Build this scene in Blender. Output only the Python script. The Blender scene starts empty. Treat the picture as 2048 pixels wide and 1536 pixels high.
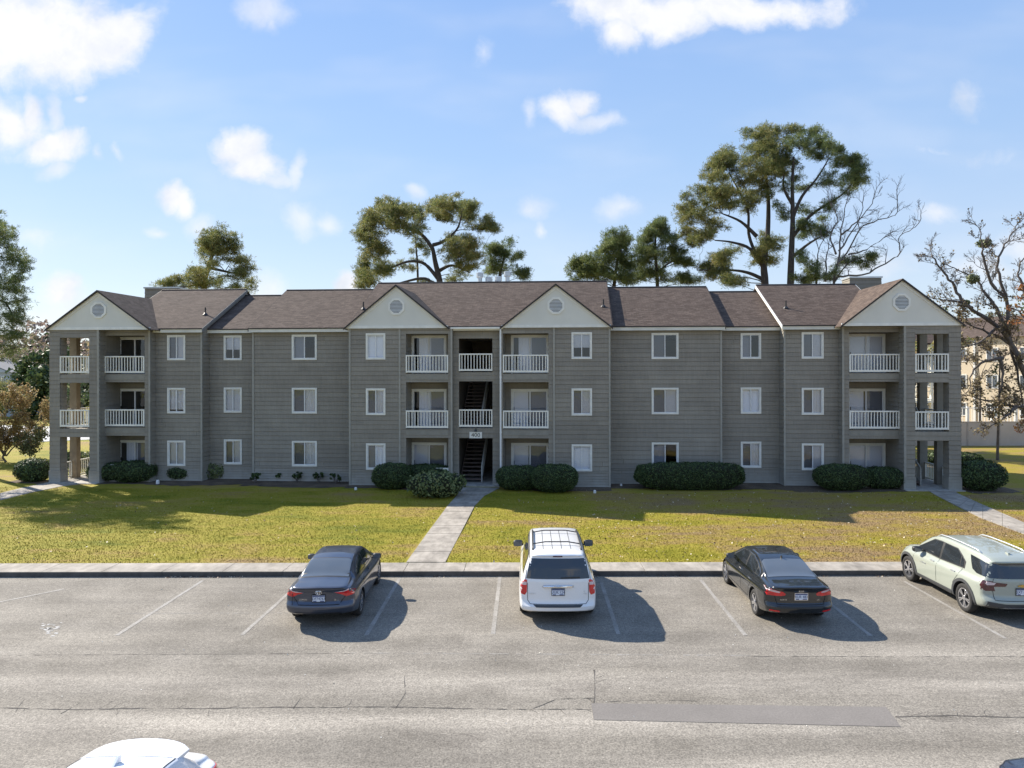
import bpy, bmesh, math, random
import numpy as np
from mathutils import Vector, Matrix
from mathutils.bvhtree import BVHTree

R = math.radians
scene = bpy.context.scene
col = scene.collection
random.seed(7)
rng = np.random.default_rng(11)

# ------------------------------------------------------------------ camera
H = 6.45            # drone height above the parking lot
F = 1420.0          # focal length in photo pixels (2048 wide)
CX, CY = 1058.0, 735.0
ROLL = 0.0018
cam_d = bpy.data.cameras.new('camera')
cam = bpy.data.objects.new('camera', cam_d)
col.objects.link(cam)
cam_d.sensor_width = 36.0
cam_d.lens = F / 2048 * 36.0
cam_d.shift_x = (1024 - CX) / 2048
cam_d.shift_y = -(768 - CY) / 2048
cam_d.clip_start = 0.1
cam_d.clip_end = 3000
cam.matrix_world = Matrix.Translation((0, 0, H)) @ Matrix.Rotation(R(90), 4, 'X') @ Matrix.Rotation(-ROLL, 4, 'Z')
scene.camera = cam
scene.render.resolution_x = 1024
scene.render.resolution_y = 768

# ------------------------------------------------------------------ world and sun
SUN = Vector((-1.1, 0.83, 1.0)).normalized()
elev = math.asin(SUN.z)
azim = math.atan2(SUN.x, SUN.y)
world = bpy.data.worlds.new('World')
scene.world = world
world.use_nodes = True
wn = world.node_tree.nodes
wl = world.node_tree.links
wn.clear()

def N(tree, typ, **kw):
    n = tree.nodes.new(typ)
    for k, v in kw.items():
        if k == 'inp':
            for kk, vv in v.items():
                n.inputs[kk].default_value = vv
        else:
            setattr(n, k, v)
    return n

wt = world.node_tree
sky = N(wt, 'ShaderNodeTexSky')
sky.sky_type = 'NISHITA'
sky.sun_disc = False
sky.sun_elevation = elev
sky.sun_rotation = azim
sky.altitude = 0
sky.air_density = 1.0
sky.dust_density = 0.3
sky.ozone_density = 2.4
bg1 = N(wt, 'ShaderNodeBackground')
bg1.inputs['Strength'].default_value = 0.10
hs = N(wt, 'ShaderNodeHueSaturation', inp={'Saturation': 1.12, 'Value': 1.0})
wl.new(sky.outputs[0], hs.inputs['Color'])
wl.new(hs.outputs[0], bg1.inputs[0])
tc = N(wt, 'ShaderNodeTexCoord')
sep = N(wt, 'ShaderNodeSeparateXYZ')
wl.new(tc.outputs['Generated'], sep.inputs[0])

def wmath(op, a, b=None, c=None):
    n = N(wt, 'ShaderNodeMath', operation=op)
    for i, v in enumerate((a, b, c)):
        if v is None: continue
        if isinstance(v, (int, float)): n.inputs[i].default_value = v
        else: wl.new(v, n.inputs[i])
    return n.outputs[0]
ay = wmath('MAXIMUM', wmath('ABSOLUTE', sep.outputs[1]), 0.12)
px_ = wmath('DIVIDE', sep.outputs[0], ay)
pz_ = wmath('DIVIDE', sep.outputs[2], ay)
comb = N(wt, 'ShaderNodeCombineXYZ')
wl.new(px_, comb.inputs[0]); wl.new(pz_, comb.inputs[1])
nz = N(wt, 'ShaderNodeTexNoise', inp={'Scale': 7.0, 'Detail': 5.0, 'Roughness': 0.55})
wl.new(comb.outputs[0], nz.inputs['Vector'])
nsub = N(wt, 'ShaderNodeVectorMath', operation='SUBTRACT'); wl.new(nz.outputs['Color'], nsub.inputs[0]); nsub.inputs[1].default_value = (0.5, 0.5, 0.5)
nscl = N(wt, 'ShaderNodeVectorMath', operation='SCALE'); wl.new(nsub.outputs[0], nscl.inputs[0]); nscl.inputs['Scale'].default_value = 0.075
nadd = N(wt, 'ShaderNodeVectorMath', operation='ADD'); wl.new(comb.outputs[0], nadd.inputs[0]); wl.new(nscl.outputs[0], nadd.inputs[1])
clouds = [(60, 60, 190, 95, 1.25), (190, 70, 110, 85, 1.15), (255, 60, 55, 60, 1.1), (215, 120, 40, 35, .7),
          (15, 240, 75, 55, 1.1), (60, 215, 25, 38, 1.1), (105, 225, 18, 45, .9), (95, 285, 85, 32, 1.05), (165, 290, 22, 18, .8), (112, 330, 35, 22, .75),
          (165, 186, 14, 10, .8), (207, 300, 10, 18, .6), (245, 303, 10, 28, .7),
          (488, 285, 58, 42, 1.2), (510, 325, 62, 45, 1.15), (560, 355, 50, 18, .85), (604, 335, 14, 42, .8),
          (350, 385, 44, 30, 1.05), (372, 400, 28, 25, 1.0), (310, 458, 32, 12, .75), (412, 440, 36, 26, .75), (525, 22, 50, 32, .9), (543, 40, 20, 22, .7),
          (1230, 20, 95, 45, 1.25), (1240, 65, 55, 34, 1.1), (1330, 25, 110, 45, 1.25), (1480, 15, 200, 40, 1.05),
          (1125, 215, 42, 34, 1.05), (1160, 205, 32, 30, 1.05), (1180, 238, 60, 18, .95), (1060, 235, 16, 45, .55),
          (615, 450, 38, 35, .8), (660, 455, 28, 24, .8), (118, 575, 42, 34, 1.05), (145, 600, 60, 34, .75), (692, 565, 30, 26, 1.15),
          (1885, 425, 46, 26, .9), (1925, 190, 42, 40, .68), (530, 575, 45, 26, .8), (1230, 418, 38, 22, .66), (1070, 412, 40, 20, .6),
          (1090, 460, 16, 22, .72), (825, 385, 22, 20, .78), (1740, 540, 110, 34, .8), (2040, 495, 60, 40, .85), (1960, 545, 60, 30, .8), (960, 90, 18, 25, .55), (1860, 300, 190, 14, .3),
          (60, 640, 90, 30, .7), (60, 470, 60, 20, .5)]
nz2 = N(wt, 'ShaderNodeTexNoise', inp={'Scale': 13.0, 'Detail': 9.0, 'Roughness': 0.62})
wl.new(nadd.outputs[0], nz2.inputs['Vector'])
def cloud_mask(lst, lo, hi, amp, top):
    cur = None
    for cx, cy, rx, ry, w in lst:
        s = N(wt, 'ShaderNodeVectorMath', operation='SUBTRACT')
        wl.new(nadd.outputs[0], s.inputs[0]); s.inputs[1].default_value = ((cx - CX) / F, (CY - cy) / F, 0)
        m = N(wt, 'ShaderNodeVectorMath', operation='MULTIPLY')
        wl.new(s.outputs[0], m.inputs[0]); m.inputs[1].default_value = (F / rx / 1.45, F / ry / 1.45, 0)
        l = N(wt, 'ShaderNodeVectorMath', operation='LENGTH'); wl.new(m.outputs[0], l.inputs[0])
        e = wmath('MULTIPLY', wmath('SUBTRACT', 1.0, l.outputs['Value']), w)
        cur = e if cur is None else wmath('SMOOTH_MAX', cur, e, 0.08)
    dens = wmath('ADD', cur, wmath('MULTIPLY', wmath('SUBTRACT', nz2.outputs['Fac'], 0.5), amp))
    mr = N(wt, 'ShaderNodeMapRange', interpolation_type='SMOOTHSTEP', inp={'From Min': lo, 'From Max': hi, 'To Min': 0.0, 'To Max': top})
    wl.new(dens, mr.inputs['Value']); return mr.outputs[0], dens
big_m, big_d = cloud_mask([c for c in clouds if c[4] >= 1.0], 0.06, 0.80, 1.45, 0.95)
sm_m, sm_d = cloud_mask([c for c in clouds if c[4] < 1.0], 0.0, 0.85, 1.35, 0.62)
# thin high veil
nz3 = N(wt, 'ShaderNodeTexNoise', inp={'Scale': 3.0, 'Detail': 3.0, 'Roughness': 0.5})
mp3 = N(wt, 'ShaderNodeMapping'); mp3.inputs['Scale'].default_value = (1, 3.2, 1)
wl.new(comb.outputs[0], mp3.inputs['Vector']); wl.new(mp3.outputs[0], nz3.inputs['Vector'])
veil = N(wt, 'ShaderNodeMapRange', interpolation_type='SMOOTHSTEP', inp={'From Min': 0.42, 'From Max': 0.75, 'To Min': 0.0, 'To Max': 0.16})
wl.new(nz3.outputs['Fac'], veil.inputs['Value'])
# clear-air colour by elevation, blended with the physical sky
hz = N(wt, 'ShaderNodeValToRGB'); wl.new(sep.outputs[2], hz.inputs[0]); e_ = hz.color_ramp.elements
e_[0].position = 0.0; e_[0].color = (0.40, 0.435, 0.475, 1); e_[1].position = 0.55; e_[1].color = (0.150, 0.258, 0.495, 1)
x_ = e_.new(0.10); x_.color = (0.34, 0.40, 0.485, 1); x_ = e_.new(0.28); x_.color = (0.235, 0.335, 0.495, 1)
bg3 = N(wt, 'ShaderNodeBackground'); wl.new(hz.outputs[0], bg3.inputs[0])
mx0 = N(wt, 'ShaderNodeMixShader'); mx0.inputs[0].default_value = 0.80; wl.new(bg1.outputs[0], mx0.inputs[1]); wl.new(bg3.outputs[0], mx0.inputs[2])
tot = wmath('MAXIMUM', wmath('MAXIMUM', big_m, sm_m), veil.outputs[0])
bg2 = N(wt, 'ShaderNodeBackground')
nz4 = N(wt, 'ShaderNodeTexNoise', inp={'Scale': 9.0, 'Detail': 5.0, 'Roughness': 0.6}); wl.new(nadd.outputs[0], nz4.inputs['Vector'])
cr = N(wt, 'ShaderNodeValToRGB'); cr.color_ramp.elements[0].position = 0.32; cr.color_ramp.elements[0].color = (0.76, 0.80, 0.88, 1); cr.color_ramp.elements[1].position = 0.55; cr.color_ramp.elements[1].color = (0.97, 0.97, 1.0, 1)
wl.new(nz4.outputs['Fac'], cr.inputs[0]); wl.new(cr.outputs[0], bg2.inputs['Color'])
bg2.inputs['Strength'].default_value = 0.55
mx = N(wt, 'ShaderNodeMixShader')
wl.new(tot, mx.inputs[0]); wl.new(mx0.outputs[0], mx.inputs[1]); wl.new(bg2.outputs[0], mx.inputs[2])
wo = N(wt, 'ShaderNodeOutputWorld'); wl.new(mx.outputs[0], wo.inputs[0])

sun_d = bpy.data.lights.new('sun', 'SUN')
sun_d.energy = 5.0
sun_d.angle = R(0.53)
sun_d.color = (1.0, 0.93, 0.82)
sun = bpy.data.objects.new('sun', sun_d)
sun.rotation_euler = SUN.to_track_quat('Z', 'Y').to_euler()
col.objects.link(sun)

scene.view_settings.view_transform = 'Standard'
scene.view_settings.look = 'None'
scene.view_settings.exposure = 0.95
scene.view_settings.gamma = 1.0

# ------------------------------------------------------------------ projection helpers (photo measurements -> places)
def hor(px): return CY + (CX - px) * ROLL
def G(px, py, z=0.0):
    """photo pixel -> point at height z"""
    t = F * (H - z) / (py - hor(px))
    return ((px - CX) / F * t, t)
def P(px, py, Y):
    """photo pixel at world distance Y"""
    return Vector(((px - CX) / F * Y, Y, H + (hor(px) - py) / F * Y))

# ------------------------------------------------------------------ object helpers
def link(o, parent=None):
    col.objects.link(o)
    if parent is not None: o.parent = parent
    return o
def thing(name, label=None, cat=None, loc=(0, 0, 0), rz=0.0, group=None):
    o = bpy.data.objects.new(name, None)
    o.empty_display_size = 0.2
    o.location = loc; o.rotation_euler = (0, 0, rz)
    col.objects.link(o)
    return tag(o, label, cat, group)
def tag(o, label=None, cat=None, group=None, kind=None):
    if label: o['label'] = label
    if cat: o['category'] = cat
    if group: o['group'] = group
    if kind: o['kind'] = kind
    return o
def mesh_from(name, verts, faces, mats, smooth=False, mi=None):
    me = bpy.data.meshes.new(name)
    verts = np.asarray(verts, dtype=np.float32).reshape(-1, 3)
    if isinstance(faces, np.ndarray):
        nf, k = faces.shape
        me.vertices.add(len(verts)); me.vertices.foreach_set('co', verts.ravel())
        me.loops.add(nf * k); me.loops.foreach_set('vertex_index', faces.astype(np.int32).ravel())
        me.polygons.add(nf); me.polygons.foreach_set('loop_start', np.arange(0, nf * k, k, dtype=np.int32))
        me.polygons.foreach_set('loop_total', np.full(nf, k, dtype=np.int32))
        me.update(calc_edges=True)
    else:
        me.from_pydata([tuple(v) for v in verts.tolist()], [], faces)
    if not isinstance(mats, (list, tuple)): mats = [mats]
    for m in mats: me.materials.append(m)
    if mi is not None: me.polygons.foreach_set('material_index', np.asarray(mi, dtype=np.int32))
    if smooth: me.polygons.foreach_set('use_smooth', np.ones(len(me.polygons), dtype=bool))
    me.update()
    return me
def obj(name, me, parent=None, loc=None):
    o = bpy.data.objects.new(name, me)
    if loc is not None: o.location = loc
    return link(o, parent)

class MB:
    """collects boxes, quads, tubes into one mesh"""
    def __init__(s): s.v = []; s.f = []
    def add(s, vs, fs):
        b = len(s.v); s.v += [tuple(v) for v in vs]; s.f += [tuple(i + b for i in f) for f in fs]
    def quad(s, a, b, c, d): s.add([a, b, c, d], [(0, 1, 2, 3)])
    def box(s, x0, x1, y0, y1, z0, z1):
        s.add([(x0, y0, z0), (x1, y0, z0), (x1, y1, z0), (x0, y1, z0), (x0, y0, z1), (x1, y0, z1), (x1, y1, z1), (x0, y1, z1)],
              [(0, 3, 2, 1), (4, 5, 6, 7), (0, 1, 5, 4), (1, 2, 6, 5), (2, 3, 7, 6), (3, 0, 4, 7)])
    def prism(s, poly, axis, a, b):
        """extrude 2D polygon; axis 'y': poly in xz, 'x': poly in yz, 'z': poly in xy"""
        n = len(poly)
        def mk(p, t):
            return {'y': (p[0], t, p[1]), 'x': (t, p[0], p[1]), 'z': (p[0], p[1], t)}[axis]
        vs = [mk(p, a) for p in poly] + [mk(p, b) for p in poly]
        fs = [tuple(range(n)), tuple(range(2 * n - 1, n - 1, -1))] + [(i, i + n, (i + 1) % n + n, (i + 1) % n) for i in range(n)]
        s.add(vs, fs)
    def beam(s, p, q, w, h):
        p = Vector(p); q = Vector(q); d = (q - p).normalized()
        up = Vector((0, 0, 1)) if abs(d.z) < 0.95 else Vector((0, 1, 0))
        a = d.cross(up).normalized(); b = a.cross(d)
        vs = []
        for c in (p, q):
            for sa, sb in ((-1, -1), (1, -1), (1, 1), (-1, 1)): vs.append(c + a * sa * w / 2 + b * sb * h / 2)
        s.add(vs, [(0, 1, 2, 3), (7, 6, 5, 4), (0, 4, 5, 1), (1, 5, 6, 2), (2, 6, 7, 3), (3, 7, 4, 0)])
    def tube(s, pts, rad, n=6, cap=True):
        vs = []; fs = []
        pts = [Vector(p) for p in pts]
        for i, p in enumerate(pts):
            d = (pts[min(i + 1, len(pts) - 1)] - pts[max(i - 1, 0)])
            if d.length < 1e-6: d = Vector((0, 0, 1))
            d.normalize()
            ref = Vector((1, 0, 0)) if abs(d.x) < 0.8 else Vector((0, 1, 0))
            a = d.cross(ref).normalized(); b = d.cross(a)
            r = rad[i] if isinstance(rad, (list, tuple)) else rad
            for k in range(n):
                t = 2 * math.pi * k / n
                vs.append(p + a * math.cos(t) * r + b * math.sin(t) * r)
        for i in range(len(pts) - 1):
            for k in range(n):
                fs.append((i * n + k, i * n + (k + 1) % n, (i + 1) * n + (k + 1) % n, (i + 1) * n + k))
        if cap:
            fs.append(tuple(range(n - 1, -1, -1))); fs.append(tuple((len(pts) - 1) * n + k for k in range(n)))
        s.add(vs, fs)
    def build(s, name, mat, parent=None, smooth=False, fix=True):
        me = bpy.data.meshes.new(name); me.from_pydata(s.v, [], s.f)
        for m in (mat if isinstance(mat, (list, tuple)) else [mat]): me.materials.append(m)
        if fix:
            bm = bmesh.new(); bm.from_mesh(me); bmesh.ops.recalc_face_normals(bm, faces=bm.faces); bm.to_mesh(me); bm.free()
        if smooth:
            me.polygons.foreach_set('use_smooth', np.ones(len(me.polygons), dtype=bool))
        me.update()
        return obj(name, me, parent)

# ------------------------------------------------------------------ materials
def srgb(r, g, b):
    f = lambda c: (c / 255 / 12.92) if c / 255 <= 0.04045 else ((c / 255 + 0.055) / 1.055) ** 2.4
    return (f(r), f(g), f(b), 1)
def new_mat(name):
    m = bpy.data.materials.new(name); m.use_nodes = True
    t = m.node_tree; b = t.nodes['Principled BSDF']
    return m, t, b
def tcoord(t, scale=(1, 1, 1), kind='Object'):
    c = N(t, 'ShaderNodeTexCoord'); mp = N(t, 'ShaderNodeMapping'); mp.inputs['Scale'].default_value = scale
    t.links.new(c.outputs[kind], mp.inputs['Vector']); return mp.outputs[0]
def noise(t, vec, scale, detail=4, rough=0.55):
    n = N(t, 'ShaderNodeTexNoise', inp={'Scale': scale, 'Detail': detail, 'Roughness': rough})
    t.links.new(vec, n.inputs['Vector']); return n.outputs['Fac']
def ramp(t, fac, stops):
    r = N(t, 'ShaderNodeValToRGB'); e = r.color_ramp.elements
    while len(e) < len(stops): e.new(0.5)
    for i, (p, c) in enumerate(stops):
        e[i].position = p; e[i].color = c if len(c) == 4 else (*c, 1)
    t.links.new(fac, r.inputs[0]); return r.outputs[0]
def mix(t, fac, a, b, mode='MIX'):
    n = N(t, 'ShaderNodeMix', data_type='RGBA', blend_type=mode)
    if isinstance(fac, (int, float)): n.inputs[0].default_value = fac
    else: t.links.new(fac, n.inputs[0])
    for i, v in ((6, a), (7, b)):
        if isinstance(v, tuple): n.inputs[i].default_value = v if len(v) == 4 else (*v, 1)
        else: t.links.new(v, n.inputs[i])
    return n.outputs[2]
def mth(t, op, a, b=None, c=None):
    n = N(t, 'ShaderNodeMath', operation=op)
    for i, v in enumerate((a, b, c)):
        if v is None: continue
        if isinstance(v, (int, float)): n.inputs[i].default_value = v
        else: t.links.new(v, n.inputs[i])
    return n.outputs[0]
def bump(t, b, h, strength=0.3, dist=0.02):
    n = N(t, 'ShaderNodeBump', inp={'Strength': strength, 'Distance': dist})
    t.links.new(h, n.inputs['Height']); t.links.new(n.outputs[0], b.inputs['Normal'])
def plain(name, c, rough=0.6, metallic=0.0, var=0.12, scale=3.0, coat=0.0, spec=0.5):
    m, t, b = new_mat(name)
    v = tcoord(t)
    n = noise(t, v, scale, 5)
    c = tuple(c[:3])
    lo = tuple(x * (1 - var) for x in c); hi = tuple(min(1, x * (1 + var)) for x in c)
    t.links.new(ramp(t, n, [(0.3, lo), (0.7, hi)]), b.inputs['Base Color'])
    b.inputs['Roughness'].default_value = rough; b.inputs['Metallic'].default_value = metallic
    b.inputs['Coat Weight'].default_value = coat; b.inputs['Coat Roughness'].default_value = 0.04
    b.inputs['Specular IOR Level'].default_value = spec
    return m
def leafmat(name, c0, c1, c2, transl=0.35, cl=0.5, scale=0.6):
    """leaf-size variation: random per leaf plus clumps of different green"""
    m, t, b = new_mat(name)
    g = N(t, 'ShaderNodeNewGeometry')
    v = tcoord(t)
    n = noise(t, v, scale, 3)
    f = mth(t, 'ADD', mth(t, 'MULTIPLY', g.outputs['Random Per Island'], 1 - cl), mth(t, 'MULTIPLY', n, cl))
    cc = ramp(t, f, [(0.22, c0), (0.5, c1), (0.78, c2)])
    t.links.new(cc, b.inputs['Base Color']); b.inputs['Roughness'].default_value = 0.55
    b.inputs['Specular IOR Level'].default_value = 0.3
    tr = N(t, 'ShaderNodeBsdfTranslucent'); t.links.new(cc, tr.inputs[0])
    ms = N(t, 'ShaderNodeMixShader'); ms.inputs[0].default_value = transl
    t.links.new(b.outputs[0], ms.inputs[1]); t.links.new(tr.outputs[0], ms.inputs[2])
    t.links.new(ms.outputs[0], t.nodes['Material Output'].inputs[0])
    return m

def mat_siding():
    m, t, b = new_mat('painted_siding')
    v = tcoord(t, (1, 1, 1)); v2 = tcoord(t, (0.25, 0.25, 5)); v3 = tcoord(t, (9, 9, 1.2))
    n = noise(t, v, 0.55, 5); n2 = noise(t, v2, 1.5, 4); n3 = noise(t, v3, 1.2, 4)
    c = ramp(t, n, [(0.3, (0.232, 0.209, 0.172)), (0.7, (0.284, 0.259, 0.216))])
    c = mix(t, 0.22, c, ramp(t, n2, [(0.3, (0.80, 0.81, 0.82)), (0.7, (1.1, 1.09, 1.05))]), 'MULTIPLY')
    c = mix(t, 0.5, c, ramp(t, n3, [(0.3, (0.82, 0.82, 0.80)), (0.7, (1.1, 1.1, 1.1))]), 'MULTIPLY')
    gi = N(t, 'ShaderNodeNewGeometry'); c = mix(t, 0.6, c, ramp(t, gi.outputs['Random Per Island'], [(0.0, (0.88, 0.88, 0.89)), (1.0, (1.1, 1.1, 1.09))]), 'MULTIPLY')
    sp = N(t, 'ShaderNodeSeparateXYZ'); t.links.new(v, sp.inputs[0])
    low = N(t, 'ShaderNodeMapRange', inp={'From Min': 0.0, 'From Max': 1.1, 'To Min': 1.0, 'To Max': 0.0}); t.links.new(sp.outputs[2], low.inputs['Value'])
    f = mth(t, 'MULTIPLY', low.outputs[0], noise(t, v, 2.3, 4))
    c = mix(t, f, c, (0.42, 0.42, 0.385))
    t.links.new(c, b.inputs['Base Color']); b.inputs['Roughness'].default_value = 0.8
    bump(t, b, n3, 0.35, 0.01)
    return m
def mat_shingle():
    m, t, b = new_mat('asphalt_shingles')
    c0 = N(t, 'ShaderNodeTexCoord')
    br = N(t, 'ShaderNodeTexBrick', inp={'Scale': 1.0, 'Mortar Size': 0.006, 'Brick Width': 0.30, 'Row Height': 0.145, 'Color1': (0.080, 0.058, 0.046, 1), 'Color2': (0.130, 0.098, 0.079, 1), 'Mortar': (0.055, 0.045, 0.042, 1), 'Bias': 0.0})
    br.offset = 0.5
    t.links.new(c0.outputs['UV'], br.inputs['Vector'])
    v = tcoord(t); n = noise(t, v, 0.5, 5); n2 = noise(t, v, 9, 3); n3 = noise(t, v, 2.2, 3)
    c = mix(t, 0.45, br.outputs['Color'], ramp(t, n2, [(0.35, (0.66, 0.66, 0.68)), (0.65, (1.32, 1.28, 1.24))]), 'MULTIPLY')
    c = mix(t, 0.35, c, ramp(t, n, [(0.3, (0.78, 0.77, 0.78)), (0.7, (1.22, 1.2, 1.16))]), 'MULTIPLY')
    c = mix(t, 0.4, c, ramp(t, n3, [(0.3, (0.85, 0.84, 0.84)), (0.7, (1.15, 1.15, 1.15))]), 'MULTIPLY')
    t.links.new(c, b.inputs['Base Color']); b.inputs['Roughness'].default_value = 0.95
    b.inputs['Specular IOR Level'].default_value = 0.2
    bump(t, b, br.outputs['Fac'], 0.6, -0.02)
    return m
def mat_asphalt():
    m, t, b = new_mat('worn_asphalt')
    v = tcoord(t); vs = tcoord(t, (0.12, 0.8, 1)); vg = tcoord(t)
    big = noise(t, vs, 0.9, 7, 0.66); med = noise(t, v, 0.55, 5, 0.6); grain = noise(t, vg, 26, 3, 0.75); fine = noise(t, vg, 60, 2, 0.8)
    sp = N(t, 'ShaderNodeSeparateXYZ'); t.links.new(v, sp.inputs[0])
    # worn travelled lanes run along x: pale bands
    w1 = N(t, 'ShaderNodeMapRange', interpolation_type='SMOOTHSTEP', inp={'From Min': 17.0, 'From Max': 15.3, 'To Min': 0.0, 'To Max': 1.0}); t.links.new(sp.outputs[1], w1.inputs['Value'])
    wav = mth(t, 'SINE', mth(t, 'MULTIPLY', mth(t, 'ADD', sp.outputs[1], mth(t, 'MULTIPLY', med, 0.8)), 3.9))
    wav = mth(t, 'MULTIPLY', mth(t, 'ADD', mth(t, 'MULTIPLY', wav, 0.5), 0.5), w1.outputs[0])
    lane = mth(t, 'MULTIPLY', wav, ramp(t, big, [(0.35, (0.1, 0.1, 0.1)), (0.65, (1, 1, 1))]))
    c = ramp(t, med, [(0.32, (0.160, 0.144, 0.121)), (0.66, (0.230, 0.209, 0.178))])
    c = mix(t, mth(t, 'MULTIPLY', lane, 0.62), c, (0.345, 0.314, 0.272))
    c = mix(t, 0.8, c, ramp(t, big, [(0.32, (0.80, 0.80, 0.80)), (0.66, (1.22, 1.22, 1.20))]), 'MULTIPLY')
    c = mix(t, 0.9, c, ramp(t, grain, [(0.34, (0.55, 0.55, 0.55)), (0.5, (1, 1, 1)), (0.66, (1.45, 1.44, 1.43))]), 'MULTIPLY')
    c = mix(t, 0.7, c, ramp(t, fine, [(0.3, (0.6, 0.6, 0.6)), (0.7, (1.45, 1.43, 1.4))]), 'MULTIPLY')
    c = mix(t, 0.8, c, ramp(t, noise(t, v, 9, 3, 0.7), [(0.36, (0.82, 0.82, 0.82)), (0.64, (1.2, 1.2, 1.2))]), 'MULTIPLY')
    sx = tcoord(t, (0.33, 0.5, 1)); st = noise(t, sx, 1.1, 3, 0.5)
    oil = ramp(t, st, [(0.62, (1, 1, 1)), (0.74, (0.62, 0.61, 0.61))])
    c = mix(t, 0.8, c, oil, 'MULTIPLY')
    t.links.new(c, b.inputs['Base Color']); b.inputs['Roughness'].default_value = 0.9
    b.inputs['Specular IOR Level'].default_value = 0.25
    bump(t, b, grain, 0.5, 0.012)
    return m
def mat_concrete(name='concrete', base=(0.40, 0.375, 0.335), var=0.25):
    m, t, b = new_mat(name)
    v = tcoord(t); vs = tcoord(t, (1.0, 0.35, 1))
    n = noise(t, v, 1.2, 6, 0.65); n2 = noise(t, vs, 4.5, 5, 0.65); g = noise(t, v, 45, 3, 0.7)
    c = ramp(t, n, [(0.3, tuple(x * (1 - var) for x in base)), (0.7, tuple(x * (1 + var * 0.5) for x in base))])
    c = mix(t, 0.6, c, ramp(t, n2, [(0.35, (0.62, 0.61, 0.59)), (0.6, (1.1, 1.1, 1.08))]), 'MULTIPLY')
    c = mix(t, 0.4, c, ramp(t, g, [(0.3, (0.7, 0.7, 0.7)), (0.7, (1.3, 1.3, 1.3))]), 'MULTIPLY')
    t.links.new(c, b.inputs['Base Color']); b.inputs['Roughness'].default_value = 0.9
    bump(t, b, g, 0.3, 0.006)
    return m
def mat_lawn(name='lawn_grass', blades=False):
    m, t, b = new_mat(name)
    c0 = N(t, 'ShaderNodeNewGeometry')
    mp = N(t, 'ShaderNodeMapping'); t.links.new(c0.outputs['Position'], mp.inputs['Vector']); v = mp.outputs[0]
    mp2 = N(t, 'ShaderNodeMapping'); mp2.inputs['Scale'].default_value = (0.35, 1.2, 1); t.links.new(c0.outputs['Position'], mp2.inputs['Vector'])
    big = noise(t, v, 0.16, 4, 0.55); mid = noise(t, mp2.outputs[0], 0.7, 7, 0.72); fine = noise(t, v, 7, 4, 0.7); sp_ = noise(t, v, 26, 3, 0.8)
    sx = N(t, 'ShaderNodeSeparateXYZ'); t.links.new(v, sx.inputs[0])
    side = N(t, 'ShaderNodeMapRange', interpolation_type='SMOOTHSTEP', inp={'From Min': -5.0, 'From Max': 12.0, 'To Min': 0.0, 'To Max': 0.13}); t.links.new(sx.outputs[0], side.inputs['Value'])
    dry = mth(t, 'ADD', mth(t, 'ADD', mth(t, 'MULTIPLY', big, 0.9), mth(t, 'MULTIPLY', mid, 0.95)), mth(t, 'SUBTRACT', side.outputs[0], 0.435))
    dry = mth(t, 'ADD', dry, mth(t, 'MULTIPLY', mth(t, 'SUBTRACT', fine, 0.5), 0.25))
    c = ramp(t, dry, [(0.30, (0.175, 0.19, 0.015)), (0.42, (0.265, 0.242, 0.022)), (0.51, (0.315, 0.272, 0.034)), (0.60, (0.335, 0.255, 0.055)), (0.74, (0.30, 0.21, 0.095))])
    c = mix(t, 1.0, c, (0.93, 0.91, 0.93), 'MULTIPLY')
    c = mix(t, 0.75, c, ramp(t, sp_, [(0.3, (0.55, 0.55, 0.5)), (0.5, (1, 1, 1)), (0.7, (1.4, 1.38, 1.4))]), 'MULTIPLY')
    if blades:
        rp = c0.outputs['Random Per Island']
        c = mix(t, 0.8, c, ramp(t, rp, [(0.0, (0.75, 0.78, 0.72)), (0.6, (1.0, 1.0, 1.0)), (1.0, (1.25, 1.2, 1.25))]), 'MULTIPLY')
    t.links.new(c, b.inputs['Base Color']); b.inputs['Roughness'].default_value = 0.85
    b.inputs['Specular IOR Level'].default_value = 0.15
    bump(t, b, mth(t, 'ADD', fine, sp_), 0.8, 0.04)
    return m
def mat_faded_paint():
    m, t, b = new_mat('faded_white_road_paint')
    v = tcoord(t, kind='Object'); g = noise(t, v, 18, 4, 0.8); n = noise(t, v, 1.6, 4)
    f = mth(t, 'ADD', mth(t, 'MULTIPLY', g, 0.8), mth(t, 'MULTIPLY', n, 0.5))
    c = ramp(t, f, [(0.54, (0.205, 0.187, 0.160)), (0.82, (0.36, 0.34, 0.31))])
    t.links.new(c, b.inputs['Base Color']); b.inputs['Roughness'].default_value = 0.85
    return m
def mat_glass(name, tint=(0.75, 0.8, 0.82), refl=1.0):
    m, t, b = new_mat(name)
    t.nodes.remove(b)
    tr = N(t, 'ShaderNodeBsdfTransparent'); tr.inputs[0].default_value = (*tint, 1)
    gl = N(t, 'ShaderNodeBsdfGlossy'); gl.inputs['Roughness'].default_value = 0.015; gl.inputs[0].default_value = (0.85, 0.92, 1.0, 1)
    v = tcoord(t, (1, 1, 1)); bp = N(t, 'ShaderNodeBump', inp={'Strength': 0.12, 'Distance': 0.05}); t.links.new(noise(t, v, 1.3, 2), bp.inputs['Height']); t.links.new(bp.outputs[0], gl.inputs['Normal'])
    fr = N(t, 'ShaderNodeFresnel', inp={'IOR': 1.55})
    f = mth(t, 'MINIMUM', mth(t, 'ADD', mth(t, 'MULTIPLY', fr.outputs[0], 1.3 * refl), 0.01), 1.0)
    ms = N(t, 'ShaderNodeMixShader'); t.links.new(f, ms.inputs[0]); t.links.new(tr.outputs[0], ms.inputs[1]); t.links.new(gl.outputs[0], ms.inputs[2])
    t.links.new(ms.outputs[0], t.nodes['Material Output'].inputs[0])
    return m
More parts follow.
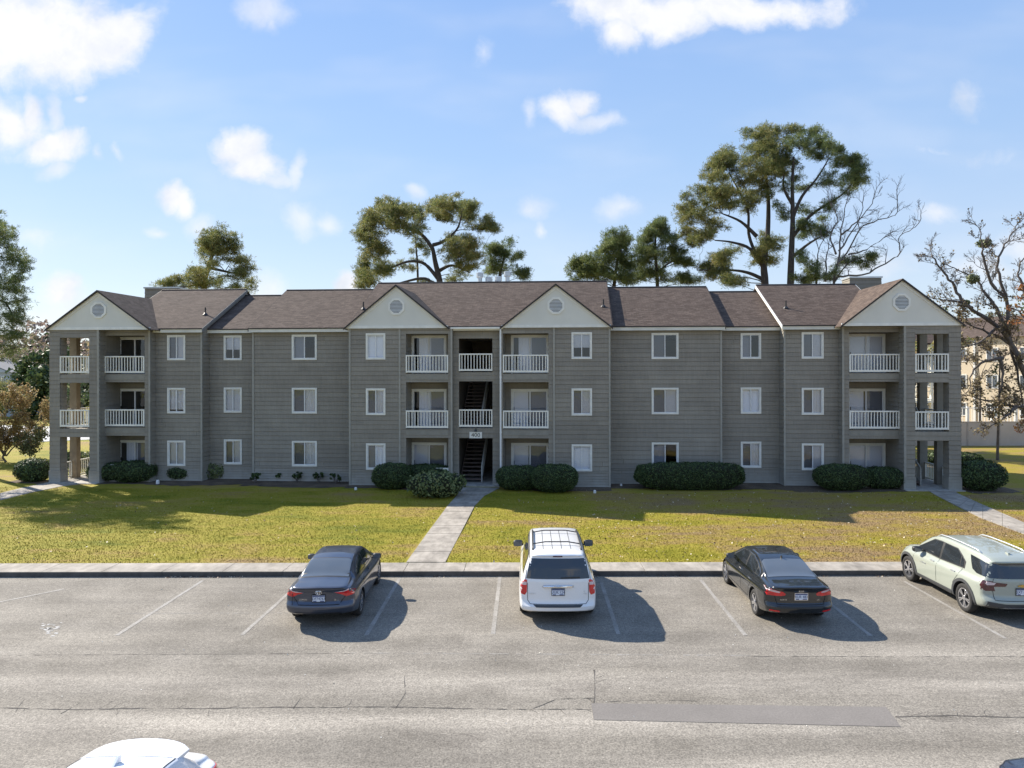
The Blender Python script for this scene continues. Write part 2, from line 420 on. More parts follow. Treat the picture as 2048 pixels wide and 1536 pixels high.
def mat_blinds(name, c, vertical=True, sc=55.0):
    m, t, b = new_mat(name)
    co = N(t, 'ShaderNodeTexCoord'); w = N(t, 'ShaderNodeTexWave', inp={'Scale': sc / 6.283, 'Distortion': 0.4, 'Detail': 1.0})
    w.bands_direction = 'X' if vertical else 'Z'
    t.links.new(co.outputs['Object'], w.inputs['Vector'])
    t.links.new(ramp(t, w.outputs['Fac'], [(0.1, tuple(x * 0.6 for x in c)), (0.5, c)]), b.inputs['Base Color'])
    b.inputs['Roughness'].default_value = 0.7
    return m
def mat_paint(name, c, metallic=0.0, rough=0.3, coat=1.0):
    m, t, b = new_mat(name)
    v = tcoord(t); n = noise(t, v, 220, 2, 0.5); d = noise(t, v, 2.5, 5, 0.6)
    cc = ramp(t, n, [(0.3, tuple(x * 0.9 for x in c)), (0.7, tuple(min(1, x * 1.1) for x in c))])
    # thin road dust
    cc = mix(t, mth(t, 'MULTIPLY', d, 0.07 if max(c) > .05 else 0.012), cc, (0.35, 0.32, 0.28))
    t.links.new(cc, b.inputs['Base Color'])
    b.inputs['Metallic'].default_value = metallic
    b.inputs['Coat Weight'].default_value = coat; b.inputs['Coat Roughness'].default_value = 0.03
    t.links.new(mth(t, 'ADD', mth(t, 'MULTIPLY', d, 0.15), rough), b.inputs['Roughness'])
    return m
def mat_bark(name, a, c):
    m, t, b = new_mat(name)
    v = tcoord(t, (6, 6, 1.4)); n = noise(t, v, 1.6, 6, 0.7)
    t.links.new(ramp(t, n, [(0.3, a), (0.7, c)]), b.inputs['Base Color']); b.inputs['Roughness'].default_value = 0.95
    bump(t, b, n, 0.8, 0.05)
    return m

M = {
    'kerbface': mat_concrete('dark_kerb', (0.10, 0.094, 0.088), 0.25),  # darker concrete for the kerb's front face only
    'siding': mat_siding(), 'shingle': mat_shingle(), 'asphalt': mat_asphalt(), 'concrete': mat_concrete(),
    'walk': mat_concrete('walkway_concrete', (0.345, 0.308, 0.262), 0.38), 'lawn': mat_lawn(), 'blades': mat_lawn('grass_blades', True), 'paintline': mat_faded_paint(),
    'trim': plain('cream_trim_paint', (0.74, 0.725, 0.655), 0.6, var=0.08),
    'rail': plain('white_railing_paint', (0.80, 0.78, 0.70), 0.6, var=0.08, scale=1.5),
    'rake': plain('shaded_rake_board', (0.21, 0.20, 0.18), 0.7, var=0.1),  # cream board with the shade of its shadowed side put into the colour
    'fascia': plain('fascia_paint', (0.64, 0.62, 0.54), 0.6, var=0.12, scale=1.2),
    'gable': plain('cream_gable_stucco', (0.66, 0.645, 0.57), 0.85, var=0.06, scale=0.7),
    'cornerboard': plain('taupe_corner_board', (0.32, 0.305, 0.262), 0.75, var=0.10),
    'beam': plain('taupe_beam_paint', (0.25, 0.235, 0.198), 0.75, var=0.12),
    'tanpost': plain('sunlit_tan_post', (0.30, 0.24, 0.165), 0.8, var=0.18),  # warm sunlight on the left tower posts is put into this colour
    'dark': plain('dark_interior', (0.035, 0.032, 0.03), 0.9),
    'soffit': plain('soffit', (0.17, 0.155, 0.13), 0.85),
    'drip': plain('dark_drip_edge', (0.03, 0.026, 0.024), 0.7),
    'glass': mat_glass('window_glass', (0.97, 0.98, 1.0), 1.0),
    'sash': plain('white_sash', (0.72, 0.72, 0.70), 0.5, var=0.04),
    'blind_v': mat_blinds('vertical_blinds', (0.74, 0.74, 0.76), True, 60), 'blind_h': mat_blinds('slat_blinds', (0.80, 0.81, 0.84), False, 130),
    'blind_g': mat_blinds('grey_screen', (0.21, 0.215, 0.235), True, 200), 'curtain': mat_blinds('white_curtain', (0.88, 0.88, 0.90), True, 34),
    'white': plain('white_paint', (0.72, 0.72, 0.70), 0.45, var=0.06), 'galv': plain('galvanised_metal', (0.55, 0.57, 0.58), 0.4, 0.6, var=0.12),
    'black': plain('black_paint', (0.02, 0.02, 0.02), 0.5), 'stair': plain('stair_wood', (0.16, 0.12, 0.10), 0.8, var=0.2),
    'mulch': None, 'lamp': plain('lamp_black', (0.03, 0.03, 0.03), 0.4),
    'bark': mat_bark('pine_bark', (0.030, 0.026, 0.024), (0.10, 0.085, 0.075)), 'barkg': mat_bark('grey_bark', (0.06, 0.05, 0.045), (0.20, 0.175, 0.16)),
    'pine': leafmat('pine_needles', (0.08, 0.118, 0.042), (0.17, 0.195, 0.064), (0.34, 0.275, 0.10), 0.45, 0.5, 0.35),
    'pined': leafmat('dark_pine_needles', (0.065, 0.105, 0.042), (0.13, 0.17, 0.06), (0.24, 0.25, 0.09), 0.45, 0.5, 0.4),
    'hedge': leafmat('clipped_hedge_leaves', (0.022, 0.042, 0.014), (0.048, 0.080, 0.026), (0.12, 0.17, 0.06), 0.2, 0.25, 2.0),
    'vibur': leafmat('pale_bush_leaves', (0.06, 0.09, 0.034), (0.14, 0.18, 0.07), (0.27, 0.30, 0.13), 0.25, 0.3, 1.8),
    'olive': leafmat('olive_leaves', (0.07, 0.09, 0.045), (0.14, 0.16, 0.08), (0.24, 0.26, 0.14), 0.3, 0.4, 0.4),
    'darkg': leafmat('dark_green_leaves', (0.025, 0.045, 0.018), (0.05, 0.085, 0.03), (0.10, 0.13, 0.045), 0.3, 0.5, 0.3),
    'rust': leafmat('rust_leaves', (0.20, 0.075, 0.03), (0.32, 0.14, 0.05), (0.42, 0.24, 0.08), 0.4, 0.4, 0.6),
    'orange': leafmat('orange_leaves', (0.23, 0.16, 0.085), (0.38, 0.27, 0.14), (0.32, 0.30, 0.14), 0.4, 0.5, 0.9),
    'brown': leafmat('dry_brown_leaves', (0.11, 0.085, 0.05), (0.21, 0.155, 0.09), (0.30, 0.25, 0.13), 0.4, 0.35, 0.8),
    'pinkish': leafmat('pale_red_leaves', (0.22, 0.165, 0.14), (0.31, 0.235, 0.20), (0.27, 0.25, 0.16), 0.35, 0.5, 0.3),
    'litter': leafmat('fallen_leaves', (0.10, 0.045, 0.025), (0.26, 0.16, 0.085), (0.62, 0.52, 0.38), 0.1, 0.1, 1.0),
}
def mat_mulch():
    m, t, b = new_mat('pine_straw_mulch')
    v = tcoord(t); n = noise(t, v, 1.3, 5, 0.6); g = noise(t, v, 22, 4, 0.8)
    c = ramp(t, n, [(0.3, (0.050, 0.038, 0.026)), (0.7, (0.15, 0.11, 0.07))])
    c = mix(t, 0.9, c, ramp(t, g, [(0.3, (0.4, 0.4, 0.4)), (0.7, (1.7, 1.6, 1.5))]), 'MULTIPLY')
    t.links.new(c, b.inputs['Base Color']); b.inputs['Roughness'].default_value = 1.0
    bump(t, b, g, 0.8, 0.04); return m
M['mulch'] = mat_mulch()
# ================================================================== GROUND
def gz(y):
    if y < 21.9: return -0.06
    t = min(1, max(0, (y - 24.0) / 9.0)); t = t * t * (3 - 2 * t)
    return 0.125 * (1 - t)
ys = [-300, -60, 0, 21.9, 22.6, 24] + list(np.linspace(25, 34, 10)) + [38, 60, 100, 300, 1500]
xs = [-1500, -300, -80, -40, -20, 0, 20, 40, 80, 300, 1500]
v = []; f = []
for y in ys:
    for x in xs:
        v.append((x, y, -0.06 if y < 22.3 else gz(y)))
for j in range(len(ys) - 1):
    for i in range(len(xs) - 1):
        a = j * len(xs) + i; f.append((a, a + 1, a + 1 + len(xs), a + len(xs)))
lawn = obj('lawn', mesh_from('lawn', v, f, M['lawn'])); tag(lawn, kind='structure')
KY = 21.95
b = MB(); b.quad((-120, -80, 0), (120, -80, 0), (120, KY + 0.05, 0), (-120, KY + 0.05, 0))
tag(b.build('parking_lot', M['asphalt']), kind='structure')
# pavement slabs with expansion joints, kerb in front
kb = MB(); x = -60.0; i = 0
while x < 60:
    w = 1.87; kb.box(x + 0.008, x + w - 0.008, KY + 0.035, 22.95, -0.05, 0.15); x += w
tag(kb.build('pavement', M['walk']), kind='structure')
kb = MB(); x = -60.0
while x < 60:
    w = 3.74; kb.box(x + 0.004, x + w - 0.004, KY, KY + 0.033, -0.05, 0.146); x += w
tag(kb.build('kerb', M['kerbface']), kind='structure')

def strip(name, left, right, mat, dz=0.022, joints=True):
    """ground strip from matching left/right photo points"""
    b = MB(); L = []; Rr = []
    for a, c in zip(left, right):
        for lst, p in ((L, a), (Rr, c)):
            z = 0.05
            for _ in range(4):
                q = G(p[0], p[1], z + dz); z = max(gz(q[1]), 0)
            lst.append((q[0], q[1], z + dz))
    n = len(L)
    for i in range(n - 1):
        k = max(1, int(round((Vector(L[i + 1]) - Vector(L[i])).length / 1.5)))
        for j in range(k):
            g = 0.004 if joints else 0.0
            t0 = j / k + g; t1 = (j + 1) / k - g
            A = [Vector(L[i]).lerp(Vector(L[i + 1]), t) for t in (t0, t1)]; B = [Vector(Rr[i]).lerp(Vector(Rr[i + 1]), t) for t in (t0, t1)]
            vs = [A[0], B[0], B[1], A[1]]; vs += [p - Vector((0, 0, 0.1)) for p in vs]
            b.add(vs, [(0, 1, 2, 3), (0, 4, 5, 1), (1, 5, 6, 2), (2, 6, 7, 3), (3, 7, 4, 0)])
    o = b.build(name, mat); return tag(o, kind='structure')
strip('walkway', [(812, 1124), (853, 1067), (895, 1011), (913, 991), (921, 974)], [(890, 1124), (920, 1067), (949, 1011), (968, 991), (1000, 975)], M['walk'])
strip('path', [(-70, 1004), (0, 1000), (60, 985), (125, 972), (186, 964)], [(-70, 990), (0, 986), (50, 974), (100, 964), (118, 955)], M['walk'])
strip('footpath', [(1846, 975), (1875, 992), (1965, 1037), (2048, 1068), (2200, 1125)], [(1905, 976), (1914, 986), (1965, 1009), (2048, 1045), (2200, 1100)], M['walk'])
strip('road', [(-900, 885), (0, 885), (60, 884), (330, 872)], [(-900, 850), (0, 850), (60, 852), (330, 860)], mat_concrete('pale_road', (0.50, 0.49, 0.48), 0.1), 0.03, False)

# painted bay lines
lines = [((-70, 1218), (128, 1178)), ((232, 1271), (405, 1161)), ((483, 1270), (600, 1165)), ((732, 1270), (799, 1156)), ((985, 1268), (999, 1154)), ((1236, 1269), (1202, 1165)), ((1490, 1271), (1400, 1159)), ((1741, 1272), (1600, 1160)), ((2010, 1277), (1808, 1163))]
for a, c in lines:
    p = Vector((*G(*a), 0.005)); q = Vector((*G(*c), 0.005)); d = (q - p).normalized(); s = Vector((-d.y, d.x, 0)) * 0.052
    k = 14; vs = []; fs = []
    for i in range(k + 1):
        m_ = p.lerp(q, i / k); j = 1 + random.uniform(-.12, .12); vs += [m_ - s * j, m_ + s * j]
        if i: fs.append((2 * i - 2, 2 * i - 1, 2 * i + 1, 2 * i))
    tag(obj('bay_line', mesh_from('bay_line', vs, fs, M['paintline'])), kind='structure')
# resurfaced patch
def flat(name, pts, mat, z):
    vs = [(*G(*p), z) for p in pts]; o = obj(name, mesh_from(name, vs, [tuple(range(len(vs)))], mat)); tag(o, kind='structure'); return o
pm, pt, pb = new_mat('newer_asphalt'); pv = tcoord(pt); pn = noise(pt, pv, 30, 3, .7)
pc = mix(pt, 0.8, ramp(pt, noise(pt, pv, 0.8, 4), [(0.3, (0.160, 0.144, 0.128)), (0.7, (0.195, 0.176, 0.157))]), ramp(pt, pn, [(0.3, (0.8, 0.8, 0.8)), (0.7, (1.2, 1.2, 1.2))]), 'MULTIPLY')
pt.links.new(pc, pb.inputs['Base Color']); pb.inputs['Roughness'].default_value = .9
flat('asphalt_patch', [(1186, 1440), (1800, 1454), (1770, 1414), (1181, 1407)], pm, 0.006)
# cracks: thin dark wandering ribbons
crm = plain('crack', (0.085, 0.076, 0.066), 1.0, var=0.3, scale=8)
def crack(pts, w, jit, seed, br=0):
    r = random.Random(seed); b = MB()
    P3 = [Vector((*G(*p), 0.0045)) for p in pts]; path = []
    for i in range(len(P3) - 1):
        L = (P3[i + 1] - P3[i]).length; k = max(2, int(L / 0.12))
        for j in range(k): path.append(P3[i].lerp(P3[i + 1], j / k))
    path.append(P3[-1]); off = 0
    out = []
    for p in path:
        off = off * 0.93 + r.uniform(-jit, jit) * 1.7; out.append(p + Vector((r.uniform(-jit, jit) * .4, off, 0)))
    ww = [w * r.choice((0.12, .3, .6, 1, 1.3)) for _ in out]
    for i in range(len(out) - 1):
        d = (out[i + 1] - out[i]).normalized(); s = Vector((-d.y, d.x, 0))
        b.quad(out[i] - s * ww[i], out[i + 1] - s * ww[i + 1], out[i + 1] + s * ww[i + 1], out[i] + s * ww[i])
    for k in range(br):
        q = r.choice(out).copy(); a = r.choice((1, -1)) * r.uniform(.5, 1.4); L = r.uniform(.12, .42); n = int(L / .07)
        for i in range(n):
            nq = q + Vector((math.cos(a) * .07, math.sin(a) * .07, 0)); d = (nq - q).normalized(); s = Vector((-d.y, d.x, 0)) * w * .2
            b.quad(q - s, nq - s, nq + s, q + s); q = nq; a += r.uniform(-.5, .5)
    o = b.build('asphalt_crack', crm, fix=False); tag(o, kind='structure')
crack([(-60, 1414), (60, 1418), (300, 1418), (620, 1416), (800, 1413), (1182, 1419)], 0.016, 0.008, 1, 14)
crack([(1790, 1434), (1900, 1432), (2100, 1436)], 0.016, 0.006, 2, 14)
crack([(-60, 1311), (400, 1309), (700, 1307)], 0.006, 0.003, 3)
crack([(1500, 1313), (1800, 1314), (2100, 1313)], 0.008, 0.004, 4)
crack([(1187, 1340), (1189, 1375), (1187, 1407)], 0.014, 0.012, 5, 4)
crack([(1060, 1420), (1110, 1398), (1160, 1396), (1187, 1398)], 0.012, 0.01, 6, 5)
crack([(790, 1418), (810, 1385), (808, 1352)], 0.006, 0.012, 7)
crack([(30, 1425), (50, 1395)], 0.006, 0.01, 8); crack([(120, 1428), (160, 1405)], .006, .01, 9); crack([(585, 1418), (600, 1396)], .007, .01, 10); crack([(1215, 1404), (1300, 1400), (1400, 1402)], .006, .006, 11)
# long pale seams
b = MB()
for (x0, y0, x1, y1, w) in ((700, 1306, 1500, 1311, .02), (240, 1227, 575, 1226, .018), (740, 1225, 1035, 1228, .008), (1650, 1226, 1800, 1226, .008)):
    p = Vector((*G(x0, y0), 0.0035)); q = Vector((*G(x1, y1), 0.0035)); k = 60
    for i in range(k):
        if random.random() < .25: continue
        a = p.lerp(q, i / k); c = p.lerp(q, (i + .95) / k); h = Vector((0, w * random.uniform(.3, 1.2), 0)); b.quad(a - h, c - h, c + h, a + h)
tag(b.build('pavement_seam', M['paintline'], fix=False), kind='structure')
# worn remnants of a painted symbol
b = MB()
for _ in range(30):
    cx = random.gauss(96, 9); cy = random.gauss(1257, 6); a, c = G(cx, cy); r1 = random.uniform(.02, .09); r2 = random.uniform(.015, .04); an = random.uniform(-.4, .6)
    vs = [(a + math.cos(t) * r1 * random.uniform(.7, 1) * math.cos(an) - math.sin(t) * r2 * math.sin(an), c + math.cos(t) * r1 * math.sin(an) + math.sin(t) * r2, 0.0052) for t in np.linspace(0, 6.28, 7)[:-1]]
    b.add(vs, [tuple(range(6))])
tag(b.build('worn_road_marking', plain('old_white_paint', (0.38, 0.37, 0.35), .8), fix=False), kind='structure')

# ================================================================== BUILDING
TH = math.atan(0.06); ST, CT = math.sin(TH), math.cos(TH); Y0 = 38.4
BM = Matrix.Translation((0, Y0, 0)) @ Matrix.Rotation(-TH, 4, 'Z')
def U(px, d=0.0):
    r = (px - CX) / F; t = (d + Y0 * CT) / (r * ST + CT)
    return t * (r * CT - ST) + Y0 * ST
def ZH(px, py, d=0.0):
    r = (px - CX) / F; t = (d + Y0 * CT) / (r * ST + CT)
    return H + (hor(px) - py) / F * t
def ground_px(px, py): return G(px, py)
bld = thing('apartment_building', 'long three-storey taupe apartment building with cream gables, brown shingle roof and white balcony railings', 'building', (0, Y0, 0), -TH)
FL = [0.08, 3.10, 6.12]     # storey floors
EV = 8.65                   # eave height
D_P, D_S, D_B, D_R, D_W, D_E, D_T = 0.0, 0.35, 1.15, 1.8, 1.0, 0.5, -0.05
RD = 6.3                    # ridge depth
BD = 12.4                   # rear wall depth

def rows(z0, z1):
    z = z0; out = []; 
    while z < z1 - 1e-4:
        h = 0.145 if z < 0.80 else 0.245
        n = min(z + h, z1); out.append((z, n)); z = n
    return out
def siding(b, u0, u1, z0, z1, d, holes=(), face=-1, gap=0.0):
    """horizontal lap siding on the plane depth=d; holes=(u0,u1,z0,z1)"""
    for (a, c) in rows(z0, z1):
        br = sorted({a, c} | {h[2] for h in holes if a < h[2] < c} | {h[3] for h in holes if a < h[3] < c})
        jo = random.uniform(0, 3.0)
        for z_a, z_b in zip(br[:-1], br[1:]):
            zm = (z_a + z_b) / 2
            hs_ = sorted((h[0], h[1]) for h in holes if h[2] < zm < h[3])
            cur_ = u0; segs = []
            for h0, h1 in hs_:
                if h0 > cur_: segs.append((cur_, h0))
                cur_ = max(cur_, h1)
            if cur_ < u1: segs.append((cur_, u1))
            for s0, s1 in segs:
                cuts = [s0]; x = s0 + jo
                while x < s1 - .3: cuts.append(x); x += 3.6
                cuts.append(s1)
                gp = .018 if z_a == a and (c - a) > .05 else 0.0
                for c0, c1 in zip(cuts[:-1], cuts[1:]):
                    c1 = c1 - (.006 if c1 != s1 else 0)
                    q0 = face * .019 * (1 - (z_a + gp - a) / (c - a)); q1 = face * .019 * (1 - (z_b - a) / (c - a))
                    b.add([(c0, d + q0, z_a + gp), (c1, d + q0, z_a + gp), (c1, d + q1, z_b), (c0, d + q1, z_b), (c0, d - face * .03, z_a + gp), (c1, d - face * .03, z_a + gp)], [(0, 1, 2, 3), (4, 5, 1, 0)] if gp else [(0, 1, 2, 3)])
                if gp: b.add([(s0, d - face * .031, z_a - .001), (s1, d - face * .031, z_a - .001), (s1, d - face * .031, z_a + gp + .004), (s0, d - face * .031, z_a + gp + .004), (s0, d, z_a), (s1, d, z_a)], [(0, 1, 2, 3), (4, 5, 1, 0)])
def siding_x(b, d0, d1, z0, z1, u, face):
    """siding on a side wall at u (face=+1 looks toward +u)"""
    for (a, c) in rows(z0, z1):
        b.add([(u + face * .022, d0, a + .020), (u + face * .022, d1, a + .020), (u, d1, c), (u, d0, c)], [(0, 1, 2, 3)])
        b.add([(u, d0, a), (u, d1, a), (u - face * .02, d1, a), (u - face * .02, d0, a), (u - face * .02, d0, a + .020), (u - face * .02, d1, a + .020), (u + face * .022, d1, a + .020), (u + face * .022, d0, a + .020)], [(0, 1, 2, 3), (3, 2, 5, 4), (4, 5, 6, 7)])

# --- window table: (px0, px1, plane depth, [style per storey from the bottom])
WIN = [(335, 371, D_W, ['cloud', 'curt', 'grey2']), (448, 484, D_R, ['grey2', 'white', 'half']), (584, 634, D_B, ['greycurt', 'greycurt', 'clear']),
       (732, 771, D_P, ['greycurt', 'greycurt', 'white']), (1143, 1184, D_P, ['white', 'grey2', 'half']), (1303, 1357, D_B, ['clear', 'grey2', 'clear']),
       (1481, 1522, D_R, ['greycurt', 'white', 'clear']), (1603, 1647, D_W, ['grey2', 'greycurt', 'grey2'])]
WZ = [(0.86, 2.31), (3.86, 5.32), (6.90, 8.34)]
holes = {}
wins = []
for a, c, d, st in WIN:
    u0, u1 = U(a, d), U(c, d)
    for k in range(3):
        z0, z1 = WZ[k]
        holes.setdefault(round(d, 2), []).append((u0 + .05, u1 - .05, z0 + .05, z1 - .05)); wins.append((u0, u1, z0, z1, d, st[k]))
wall = MB()
def front(px0, px1, d, extra=(), u=None):
    u0, u1 = u if u else (U(px0, d), U(px1, d))
    hl = [h for h in holes.get(round(d, 2), []) if u0 < h[0] < u1] + list(extra)
    siding(wall, u0, u1, 0, EV, d, hl); return u0, u1
uTL0, uTL1 = U(99, D_T), U(198, D_T)
uTR0, uTR1 = U(1808, D_T), U(1922, D_T)
uA = U(301, D_E); uB = U(405, D_W); uC = U(505, D_B); uD = U(698, D_P); uE = U(905, D_P); uF = U(1003, D_P); uG = U(1221, D_P); uH = U(1444, D_B); uI = U(1567, D_W); uJ = U(1684, D_E)
# openings
BAL = []   # (u0,u1,depth,door_u0,door_u1)
def opening(u0, u1): return [(u0, u1, FL[k] if k else 0.0, [2.62, 5.66, 8.30][k]) for k in range(3)]
oL = (uTL1, U(289.5, D_E)); oR = (U(1698, D_E), uTR0)
oC1 = (U(812, D_P), U(896.5, D_P)); oC2 = (uF + 0.08, U(1097, D_P)); oS = (U(918, D_S), U(985, D_S))
front(0, 0, D_E, [(h[0], h[1], h[2], h[3]) for h in opening(*oL)], (uTL1, uA))
front(0, 0, D_W, (), (uA, uB)); front(0, 0, D_R, (), (uB, uC)); front(0, 0, D_B, (), (uC, uD))
front(0, 0, D_P, opening(*oC1), (uD, uE)); 
siding(wall, uE, uF, 0, EV, D_S, [(oS[0], oS[1], 0, 2.58), (oS[0], oS[1], 3.13, 5.70), (oS[0], oS[1], 6.2, 8.05)])
front(0, 0, D_P, opening(*oC2), (uF, uG)); front(0, 0, D_B, (), (uG, uH)); front(0, 0, D_R, (), (uH, uI)); front(0, 0, D_W, (), (uI, uJ))
front(0, 0, D_E, opening(*oR), (uJ, uTR0))
# returns between planes
for u, d0, d1, fc in ((uA, D_E, D_W, 1), (uB, D_W, D_R, 1), (uC, D_B, D_R, -1), (uD, D_P, D_B, -1), (uE, D_P, D_S, 1), (uF, D_P, D_S, -1), (uG, D_P, D_B, 1), (uH, D_B, D_R, 1), (uI, D_W, D_R, -1), (uJ, D_E, D_W, -1)):
    siding_x(wall, d0, d1, 0, EV, u, fc)
# tower inner walls run the whole depth, main rear and end walls
siding_x(wall, D_T + 0.5, BD, 0, EV + 2.0, uTL1 - 0.0, -1); siding_x(wall, D_T + 0.5, BD, 0, EV + 2.0, uTR0 + 0.0, 1)
wall.box(uTL1, uTR0, BD, BD + .15, 0, EV)
wall.build('wall', M['siding'], bld)

# recess boxes (walls, ceilings) of balconies
def recess(u0, u1, d, dep, du0, du1):
    w = MB(); 
    for k in range(3):
        z0 = FL[k]; z1 = [2.62, 5.66, 8.30][k] + 0.02
        siding(w, u0 - .02, u1 + .02, z0, z1 + .05, d + dep, [(du0 + .05, du1 - .05, z0 - .01, z0 + 2.08)])
        siding_x(w, d + .12, d + dep, z0, z1, u0, 1); siding_x(w, d + .12, d + dep, z0, z1, u1, -1)
        w.box(u0 - .1, u0, d + .005, d + .12, z0, z1); w.box(u1, u1 + .1, d + .005, d + .12, z0, z1)
    w.build('wall', M['siding'], bld)
    c = MB()
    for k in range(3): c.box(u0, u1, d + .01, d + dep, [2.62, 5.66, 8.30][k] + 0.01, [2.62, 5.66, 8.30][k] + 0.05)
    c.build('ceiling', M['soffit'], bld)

def railing(name, u0, u1, d, z, parent, h=1.0, sp=0.165, mat=None):
    r = MB(); r.box(u0 + .004, u1 - .004, d - .035, d + .055, z + h - .07, z + h); r.box(u0 + .004, u1 - .004, d - .02, d + .03, z + .05, z + .15)
    r.box(u0 + .002, u0 + .07, d - .03, d + .045, z + .04, z + h - .005); r.box(u1 - .07, u1 - .002, d - .03, d + .045, z + .04, z + h - .005)
    n = int(round((u1 - u0) / sp))
    for i in range(1, n):
        x = u0 + (u1 - u0) * i / n; r.box(x - .021, x + .021, d - .0, d + .042, z + .15, z + h - .07)
    return r.build(name, mat or M['rail'], parent)
def slope_railing(name, p0, p1, parent, mat, h=0.95, sp=0.17):
    """railing between two floor points (any slope)"""
    p0 = Vector(p0); p1 = Vector(p1); r = MB(); up = Vector((0, 0, 1))
    r.beam(p0 + up * h, p1 + up * h, .07, .07); r.beam(p0 + up * .1, p1 + up * .1, .04, .08)
    n = max(2, int((p1 - p0).length / sp))
    for i in range(n + 1):
        q = p0.lerp(p1, i / n); w = .07 if i in (0, n) else .038
        r.box(q.x - w / 2, q.x + w / 2, q.y - w / 2, q.y + w / 2, q.z + (.02 if i in (0, n) else .1), q.z + h)
    return r.build(name, mat, parent)

def pane_pair(u0, u1, z0, z1, d, style, parent, door=False):
    """glass, blinds/curtains behind it; d = glass plane"""
    g = MB(); g.add([(u0, d, z0), (u1, d, z0), (u1, d, z1), (u0, d, z1)], [(0, 1, 2, 3)]); g.build('pane', M['glass'], parent)
    um = (u0 + u1) / 2; k = d + .09
    def bl(a, c, za, zb, mat, off=0.0):
        b = MB(); n = max(2, int((c - a) / .05)) if mat == 'curtain' else 1
        if mat == 'curtain':
            n = int((c - a) / .04)
            for i in range(n):
                o0 = .02 * (i % 2); o1 = .02 * ((i + 1) % 2); x0 = a + (c - a) * i / n; x1 = a + (c - a) * (i + 1) / n
                b.add([(x0, k + off + o0, za), (x1, k + off + o1, za), (x1, k + off + o1, zb), (x0, k + off + o0, zb)], [(0, 1, 2, 3)])
        else: b.add([(a, k + off, za), (c, k + off, za), (c, k + off, zb), (a, k + off, zb)], [(0, 1, 2, 3)])
        b.build('curtain' if mat == 'curtain' else 'blind', M[mat], parent)
    s = style
    if s == 'white': bl(u0, u1, z0, z1, 'blind_h')
    elif s == 'half': bl(u0, u1, z0 + (z1 - z0) * .42, z1, 'blind_h')
    elif s == 'grey2': bl(u0, um, z0, z1, 'blind_g'); bl(um, u1, z0, z1, 'blind_v')
    elif s == 'greycurt': bl(u0, um, z0, z1, 'blind_g'); bl(um, u1, z0, z1, 'curtain')
    elif s == 'curt': bl(u0, u1, z0 + .12, z1, 'curtain')
    elif s == 'cloud': bl(u0, u1, z0, z1, 'blind_v')
    elif s == 'clear': bl(u0, um, z0, z1, 'blind_g', .02)
    elif s == 'vleft': bl(u0 + .3, um + .1, z0, z1, 'curtain'); bl(um + .1, u1, z0, z1, 'blind_g')
    elif s == 'vfull': bl(u0, u1, z0, z1, 'blind_v')
    elif s == 'vpart': bl(u0, u0 + (u1 - u0) * .45, z0, z1, 'blind_v'); bl(um, u1, z0, z1, 'blind_g', .02)
def window(u0, u1, z0, z1, d, style):
    t = .085; m = MB()
    # trim boards round the opening
    for (a, c, e, f_) in ((u0, u1, z1 - t, z1), (u0, u1, z0, z0 + t), (u0, u0 + t, z0 + t, z1 - t), (u1 - t, u1, z0 + t, z1 - t)):
        m.box(a, c, d - .045, d + .06, e, f_)
    w = m.build('window', M['trim'], bld)
    s = MB(); a, c, e, f_ = u0 + t + .002, u1 - t - .002, z0 + t + .002, z1 - t - .002; q = .035; um = (a + c) / 2
    for (x0, x1, y0, y1) in ((a, c, f_ - q, f_), (a, c, e, e + q), (a, a + q, e + q, f_ - q), (c - q, c, e + q, f_ - q), (um - .022, um + .022, e + q, f_ - q)):
        s.box(x0, x1, d - .015, d + .045, y0, y1)
    s.build('sash', M['sash'], w)
    pane_pair(a + .01, c - .01, e + .01, f_ - .01, d + .02, style, w)
    if style != 'dark':
        pass
    return w
for w_ in wins: window(*w_)

def glass_door(u0, u1, z, d, style):
    t = .10; z1 = z + 2.15; m = MB()
    for (a, c, e, f_) in ((u0, u1, z1 - t, z1), (u0, u0 + t, z, z1 - t), (u1 - t, u1, z, z1 - t)): m.box(a, c, d - .04, d + .06, e, f_)
    w = m.build('sliding_door', M['trim'], bld)
    s = MB(); a, c, e, f_ = u0 + t + .002, u1 - t - .002, z + .02, z1 - t - .002; q = .05; um = (a + c) / 2
    for (x0, x1, y0, y1) in ((a, c, f_ - q, f_), (a, c, e, e + q), (a, a + q, e + q, f_ - q), (c - q, c, e + q, f_ - q), (um - .04, um + .04, e + q, f_ - q)):
        s.box(x0, x1, d - .012, d + .045, y0, y1)
    s.build('sash', M['sash'], w)
    h = MB(); h.box(a + .06, a + .085, d - .05, d - .012, z + .95, z + 1.15); h.build('handle', M['black'], w)
    pane_pair(a + .02, c - .02, e + .02, f_ - .02, d + .02, style, w)

